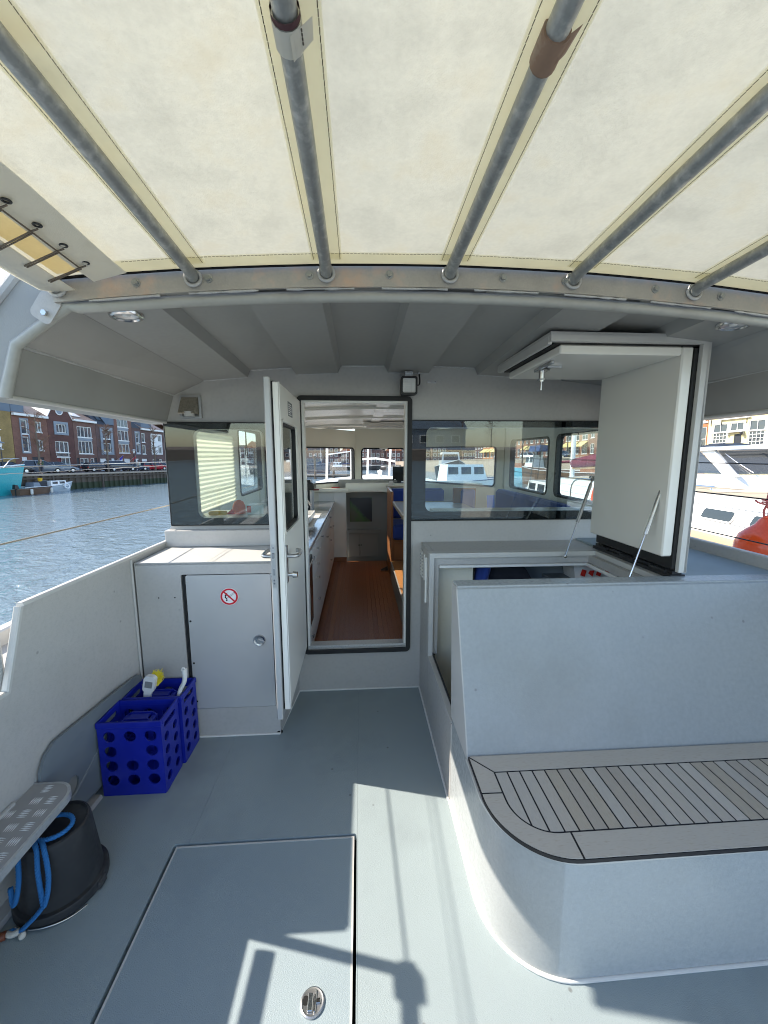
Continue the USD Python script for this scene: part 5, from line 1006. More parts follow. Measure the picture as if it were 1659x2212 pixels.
house('brown brick house with wide white framed windows on two floors', 18.38, 22.02, 'brick_brown', 7.62, [(18.95, 21.30, 5.26, 6.75, 4, 1), (18.95, 21.30, 3.0, 4.78, 4, 1), (19.0, 20.40, .75, 2.38, 2, 2), (20.75, 21.36, .75, 2.40, 1, 1)], [(21.45, 21.85, G0, 2.4, 'slate_dark', False), (18.5, 18.9, G0, 2.4, 'slate_dark', False)], extra=x4)
def x5(t):
    part(t, 'roof', hull([(22.04, O - .05, 7.38), (25.42, O - .05, 7.38), (22.04, O + 2.5, 10.4), (25.42, O + 2.5, 10.4), (22.04, O + 6, 10.4), (25.42, O + 6, 10.4), (22.04, O + 6, 7.4), (25.42, O + 6, 7.4)]), 'slate_dark')
    part(t, 'roof_cheek', hull([(24.0, O + .0, 7.45), (25.41, O - .06, 7.45), (23.2, O + .9, 9.4), (25.41, O + .9, 9.4), (25.41, O - .10, 9.4)]), 'slate_blue')
    s = part(t, 'skylight', hull([(22.9, O + .42, 8.02), (23.6, O + .42, 8.02), (22.9, O + .95, 8.66), (23.6, O + .95, 8.66), (22.9, O + .36, 8.06), (23.6, O + .36, 8.06), (22.9, O + .89, 8.70), (23.6, O + .89, 8.70)]), 'far_glass')
    ring(t, 'window_surround', 22.72, 25.02, 2.95, 7.02, (23.1, 3.3, 24.6, 6.6), 'facade_grey', .10); part(t, 'spandrel', box(23.1, 24.6, O + .0, O + .06, 4.66, 5.26), 'slate_blue')
house('plum brick house with dark steep roof and a large grey window surround', 22.04, 25.42, 'brick_plum', 7.42, [(23.12, 24.60, 5.27, 6.6, 2, 1), (23.12, 24.60, 3.33, 4.65, 2, 1)], [(22.4, 23.5, G0, 2.36, 'facade_white', False), (24.47, 25.1, G0, 2.42, 'facade_white')], extra=x5)
def x6(t):
    for z in (4.95, 7.05): part(t, 'spandrel', box(26.12, 28.32, O - .02, O + .06, z - .24, z + .24), 'facade_grey')
    part(t, 'parapet', box(25.44, 29.1, O - .05, O + .4, 10.2, 10.4), 'facade_grey')
house('tall red brick house with three stacked wide windows', 25.44, 29.08, 'brick_red', 10.2, [(26.12, 28.32, 7.30, 8.85, 3, 1), (26.12, 28.32, 5.2, 6.80, 3, 1), (26.12, 28.32, 3.27, 4.70, 3, 1)], [(26.05, 26.75, G0, 2.4, 'facade_white'), (27.0, 28.3, G0, 2.4, 'facade_white', False)], extra=x6)
def x7(t):
    part(t, 'roof', hull([(29.1, O - .05, 7.43), (31.3, O - .05, 7.43), (29.1, O + .4, 8.6), (29.3, O + .4, 8.6), (29.1, O + 3, 8.6), (31.3, O + 3, 7.43)]), 'slate_dark')
    pitched(t, 31.0, 36.8, 7.48, 9.7, 'roof_tile'); dormer(t, 31.4, 33.9, 7.55, 8.6, 'slate_blue', 'brick_plum', .1, 2.2); pitched(t, 29.1, 31.0, 7.9, 9.7, 'roof_tile', over=-1.2, gut=False)
    ring(t, 'window_surround', 29.66, 30.78, 3.12, 6.92, (29.85, 3.35, 30.6, 6.72), 'facade_grey'); part(t, 'panel', box(33.4, 36.2, O - .02, O + .05, 3.2, 6.75).difference(box(0, 1, 0, 1, 0, 1)) if False else prism(sbox(33.4, 3.2, 36.25, 6.78).difference(unary_union([sbox(33.6, 5.5, 34.3, 6.6), sbox(35.2, 5.5, 36.05, 6.6), sbox(33.6, 3.35, 34.5, 4.6), sbox(35.2, 3.35, 36.05, 4.6)])), 'y', O - .03, O + .02), 'facade_white')
house('plum brick house with white window panel and pantiled roof', 29.1, 36.83, 'brick_plum', 7.45, [(29.85, 30.6, 3.35, 4.75, 1, 1), (29.85, 30.6, 5.0, 6.72, 1, 2), (31.19, 32.0, 5.18, 6.74, 1, 1), (31.19, 32.0, 3.23, 4.78, 1, 1), (33.6, 34.3, 5.5, 6.6, 2, 1), (35.2, 36.05, 5.5, 6.6, 2, 1), (33.6, 34.5, 3.35, 4.6, 2, 1), (35.2, 36.05, 3.35, 4.6, 2, 1), (33.53, 34.3, 1.3, 2.42, 1, 1), (35.2, 35.9, .7, 2.42, 1, 2)], [(29.5, 30.2, G0, 2.42, 'facade_white'), (30.9, 32.2, G0, 2.42, 'facade_white', False), (34.45, 35.1, G0, 2.42, 'slate_dark', False)], extra=x7)
house('dark red gabled house beside the deckhouse corner', 36.85, 40.6, 'brick_dark', 7.26, [(37.5, 38.4, 4.55, 6.58, 1, 2), (37.5, 38.4, 3.2, 4.4, 1, 1), (39, 40, 4.55, 6.58, 1, 2)], [(37.4, 38.2, G0, 2.4, 'dark_red')], gable=(2.5, .35))
for k in range(5):
    a = 40.7 + k * 4.3
    def xr(t, a=a): pitched(t, a, a + 4.25, 7.4, 9.6, 'roof_tile')
    house(('red brick row house far along the left bank', 'brown brick row house far along the left bank', 'dark brick row house far along the left bank', 'mustard brick row house far along the left bank', 'plum brick row house at the far end of the left bank')[k], a, a + 4.25, ('brick_red', 'brick_brown', 'brick_dark', 'brick_mustard', 'brick_plum')[k], 7.4, [(a + .6, a + 1.8, 3.2, 4.7, 2, 1), (a + 2.4, a + 3.6, 3.2, 4.7, 2, 1), (a + .6, a + 1.8, 5.4, 6.8, 2, 1), (a + 2.4, a + 3.6, 5.4, 6.8, 2, 1)], [(a + 1.6, a + 2.4, G0, 2.4, 'facade_grey')], extra=xr)

# --- cars parked along the left quay
def car(label, u, o, rz, col, L=3.7, W=1.55, H=1.30, suv=False, M=LM, z=.53, wt=.0):
    t = bank('parked_car', label, 'car', M, (u, o, z), rz=rz); a, b = L / 2, W / 2
    zb, zs = .20, H * .60
    body = hull([(x, s * y, zz) for s in (-1, 1) for x, y, zz in ((-a, b * .80, .35), (-a + .05, b * .82, zs * .95), (-a + .35, b * .97, zs), (-a + .2, b, .40), (a - .25, b, .38), (a - .75, b * .95, zs * .97), (a - .1, b * .78, zs * .72), (a, b * .72, .42), (a - .1, b * .8, zb), (-a + .1, b * .85, zb))])
    part(t, 'body', body, col, smooth=35)
    c0, c1, r0, r1 = -a + .12, a - .95, -a + .50, a - 1.75
    part(t, 'cabin_glass', hull([(x, s * y, zz) for s in (-1, 1) for x, y, zz in ((c0, b * .90, zs * .97), (c1, b * .90, zs * .97), (r0, b * .72, H - .04), (r1, b * .72, H - .04))]), 'car_glass')
    part(t, 'roof', hull([(x, s * y, zz) for s in (-1, 1) for x, y, zz in ((r0 - .06, b * .73, H - .05), (r1 + .06, b * .73, H - .05), (r0 + .1, b * .62, H), (r1 - .1, b * .62, H))]), col, smooth=35)
    for s in (-1, 1):
        for (p, q) in (((c0, zs * .96), (r0, H - .03)), ((c1, zs * .96), (r1, H - .03)), (((c0 + c1) / 2 - .1, zs * .96), ((r0 + r1) / 2, H - .03))):
            part(t, 'pillar', rod((p[0], s * b * .905, p[1]), (q[0], s * b * .725, q[1]), .035, 6), col)
        for x in (-a + .68, a - .70):
            w = part(t, 'wheel', placed(lathe([(.15, -.10), (.27, -.10), (.30, -.07), (.30, .07), (.27, .10), (.20, .10)], (0, 0, 0), 18), [1, 0, 0], [0, 0, 1], [0, -s, 0], (x, s * (b - .09), .30)), 'tyre', smooth=30)
            part(w, 'rim', placed(lathe([(0, .085), (.06, .095), (.19, .09), (.205, .10)], (0, 0, 0), 14), [1, 0, 0], [0, 0, 1], [0, s, 0], (x, s * (b - .09), .30)), 'head_lamp', smooth=30)
        part(t, 'headlight', hull([(a - .12, s * b * .74, zs * .72), (a - .02, s * b * .55, zs * .66), (a - .20, s * b * .88, zs * .74), (a - .04, s * b * .56, zs * .55), (a - .20, s * b * .90, zs * .62)]), 'head_lamp')
        part(t, 'tail_light', box(-a - .005, -a + .10, s * b * .78 - .10, s * b * .78 + .05, zs * .70, zs * .92), 'tail_red')
        part(t, 'door_mirror', box(c1 - .28, c1 - .12, s * b * .98 - .08, s * b * .98 + .08, zs, zs + .13, .02), col)
    part(t, 'grille', box(a - .06, a + .01, -b * .5, b * .5, .33, zs * .60, .02), 'black_plastic'); part(t, 'number_plate', box(a + .005, a + .02, -.25, .25, .36, .46), 'number_plate')
    if suv: part(t, 'roof_rail', join([rod((r0, s * b * .60, H + .05), (r1, s * b * .60, H + .05), .02, 6) for s in (-1, 1)]), 'head_lamp')
    return t
car('grey parked suv behind the tree and the person in green', 9.1, 5.3, -.55, 'car_grey', 3.9, 1.6, 1.42, True)
car('blue grey parked hatchback right of the grey suv', 11.5, 5.6, -.55, 'car_steel', 3.7, 1.55, 1.30)
car('black parked car with its rear to the tree trunk', 17.0, 5.2, -.25, 'car_black', 4.0, 1.6, 1.25)
car('large dark parked suv behind the walking person', 20.7, 5.5, -.5, 'car_night', 4.1, 1.65, 1.45, True)
car('dark blue parked car between the suv and the red car', 23.9, 5.8, -.5, 'car_blue', 3.7, 1.55, 1.25)
car('dark red parked car on the left quay', 27.2, 5.2, -.4, 'car_red', 4.0, 1.6, 1.42)
car('silver white parked car right of the red one', 30.0, 5.8, -.5, 'car_silver', 3.8, 1.55, 1.28)
car('black parked car half hidden behind the turquoise boat', 6.6, 6.4, -.55, 'car_black', 3.8, 1.55, 1.30)

# --- lamp posts, trees, flags and people on the left quay
for u, o, hh, lab in ((5.6, 6.0, 3.45, 'street lamp with a flat hood before the mustard house'), (23.0, 5.0, 3.25, 'street lamp with a flat hood above the dark suv')):
    t = bank('street_lamp', lab, 'street lamp', LM, (u, o, .52))
    part(t, 'post', cone((0, 0, 0), (0, 0, hh - .65), .06, .04, 10), 'slate_dark'); part(t, 'lamp_glass', lathe([(.05, hh - .65), (.13, hh - .50), (.15, hh - .25), (.10, hh - .20)], (0, 0, 0), 12), 'lens', smooth=40); part(t, 'hood', lathe([(.0, hh - .02), (.15, hh - .10), (.36, hh - .20), (.36, hh - .23), (0, hh - .20)], (0, 0, 0), 16), 'facade_grey', smooth=30)
def bare_tree(label, u, o, h, spread, seed, M=LM, z=.52, dens=1.0):
    t = bank('bare_tree', label, 'tree', M, (u, o, z)); r = random.Random(seed)
    part(t, 'trunk', tube([(0, 0, 0), (.03, 0, h * .3), (-.02, .02, h * .6), (.0, 0, h * .95)], [.13, .10, .07, .025], 8), 'bark', smooth=True)
    br, tw = [], []
    for k in range(int(26 * dens)):
        zz = h * r.uniform(.27, .93); a = r.uniform(0, 6.283); L = spread * r.uniform(.5, 1.0) * (1.15 - .7 * (zz / h - .27))
        e = np.array([math.cos(a) * L, math.sin(a) * L, zz + L * r.uniform(.5, 1.2)]); s_ = np.array([0, 0, zz]); mid = s_ + (e - s_) * .5 + np.array([0, 0, -.06])
        br.append(tube([s_, mid, e], [.030, .018, .006], 4))
        for j in range(int(34 * dens)):
            f = r.uniform(.25, 1.0); p = s_ + (e - s_) * f; d = np.array([r.gauss(0, 1), r.gauss(0, 1), r.gauss(.5, .8)]); d = d / np.linalg.norm(d) * r.uniform(.15, .55) * spread * .5
            tw.append(tube([p, p + d * .5 + np.array([0, 0, .03]), p + d], [.008, .006, .004], 3, caps=False))
    part(t, 'limbs', join(br), 'bark', kind='stuff'); part(t, 'crown', join(tw), 'twigs', kind='stuff')
bare_tree('bare brown twigged tree before the red brown house', 7.9, 4.2, 6.9, 1.35, 1); bare_tree('slim bare tree standing before the plum brick house', 17.2, 4.2, 6.6, 1.15, 2); bare_tree('slim bare tree beside the dark red parked car', 26.3, 4.2, 7.0, 1.15, 3)
def flag(label, u, col, ang):
    t = bank('flag', label, 'flag', LM, (u, 9.6, 2.0)); part(t, 'staff', rod((0, .3, 0), (.35 * math.cos(ang) * 2, -.5, .9), .02, 6), 'facade_white')
    V, F = [], []
    for i in range(7):
        for j in range(4): V.append((.65 * math.cos(ang) - .13 * i * .8, -.45 + .05 * math.sin(i * 1.4), .85 - .13 * j - .07 * i))
    for i in range(6):
        for j in range(3): a = i * 4 + j; F += [(a, a + 1, a + 5), (a, a + 5, a + 4)]
    part(t, 'cloth', trimesh.Trimesh(np.array(V), np.array(F), process=False), col)
flag('purple flag on a slanted staff before the plum house', 25.2, 'flag_purple', .5); flag('red and white flag drooping from the tall brick house', 27.9, 'flag_red', .5)

import manifold3d as m3
def ball(p, r): return m3.Manifold.sphere(r, 16).translate(tuple(float(c) for c in p))
def bone(a, b, ra, rb): return m3.Manifold.batch_hull([ball(a, ra), ball(b, rb)])
def solid(ms, it=6, size=.05):
    m = ms[0]
    for q in ms[1:]: m = m + q
    m = m.refine_to_length(size).to_mesh(); t = trimesh.Trimesh(m.vert_properties[:, :3], m.tri_verts); trimesh.smoothing.filter_taubin(t, iterations=it); return t
def person(label, u, o, rz, jacket, trousers, arms, stride=.12, scale=.92, M=LM, z=.53):
    t = bank('person', label, 'person', M, (u, o, z), rz=rz); k = scale
    J = {n: np.array(v, float) * k for n, v in dict(head=(0, 0, 1.60), neck=(0, 0, 1.44), chest=(0, 0, 1.28), pelvis=(0, 0, .95), hl=(0, .10, .92), hr=(0, -.10, .92), kl=(stride, .10, .50), kr=(-stride * .5, -.10, .50), al=(stride * .9, .10, .07), ar=(-stride * 1.6, -.10, .09), tl=(stride + .14, .10, .04), tr=(-stride * 1.6 + .15, -.10, .04), sl=(0, .19, 1.38), sr=(0, -.19, 1.38), **arms).items()}
    B = [bone(J['head'], J['head'] + (0, 0, -.05), .095 * k, .075 * k), bone(J['neck'], J['head'], .055 * k, .06 * k), bone(J['chest'], J['pelvis'], .15 * k, .135 * k), ball(J['head'] + np.array([.10, 0, -.02]) * k, .02 * k), ball(J['head'] + np.array([.01, .095, -.01]) * k, .022 * k), ball(J['head'] + np.array([.01, -.095, -.01]) * k, .022 * k)]
    for s in 'lr':
        B += [bone(J['h' + s], J['k' + s], .085 * k, .06 * k), bone(J['k' + s], J['a' + s], .058 * k, .042 * k), bone(J['a' + s], J['t' + s], .045 * k, .038 * k), bone(J['s' + s], J['e' + s], .055 * k, .045 * k), bone(J['e' + s], J['w' + s], .042 * k, .032 * k)]
        d = J['w' + s] - J['e' + s]; d /= np.linalg.norm(d); B.append(bone(J['w' + s], J['w' + s] + d * .06 * k, .032 * k, .03 * k))
        uu, vv, _ = frame_of(d)
        for f in range(4): B.append(bone(J['w' + s] + d * .07 * k + uu * (f - 1.5) * .018 * k, J['w' + s] + d * (.135 + .01 * (f in (1, 2))) * k + uu * (f - 1.5) * .02 * k + vv * .015 * k, .0095 * k, .008 * k))
        B.append(bone(J['w' + s] + d * .03 * k + uu * .03 * k, J['w' + s] + d * .09 * k + uu * .06 * k, .011 * k, .009 * k))
    part(t, 'body', solid(B, 4, .04), 'skin', smooth=True)
    jk = [bone(J['chest'] + (0, .10 * k, .05 * k), J['pelvis'] + (0, .09 * k, -.06), .115 * k, .12 * k), bone(J['chest'] + (0, -.10 * k, .05 * k), J['pelvis'] + (0, -.09 * k, -.06), .115 * k, .12 * k)]
    for s in 'lr': jk += [bone(J['s' + s], J['e' + s], .080 * k, .062 * k), bone(J['e' + s], J['w' + s], .060 * k, .050 * k)]
    part(t, 'jacket', solid(jk, 6, .06), jacket, smooth=True)
    tr = []
    for s in 'lr': tr += [bone(J['h' + s], J['k' + s], .110 * k, .078 * k), bone(J['k' + s], J['a' + s], .075 * k, .066 * k)]
    part(t, 'trousers', solid(tr, 6, .06), trousers, smooth=True)
    part(t, 'hair', solid([bone(J['head'] + np.array([-.02, 0, .03]) * k, J['head'] + np.array([-.035, 0, -.03]) * k, .098 * k, .085 * k)], 3, .04), 'hair_dark', smooth=True)
person('person in a green jacket reaching forward on the quay by the tree', 7.45, 3.5, math.radians(200), 'jacket_green', 'trouser_dark', dict(el=(.25, .22, 1.20), wl=(.48, .18, 1.22), er=(.22, -.22, 1.18), wr=(.44, -.16, 1.14)), .08)
person('person in a pale jacket walking along the quay by the dark suv', 21.7, 3.4, math.radians(15), 'jacket_pale', 'trouser_dark', dict(el=(-.08, .25, 1.12), wl=(.04, .26, .88), er=(.10, -.25, 1.12), wr=(.22, -.24, .90)), .16)

# --- boats
def hull_mesh(L, B, H, bow=.35, sheer=.35, flare=.75, n=17, transom=.8):
    """Boat hull about its waterline: x forward, deck at H (higher at the bow)."""
    V, F = [], []; ring = [(0, -.35), (.55, -.32), (flare, 0.0), (.93, .6), (1.0, 1.0)]
    for i in range(n):
        s = i / (n - 1); x = -L / 2 + L * s
        w = (transom + (1 - transom) * min(s / .35, 1)) if s < .45 else max(1 - ((s - .45) / .55) ** 2.1, .012)
        zt = H * (1 + sheer * max(0, s - .3) ** 2 * 2)
        for f, h in ring:
            z = h * zt if h > 0 else h * .8; xx = x + (bow * max(0, h) if i == n - 1 else bow * max(0, h) * s ** 6); V.append((xx, f * w * B / 2, z))
        for f, h in reversed(ring[1:]):
            z = h * zt if h > 0 else h * .8; xx = x + (bow * max(0, h) if i == n - 1 else bow * max(0, h) * s ** 6); V.append((xx, -f * w * B / 2, z))
    m = 9; V = np.array(V)
    for i in range(n - 1):
        for k in range(m - 1 + 1):
            a, b = i * m + k, i * m + (k + 1) % m
            if k == 4: continue
            F += [(a, b, b + m), (a, b + m, a + m)]
    F += [(0, k, k + 1) for k in range(1, m - 1)]
    dk = [];
    for i in range(n - 1):
        a, b, c, d = i * m + 4, i * m + 5, (i + 1) * m + 5, (i + 1) * m + 4
        dk += [(a, b, c), (a, c, d)]
    deck_v = V.copy(); deck_v[:, 2] -= .06
    return trimesh.Trimesh(V, np.array(F), process=False), trimesh.Trimesh(deck_v, np.array(dk), process=False), V.reshape(n, m, 3)
def boat(nm, label, cat, pos, rz, L, B, H, col, deckc='hull_white', cabin=None, mast=0, boom='sail_cover', stripe=None, group=None, rub=True, **kw):
    t = local(nm, label, cat, (pos[0], pos[1], WZ), rz, group=group)
    h, d, R = hull_mesh(L, B, H, **kw); part(t, 'hull', h, col, smooth=40); part(t, 'deck', d, deckc)
    if rub: part(t, 'gunwale', join([tube(R[:, k] + [0, 0, .01], .035, 6) for k in (4, 5)]), stripe or 'hull_white', smooth=True)
    for c in cabin or []:
        x0, x1, w, z0, z1, mat = c[:6]; s = .12 * (z1 - z0)
        cb_ = part(t, 'cabin', hull([(x0, y * w, z0) for y in (-1, 1)] + [(x1, y * w, z0) for y in (-1, 1)] + [(x0 + s, y * (w - s), z1) for y in (-1, 1)] + [(x1 - 2.5 * s, y * (w - s), z1) for y in (-1, 1)]), mat)
        if len(c) > 6:
            k = c[6]; dx = (x1 - x0 - .3) / k; a, b = z0 + (z1 - z0) * .45, z0 + (z1 - z0) * .85
            for y in (-1, 1):
                for i in range(k): part(cb_, 'window', hull([(x0 + .2 + i * dx, y * (w - s * .40), a), (x0 + .2 + (i + .75) * dx, y * (w - s * .40), a), (x0 + .2 + i * dx, y * (w - s * .80), b), (x0 + .2 + (i + .75) * dx, y * (w - s * .80), b), (x0 + .2 + i * dx, y * (w - s * .30), a), (x0 + .2 + (i + .75) * dx, y * (w - s * .70), b)]), 'car_glass')
            part(cb_, 'front_window', hull([(x1 - s * 1.0, y * w * .75, a) for y in (-1, 1)] + [(x1 - s * 2.1, y * w * .70, b) for y in (-1, 1)] + [(x1 - s * .9, y * w * .75, a) for y in (-1, 1)]), 'car_glass')
    if mast:
        part(t, 'mast', cone((L * .08, 0, H * .8), (L * .08, 0, mast), .075, .045, 8), kw.get('mc', 'spar_white') if False else ('mast_dark' if col in ('hull_black', 'hull_wood') else 'spar_white'))
        part(t, 'boom', rod((L * .07, 0, H + 1.0), (-L * .36, 0, H + 1.1), .05, 6), 'spar'); part(t, 'furled_sail', tube([(L * .06, 0, H + 1.14), (-L * .1, 0, H + 1.22), (-L * .34, 0, H + 1.20)], [.15, .17, .10], 8), boom, smooth=True)
        part(t, 'stay', join([tube([(L * .08, 0, mast - .1), p], .012, 4) for p in ((L * .52, 0, H * 1.3), (-L * .48, 0, H), (L * .04, B * .48, H), (L * .04, -B * .48, H))]), 'wire_dark', kind='stuff')
    return t
hd = math.atan2(LD[1], LD[0])
def lp(u, o): return LA + LD * u + LN * o
# left: work boat, dinghy, turquoise yacht bow
w = boat('work_boat', 'small pale grey work boat with a white lifebuoy moored at the left quay', 'boat', lp(5.4, 1.0), hd, 5.4, 1.7, .62, 'hull_grey', 'facade_grey', [(.0, 1.9, .62, .55, 1.15, 'hull_white', 2), (-1.7, -.9, .5, .5, 1.05, 'facade_grey')], sheer=.5)
lb = part(w, 'lifebuoy', placed(tube([(.26 * math.cos(a), .26 * math.sin(a), 0) for a in np.linspace(0, 6.283, 21)[:-1]], .065, 8, closed=True), [1, 0, 0], [0, .25, .97], [0, -.97, .25], (1.55, -.86, .55)), 'hull_white', smooth=True)
part(w, 'yellow_tub', lathe([(.0, 0), (.16, 0), (.20, .32), (.18, .32), (.15, .03)], (-.55, 0, 1.15), 14), 'yellow_plastic'); part(w, 'crate_stack', join([box(-1.0, -.2, -.4, .4, .5, 1.15, .02)]), 'slate_dark')
dg = boat('wooden_dinghy', 'dark wooden dinghy with an outboard motor before the turquoise boat', 'boat', lp(2.6, -.6), hd, 3.2, 1.3, .50, 'hull_wood', 'hull_wood', sheer=.3, stripe='hull_wood')
part(dg, 'outboard_motor', join([hull([(-1.75, -.16, .6), (-1.75, .16, .6), (-1.35, -.16, .6), (-1.35, .16, .6), (-1.70, -.12, 1.0), (-1.70, .12, 1.0), (-1.42, -.10, .95), (-1.42, .10, .95)]), box(-1.62, -1.48, -.06, .06, -.3, .6)]), 'black_plastic')
for k, (x, y) in enumerate(((1.55, -.35), (-.75, -.72))): part(dg, 'fender', tube(spline([(x, y, .55), (x, y, .45), (x, y, .1), (x, y, .02)], 4), [.02, .06, .10, .11, .11, .11, .11, .11, .10, .10, .08, .06, .03], 10), 'rope_white', smooth=True)
tq = boat('turquoise_yacht', 'turquoise hulled yacht bow at the left edge of the water', 'yacht', lp(-3.0, .8), hd, 11.0, 2.6, 2.2, 'hull_turquoise', 'hull_white', [(-4.5, 1.2, 1.0, 2.1, 3.1, 'hull_white', 4)], sheer=.30, bow=.8, stripe='hull_white')
part(tq, 'mooring_line', tube(spline([(5.6, .1, 2.6), (6.8, 1.2, 2.1), (7.8, 2.2, 1.85)], 6), .025, 6), 'rope_white', smooth=True)
part(tq, 'pulpit', tube(spline([(3.6, .9, 2.5), (4.6, .6, 3.3), (5.9, 0, 3.4), (4.6, -.6, 3.3), (3.6, -.9, 2.5)], 6), .03, 6), 'steel', smooth=True)
# brown mooring buoy at the left edge
t = local('mooring_float', 'brown orange mooring float at the left edge of the water', 'float', (-9.6, 8.1, WZ)); part(t, 'float_body', lathe([(0, -.1), (.28, .05), (.30, .25), (.18, .42), (0, .46)], (0, 0, 0), 16), 'rust_tape', smooth=40)

# ahead: pontoon, piles, moored boats and the far bank, all seen through the front windows
t = local('pontoon', 'low dark pontoon across the water ahead of the bow', 'pontoon', (-4.5, 80, WZ)); part(t, 'deck', box(-6.5, 9, -1.2, 1.2, .15, .75), 'pile_wood'); part(t, 'edge_board', box(-6.5, 9, -1.25, -1.2, .55, .78), 'coping')
for x, y, h_, lab in ((-8.3, 75.5, 4.4, 'tall mooring pile left on the water ahead'), (-6.7, 84, 3.2, 'shorter mooring pile beside the tall one'), (-5.0, 78.5, 2.2, 'lowest mooring pile at the pontoon end')):
    t = local('mooring_pile', lab, 'mooring pile', (x, y, WZ)); part(t, 'pile', cone((0, 0, -1), (0, 0, h_), .24, .22, 12), 'pile_wood'); part(t, 'pile_cap', cone((0, 0, h_), (0, 0, h_ + .12), .25, .18, 12), 'facade_white')
boat('launch', 'dark blue launch with a white roof on the water ahead', 'boat', (-14.5, 122, 0), .1, 11, 3.6, 2.4, 'hull_navy', 'hull_white', [(-4.5, 3.2, 1.5, 2.4, 4.4, 'hull_navy', 5)])
boat('barge', 'long black sailing barge moored at the far bank', 'barge', (-2, 168, 0), .05, 22, 5, 1.5, 'hull_black', 'hull_wood', [(-9, -5, 1.8, 1.5, 3.4, 'hull_white', 3)], mast=24)
rgm = random.Random(11)
for k, (x, y) in enumerate(((-30, 176), (-24, 178), (-17, 175), (-11, 179), (-6, 176), (5, 178), (10, 175), (16, 178), (22, 174), (29, 177))):
    boat('sailing_boat', ('black masted ship at the far left of the harbour ahead', 'wooden masted ship second from the left ahead', 'white sailing boat with a dark sail cover ahead', 'black ship with a tall mast left of the far gable', 'white yacht before the red roofed house ahead', 'white sailing yacht right of the far gable', 'wooden ship behind the pilot posts ahead', 'white yacht at the right end of the far bank', 'black masted ship beyond the right front window', 'white yacht at the far right end ahead')[k], 'sailing boat', (x, y, 0), 1.5 + rgm.uniform(-.3, .3), rgm.uniform(11, 16), 3.4, 1.3, ('hull_black', 'hull_wood', 'hull_white', 'hull_black', 'hull_white', 'hull_white', 'hull_wood', 'hull_white', 'hull_black', 'hull_white')[k], mast=rgm.uniform(17, 24))
FM = np.eye(4); FM[:3, 3] = (0, 190, 0)
t = bank('far_quay', 'stone quay along the far bank ahead', 'quay wall', FM); part(t, 'wall', box(-120, 120, 0, 1, -3, .9), 'coping')
t = bank('far_ground', 'paved ground of the far bank', None, FM, kind='structure'); part(t, 'ground', box(-300, 300, 1, 300, -1, .8), 'paving')
for k in range(17):
    u = -66 + k * 8.0; hh = (7.2, 8.6, 6.6, 9.2, 7.8)[k % 5]; wl = ('brick_brown', 'brick_plum', 'brick_dark', 'brick_plum')[k % 4]
    t = bank('far_house', f'{("brown", "plum", "dark red", "purple brown")[k % 4]} brick house {("with a low roof", "with a tall gable", "with a broad facade", "with three storeys", "with a pantiled roof")[k % 5]}, {("far left", "left of the pier", "behind the masts", "near the middle", "right", "far right")[min(k // 3, 5)]} on the far bank', 'house', FM, (u, 14 + (k * 7) % 5, .8), group='houses on the far bank ahead')
    part(t, 'wall', prism([(0, 0), (7.8, 0), (7.8, hh), (3.9, hh + 3.2), (0, hh)] if k % 3 == 1 else [(0, 0), (7.8, 0), (7.8, hh), (0, hh)], 'y', 0, 9), wl)
    part(t, 'roof', hull([(-.1, 4.5, hh + 3), (7.9, 4.5, hh + 3), (-.1, -.2, hh), (7.9, -.2, hh), (-.1, 9.2, hh), (7.9, 9.2, hh)]) if k % 3 != 1 else hull([(3.9, -.3, hh + 3.5), (3.9, 9, hh + 3.5), (-.3, -.3, hh), (8.1, -.3, hh), (-.3, 9, hh), (8.1, 9, hh)]), 'far_roof_red' if k % 3 == 1 else 'slate_dark')
    for j in range(3):
        for z in (1.4, 4.2) + ((6.6,) if hh > 8 else ()): f = part(t, 'window', box(.7 + 2.4 * j, 2.2 + 2.4 * j, -.08, .02, z, z + 1.7), 'gutter_white'); part(f, 'pane', box(.82 + 2.4 * j, 2.08 + 2.4 * j, -.10, -.07, z + .12, z + 1.58), 'far_glass')
for k, (x, y, h_) in enumerate(((-40, 200, 9), (-22, 199, 10), (-14, 200, 8), (12, 200, 9), (26, 201, 10))): bare_tree(('bare tree at the far left before the houses ahead', 'tall bare tree behind the masts ahead', 'low bare tree near the middle of the far bank', 'bare tree right of the middle of the far bank', 'tall bare tree at the right of the far bank')[k], x, y - 190, h_, 2.6, 40 + k, FM, .8, .8)

# own foredeck seen over the dash
fd = thing('foredeck', 'white foredeck with a hatch and white tube rails beyond the front windows', 'foredeck', (.3, 8, .8))
part(fd, 'deck_plate', prism(Polygon([(-1.1, 6.06), (1.75, 6.06), (1.5, 8.6), (.31, 10.4), (-.7, 8.6)]), 'z', 1.02, 1.08), 'white_paint'); part(fd, 'deck_hatch', box(.05, .55, 7.2, 7.7, 1.08, 1.13, .01), 'hull_white')
for a, b in (((-.62, 7.6, 1.08), (-.60, 7.6, 1.75)), ((-.15, 7.8, 1.08), (-.15, 7.8, 1.72)), ((.18, 8.6, 1.08), (.20, 8.6, 1.80)), ((.62, 8.2, 1.08), (.66, 8.2, 1.85)), ((.02, 9.2, 1.08), (-.02, 9.2, 1.85))): part(fd, 'tube_post', rod(a, b, .022, 8), 'white_paint', smooth=30)
part(fd, 'tube_rail', tube([(.0, 8.5, 1.50), (.36, 8.5, 1.52), (.75, 8.3, 1.46)], .022, 8), 'white_paint', smooth=30); part(fd, 'tube_rail', tube([(-.02, 9.2, 1.83), (.3, 8.9, 1.84), (.66, 8.2, 1.82)], .018, 8), 'white_paint', smooth=30); part(fd, 'forestay_bar', tube([(-.62, 7.6, 1.6), (.0, 9.4, 1.7)], .012, 6), 'white_paint', smooth=30)
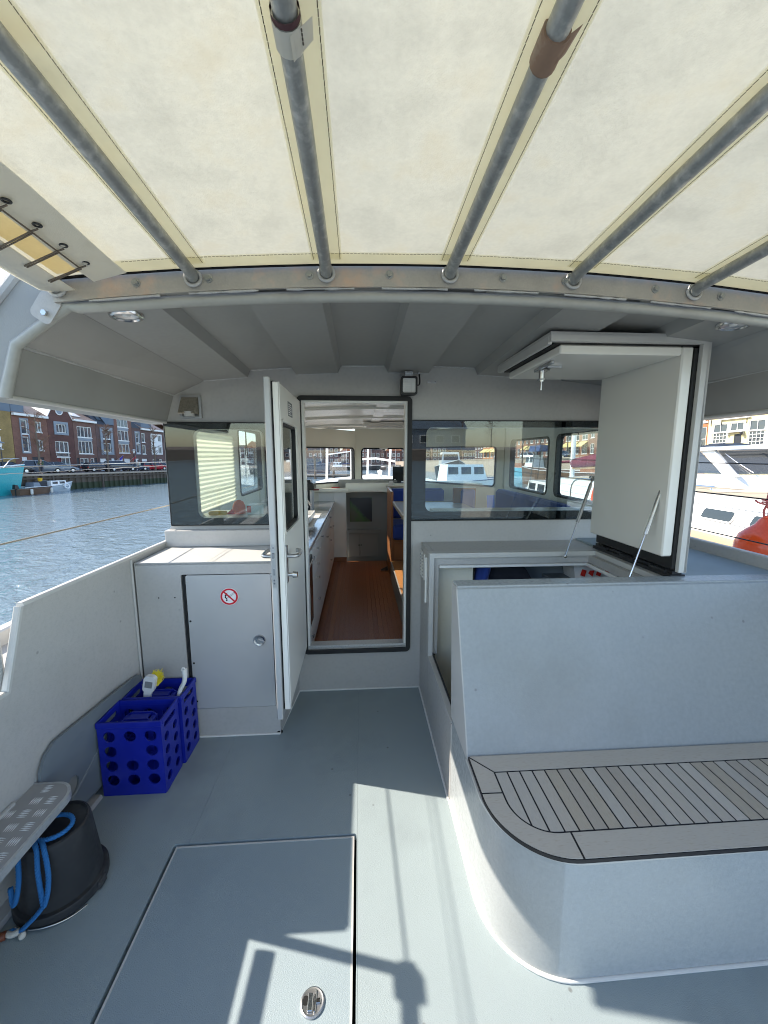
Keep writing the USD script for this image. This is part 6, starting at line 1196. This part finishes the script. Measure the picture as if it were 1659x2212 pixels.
part(fd, 'winch', lathe([(.06, 0), (.06, .08), (.035, .10), (.05, .20), (0, .22)], (.42, 8.0, 1.08), 14), 'white_paint', smooth=40); part(fd, 'hull_side', join([hull([(-1.7, 6.4, .7), (-.9, 8.7, .9), (.31, 10.6, 1.1), (-1.5, 6.4, -1.5), (-.6, 8.7, -1.5), (.31, 9.8, -1.5), (.31, 6.4, .7), (.31, 6.4, -1.5)]), hull([(2.1, 6.3, .9), (1.6, 8.7, 1.0), (.32, 10.6, 1.1), (1.9, 6.3, -1.5), (1.3, 8.7, -1.5), (.32, 9.8, -1.5), (.32, 6.3, .7), (.32, 6.3, -1.5)])]), 'grey_paint')

# ================================================================ starboard side: yacht alongside, buoy, wires, right bank
YM = np.eye(4); yd = np.array([-.17, -.985, 0]); yn = np.array([.985, -.17, 0]); YM[:3, 0], YM[:3, 1], YM[:3, 3] = yd, yn, (4.143, 4.749, 0)
def ypr(poly, a, b):                      # (o, z) outline run along u
    return prism(Polygon(poly), 'x', a, b)
y = bank('motor_yacht', 'large white motor yacht moored alongside on the right', 'yacht', YM)
part(y, 'hull', ypr([(.0, .655), (.0, .30), (.25, -2.0), (3.6, -2.0), (3.9, .3), (3.9, .655)], -6.5, 7.0), 'hull_white')
part(y, 'rub_rail', box(-6.5, 7.0, -.035, .03, .655, .70, .008), 'teak_new'); part(y, 'rubber_seam', box(-6.5, 7.0, -.012, .01, .630, .655), 'black_rubber')
for k in range(4): part(y, 'deck_plank', box(-6.5, 7.0, .032 + .078 * k, .107 + .078 * k, .66, .699), 'teak_new')
part(y, 'trunk', ypr([(.33, .66), (.335, .70), (.425, 1.16), (.47, 1.185), (1.2, 1.235), (2.6, 1.235), (3.4, 1.185), (3.55, .66)], -6.5, 2.4), 'hull_white')
for zq in (.865, 1.055): part(y, 'moulding_line', rod((-6.4, .33 + (zq - .70) * .1957 - .001, zq), (2.3, .33 + (zq - .70) * .1957 - .001, zq), .0035, 5), 'facade_grey')
def on_trunk(a, b, z0, z1, pr, r=.03, ins=0):
    m = prism(rr(a + ins, b - ins, z0 + ins, z1 - ins, r), 'y', 0, pr + .01); v = np.array(m.vertices); v[:, 1] = .33 + (v[:, 2] - .70) * .1957 - np.where(v[:, 1] > .004, pr, -.01); v[:, 0] += (v[:, 2] - z0) * .35; m.vertices = v; return m
for a in (-1.27, -.27, .53, 1.35):
    f = part(y, 'portlight', on_trunk(a, a + .56, .87, 1.035, .010, .045), 'hull_white'); part(f, 'pane', on_trunk(a, a + .56, .87, 1.035, .013, .03, .022), 'car_glass')
part(y, 'nonskid_panel', ypr([(.50, 1.19), (1.12, 1.232), (1.12, 1.236), (.50, 1.194)], -6.0, -.30), 'beige_nonskid'); part(y, 'nonskid_panel', ypr([(.50, 1.19), (1.12, 1.232), (1.12, 1.236), (.50, 1.194)], -.26, 2.0), 'beige_nonskid')
part(y, 'grab_rail', tube([(-2.6, .80, 1.255), (-.70, .80, 1.255), (-.68, .80, 1.255)], .018, 10), 'steel', smooth=30)
for u in (-1.9, -1.25, -.76): part(y, 'rail_foot', cone((u, .80, 1.21), (u, .80, 1.25), .018, .012, 8), 'steel')
part(y, 'boat_hook', tube([(-1.45, .98, 1.262), (.6, 1.02, 1.275)], .012, 6), 'spar_white', smooth=30); part(y, 'boat_hook', tube([(-.45, .62, 1.225), (1.0, 1.3, 1.30)], .012, 6), 'spar_white', smooth=30)
# wheelhouse
def quad(a, b, c, d, th=.012):
    a, b, c, d = map(np.array, (a, b, c, d)); n = np.cross(b - a, d - a); n = n / np.linalg.norm(n) * th; return hull([a, b, c, d, a + n, b + n, c + n, d + n])
part(y, 'coaming', hull([(-5.5, 1.15, 1.22), (-.86, 1.15, 1.22), (-.70, 2.95, 1.22), (-5.5, 2.95, 1.22), (-5.5, 1.22, 1.40), (-.95, 1.22, 1.42), (-.78, 2.9, 1.44), (-5.5, 2.9, 1.42)]), 'hull_white')
part(y, 'windscreen', quad((-.95, 1.26, 1.43), (-.80, 2.85, 1.44), (-1.42, 2.80, 1.79), (-1.50, 1.34, 1.785)), 'yacht_glass')
part(y, 'screen_pillar', hull([(-.86, 1.20, 1.40), (-1.12, 1.20, 1.40), (-1.52, 1.28, 1.81), (-1.82, 1.28, 1.81), (-.90, 1.28, 1.40), (-1.16, 1.28, 1.40), (-1.56, 1.35, 1.81), (-1.86, 1.35, 1.81)]), 'hull_white')
part(y, 'screen_pillar', hull([(-.72, 2.92, 1.40), (-1.0, 2.92, 1.40), (-1.42, 2.85, 1.81), (-1.72, 2.85, 1.81), (-.76, 2.84, 1.40), (-1.46, 2.78, 1.81)]), 'hull_white')
part(y, 'side_window', quad((-5.2, 1.235, 1.43), (-1.20, 1.235, 1.43), (-1.86, 1.31, 1.78), (-5.2, 1.31, 1.78)), 'yacht_glass')
part(y, 'roof', hull([(-5.4, 1.22, 1.80), (-1.44, 1.22, 1.80), (-1.34, 1.6, 1.81), (-1.30, 2.5, 1.81), (-1.38, 2.95, 1.80), (-5.4, 2.95, 1.80), (-5.3, 1.34, 1.865), (-1.72, 1.36, 1.865), (-1.62, 2.1, 1.89), (-1.72, 2.8, 1.865), (-5.3, 2.8, 1.865)]), 'hull_white', smooth=30)
for d in (0, .55): part(y, 'wiper', tube([(-.93 + .02, 1.45 + d, 1.455), (-1.20, 1.40 + d, 1.62), (-1.42, 1.38 + d, 1.75)], .010, 5), 'steel', smooth=True)
part(y, 'roof_box', hull([(-2.2, 1.5, 1.875), (-1.75, 1.5, 1.875), (-2.2, 2.1, 1.875), (-1.75, 2.1, 1.875), (-2.1, 1.6, 1.93), (-1.95, 1.6, 1.93), (-2.1, 2.0, 1.93), (-1.95, 2.0, 1.93)]), 'slate_dark'); part(y, 'green_cover', hull([(-1.95, 2.4, 1.87), (-1.7, 2.5, 1.87), (-1.95, 2.8, 1.87), (-1.8, 2.6, 1.91)]), 'green_cover')
part(y, 'scrub_shadow_hook', tube(spline([(-.72, .30, .93), (-.70, .24, .95), (-.62, .20, .94), (-.60, .22, .80)], 5), .006, 5), 'steel', smooth=True)

by = thing('orange_buoy', 'orange pear shaped buoy fender hanging from red rope on the right', 'buoy', (2.47, 2.24, .75))
c = np.array([2.53, 2.27, .815]); part(by, 'body', lathe([(0, -.02), (.06, -.005), (.115, .05), (.135, .11), (.140, .18), (.136, .235), (.118, .285), (.082, .322), (.048, .350), (.030, .382), (.020, .395), (0, .398)], tuple(c), 36), 'buoy_orange', smooth=60)
part(by, 'eye', tube([(c[0] + .017 * math.cos(a), c[1] - .004, c[2] + .385 + .017 * math.sin(a)) for a in np.linspace(0, 6.283, 15)[:-1]], .008, 6, closed=True), 'buoy_orange', smooth=True)
top = c + [0, 0, .39]
for k, dx in enumerate((-.010, .010)): part(by, 'rope', laid(spline([top + [dx, -.006 * k, 0], top + [dx * 1.6, .002, .05], top + [dx * .6, 0, .085], top + [dx * 1.3 + .015, 0, .18], top + [.06 + dx, 0, .34], top + [.075 + dx, 0, .46]], 5), .0065), 'rope_red', smooth=True)
part(by, 'rope_knot', tube(spline([top + [.028 * math.cos(a), .024 * math.sin(a), .085 + .006 * a / 3] for a in np.linspace(0, 15, 18)], 2), .0055, 6), 'rope_red', smooth=True)
part(by, 'rope_tail', join([tube(spline([top + [-.02, 0, .09], top + [-.06, 0, .10], top + [-.085, 0, .115]], 4), .006, 6), tube(spline([top + [.02, 0, .09], top + [.07, 0, .10], top + [.12, 0, .085]], 4), .006, 6)]), 'rope_red', smooth=True)
sr = thing('starboard_wires', 'dark guard wires stretched along the starboard side', 'guard wire', (2.03, 2, 1.1))
for za, zb_ in ((1.555, 1.55), (1.375, 1.38), (1.135, 1.17)): part(sr, 'guard_wire', tube([(2.04, 5.5, zb_), (2.05, -1.5, za)], .0035, 5), 'wire_dark', smooth=True)
for yy in (5.5, -1.2): part(sr, 'stanchion', rod((2.04, yy, 1.1), (2.04, yy, 1.60), .014, 8), 'steel', smooth=30)
t = local('hoist_block', 'dark hanging pulley block on a thin wire before the yellow house', 'pulley', (19.5, 22.5, 5.0)); part(t, 'block', join([lathe([(0, -.2), (.14, -.12), (.17, 0), (.14, .12), (0, .2)], (0, 0, 0), 14), cone((0, 0, .15), (0, 0, .5), .05, .03, 8)]), 'black_plastic', smooth=40); part(t, 'wire', tube([(-9, 4.0, -.75), (0, 0, 0), (9, -4, .75)], .02, 4), 'wire_dark'); part(t, 'halyard', tube([(.25, 0, 2.5), (0, 0, .4), (-.1, 0, -1.0), (-.8, 0, -3.2)], .014, 4), 'wire_dark')

# right bank
q = bank('stone_quay', 'pale stone quay wall along the right bank', 'quay wall', RM); part(q, 'wall', box(-150, 60, -16, -15.3, -3, 2.4), 'coping'); part(q, 'coping', box(-150, 60, -16.1, -15.2, 2.4, 2.62, .03), 'coping')
g = bank('right_street', 'paved street along the right bank', None, RM, kind='structure'); part(g, 'paving', box(-150, 60, -15.2, 160, .5, 2.55), 'paving')
O2, S0 = 0.0, 2.55
def rhouse(label, u0, u1, wall, ze, wins, doors=(), extra=None, nm='town_house'):
    t = bank(nm, label, 'house', RM)
    part(t, 'wall', prism(sbox(u0 + .02, S0, u1 - .02, ze).difference(unary_union([sbox(w[0], w[2], w[1], w[3]) for w in list(wins) + list(doors)])), 'y', 0, .4), wall)
    for w in wins: window(t, *w[:6], -.0, bar=.06)
    for d in doors: door(t, *d[:4], d[4], 0, False)
    part(t, 'side_walls', join([box(u0 + .02, u0 + .4, .4, 9, S0, ze - .05), box(u1 - .4, u1 - .02, .4, 9, S0, ze - .05)]), wall); part(t, 'inner_floor', join([box(u0 + .4, u1 - .4, 2.5, 2.7, S0, ze), box(u0 + .4, u1 - .4, .5, 9, ze - .3, ze - .1)]), 'dim_grey')
    part(t, 'roof', hull([(u0, -.4, ze), (u1, -.4, ze), (u0, 5, ze + 3.4), (u1, 5, ze + 3.4), (u0, 10, ze), (u1, 10, ze)]), 'roof_tile')
    if extra: extra(t)
    return t
def xy(t):
    part(t, 'door_cornice', join([box(14.0, 16.3, -.5, .02, 5.85, 6.02, .03), box(14.1, 14.3, -.35, .0, 5.5, 5.85), box(15.95, 16.15, -.35, 0, 5.5, 5.85)]), 'gutter_white')
    part(t, 'window_board', box(13.0, 16.9, -.30, .02, 7.72, 7.90, .02), 'gutter_white')
    for u in (11.5, 13.0, 16.4, 19.5): part(t, 'wall_anchor', box(u, u + .07, -.06, .0, 7.0, 8.3), 'wire_dark')
    l = part(t, 'wall_lantern', lathe([(.05, 0), (.16, .10), (.18, .35), (.05, .45)], (16.25, -.5, 5.4), 8), 'wire_dark'); part(l, 'lantern_arm', rod((16.25, -.5, 5.85), (16.25, .0, 5.85), .03, 6), 'wire_dark')
    part(t, 'stoop_rail', join([rod((12.9, -1.2, 3.6), (14.9, -1.2, 3.65), .03, 6)] + [rod((u, -1.2, S0), (u, -1.2, 3.62), .03, 6) for u in (13.0, 14.0, 14.8)]), 'wire_dark')
rhouse('pale yellow rendered house in full sun with tall white windows', 11.1, 24.0, 'render_yellow', 11.5, [(11.9, 13.9, 4.0, 5.95, 4, 4), (11.9, 13.9, 6.0, 7.2, 2, 1), (16.8, 18.75, 4.0, 5.9, 4, 4), (16.8, 18.75, 5.95, 7.3, 2, 1), (14.3, 16.1, 6.1, 7.2, 2, 1), (13.2, 16.7, 7.92, 9.25, 3, 1), (11.3, 12.0, 8.6, 9.1, 1, 1), (19.0, 20.6, 8.7, 9.4, 2, 1), (20.5, 22.4, 4.0, 7.2, 2, 3)], [(14.95, 15.95, S0, 5.6, 'slate_dark')], xy)
rhouse('narrow orange brick house left of the yellow house', 5.6, 11.06, 'brick_orange', 11.0, [(8.8, 10.9, 3.4, 7.0, 2, 2), (6.2, 8.2, 3.4, 7.0, 2, 2), (8.9, 10.6, 7.9, 9.3, 2, 1), (6.2, 8.2, 7.9, 9.3, 2, 1)], [], lambda t: part(t, 'string_course', box(5.6, 11.06, -.12, .02, 7.55, 7.80), 'gutter_white'))
def awn(t, u0, u1, z, mat='awning_yellow'): part(t, 'awning', hull([(u0, -.02, z), (u1, -.02, z), (u0, -1.5, z - 1.0), (u1, -1.5, z - 1.0), (u0, -1.5, z - 1.15), (u1, -1.5, z - 1.15), (u0, -.02, z - .06), (u1, -.02, z - .06)]), mat)
lab = ['old brick house with a yellow awning seen right in the aft window', 'old brick shop with a red door front and pale awning', 'red brick house with white windows in the middle of the right bank', 'old brick house with two yellow awnings', 'brown brick house with white window frames and awnings', 'red brick gabled house far along the right bank', 'old brick house far along the right bank', 'brown brick house near the end of the right bank', 'red brick house at the end of the right bank', 'orange brick house beyond the last awning', 'plum brick house furthest along the right bank']
u = 5.5; rk = random.Random(4)
for k in range(11):
    w_ = rk.uniform(6.2, 8.5); u0 = u - w_; ze = rk.uniform(9.8, 12.5); n = 3; dw = w_ / n
    ws = [(u0 + dw * j + .5, u0 + dw * (j + 1) - .5, z, z + 2.1, 2, 2) for j in range(n) for z in ((3.6, 6.9) if ze < 11 else (3.6, 6.6, 9.0))][: 9]
    ws = [q_ for q_ in ws if q_[3] < ze - .2]
    def xa(t, u0=u0, w_=w_, k=k):
        if k % 4 in (0, 1, 3): awn(t, u0 + .4, u0 + w_ * .62, 6.3)
        if k % 3 == 0: awn(t, u0 + w_ * .68, u0 + w_ - .3, 6.3)
    rhouse(lab[k], u0, u, ('brick_old', 'brick_old', 'brick_red', 'brick_old', 'brick_brown', 'brick_red', 'brick_old', 'brick_brown', 'brick_red', 'brick_orange', 'brick_plum')[k], ze, ws, [], xa)
    u = u0
for k, (uu, col, lb_) in enumerate(((9.2, 'car_white', 'white car roof in front of the orange brick house'), (12.2, 'car_night', 'dark car in front of the yellow house'), (-20, 'car_white', 'white van like car parked before the awnings'), (-33, 'car_silver', 'silver car parked far along the right bank'), (-8, 'car_blue', 'blue car parked near the red shop'))): car(lb_, uu, -9 if k < 2 else -11, .1, col, 4.2, 1.7, 1.45, False, RM, S0)
for k, (uu, lb_) in enumerate(((-12, 'bare quay tree before the brick shop on the right bank'), (-27, 'bare quay tree before the yellow awnings'), (-45, 'bare quay tree far along the right bank'))): bare_tree(lb_, uu, -7, 10.5, 2.4, 70 + k, RM, S0, .8)

# boats on the starboard side seen through the cabin windows
bb = boat('fishing_boat', 'light blue wooden fishing boat with a white wheelhouse', 'boat', (32.5, 76, 0), math.radians(98), 15, 4.6, 2.0, 'hull_sky', 'hull_wood', [(-4.6, -1.8, 1.3, 1.9, 4.4, 'hull_white', 2), (-1.0, 2.2, 1.3, 1.9, 2.9, 'joinery')], sheer=.45, stripe='hull_white')
part(bb, 'blue_canopy', hull([(-6.8, s * 1.4, 5.0) for s in (-1, 1)] + [(-3.4, s * 1.4, 5.0) for s in (-1, 1)] + [(-6.8, s * 1.2, 6.1) for s in (-1, 1)] + [(-3.4, s * 1.2, 6.1) for s in (-1, 1)]), 'sail_cover'); part(bb, 'mast', cone((1.0, 0, 2), (1.0, 0, 13), .14, .08, 8), 'mast_dark'); part(bb, 'mast', cone((-5, 0, 4), (-5, 0, 11), .12, .08, 8), 'mast_dark')
sy = boat('sailing_yacht', 'white sailing yacht with orange lifebuoys moored ahead of the motor yacht', 'yacht', (6.6, 11.4, 0), math.radians(80), 9, 3.0, 1.75, 'hull_white', 'hull_white', [(-.8, 2.6, .95, 1.75, 2.3, 'hull_white', 3)], mast=13, boom='sail_maroon', sheer=.2)
part(sy, 'pushpit', tube(spline([(-2.9, -1.25, 1.8), (-3.2, -1.3, 2.5), (-4.4, -1.1, 2.55), (-4.5, 0, 2.55), (-4.4, 1.1, 2.55), (-3.2, 1.3, 2.5), (-2.9, 1.25, 1.8)], 6), .02, 6), 'steel', smooth=True)
for yy_, xx_ in ((-1.15, -4.2), (1.15, -4.2)): part(sy, 'horseshoe_buoy', tube([(xx_ + .22 * math.cos(a), yy_, 2.15 + .28 * math.sin(a)) for a in np.linspace(-1.0, 4.1, 16)], .085, 8), 'orange_plastic', smooth=True)
part(sy, 'bathing_ladder', join([rod((-4.55, s * .2, 1.0), (-4.55, s * .2, 2.2), .018, 6) for s in (-1, 1)] + [rod((-4.55, -.2, z), (-4.55, .2, z), .018, 6) for z in (1.1, 1.4, 1.7)]), 'steel')
boat('brown_barge', 'long brown wooden sailing barge along the right quay', 'barge', (24.5, 45, 0), math.radians(97), 20, 4.6, 1.9, 'hull_wood', 'hull_wood', [(-8, -4, 1.6, 1.7, 3.0, 'joinery', 3)], mast=20, boom='sail_maroon', sheer=.3)
boat('small_cruiser', 'white cabin cruiser with a blue stripe on the water ahead to the right', 'boat', (9.5, 34, 0), math.radians(12), 8, 2.8, 1.4, 'hull_white', 'hull_white', [(-2.5, 1.4, 1.0, 1.3, 2.8, 'hull_white', 3)], sheer=.25, stripe='sail_cover')
boat('black_tug', 'black hulled tug with a white bow fender far ahead to the right', 'boat', (14, 60, 0), math.radians(-95), 14, 4.4, 2.4, 'hull_black', 'hull_wood', [(-3.5, .5, 1.5, 2.4, 4.6, 'hull_white', 3)], sheer=.4, stripe='hull_white')

# astern, seen only in the window reflections: water, bank and a few buildings and trees
AM = np.eye(4); AM[:3, 0], AM[:3, 1], AM[:3, 3] = (-1, 0, 0), (0, -1, 0), (0, -75, 0)
for k, (xx, hh, lb_) in enumerate(((-24, 11, 'wide bare tree astern mirrored in the right cabin window'), (-31, 9, 'lower bare tree astern mirrored in the right cabin window'), (-52, 12, 'tall bare tree astern at the edge of the mirrored bank'))): bare_tree(lb_, xx, 12, hh, 3.0, 90 + k, AM, .9, .9)
t = bank('boat_shed', 'long low shed astern mirrored in the right cabin window', 'shed', AM, (-18, 20, .9)); part(t, 'wall', box(-9, 9, 0, 8, 0, 5), 'facade_grey'); part(t, 'roof', hull([(-9.4, -.4, 5), (9.4, -.4, 5), (-9.4, 8.4, 5), (9.4, 8.4, 5), (-9.4, 4, 7.2), (9.4, 4, 7.2)]), 'slate_blue')
for j in range(4): f = part(t, 'window', box(-7.5 + 4 * j, -5.3 + 4 * j, -.1, .02, 1.5, 3.5), 'gutter_white'); part(f, 'pane', box(-7.3 + 4 * j, -5.5 + 4 * j, -.12, -.09, 1.7, 3.3), 'far_glass')
t = bank('stern_ground', 'low bank across the harbour astern', None, AM, kind='structure'); part(t, 'ground', box(-200, 200, 0, 200, -3, .9), 'paving')
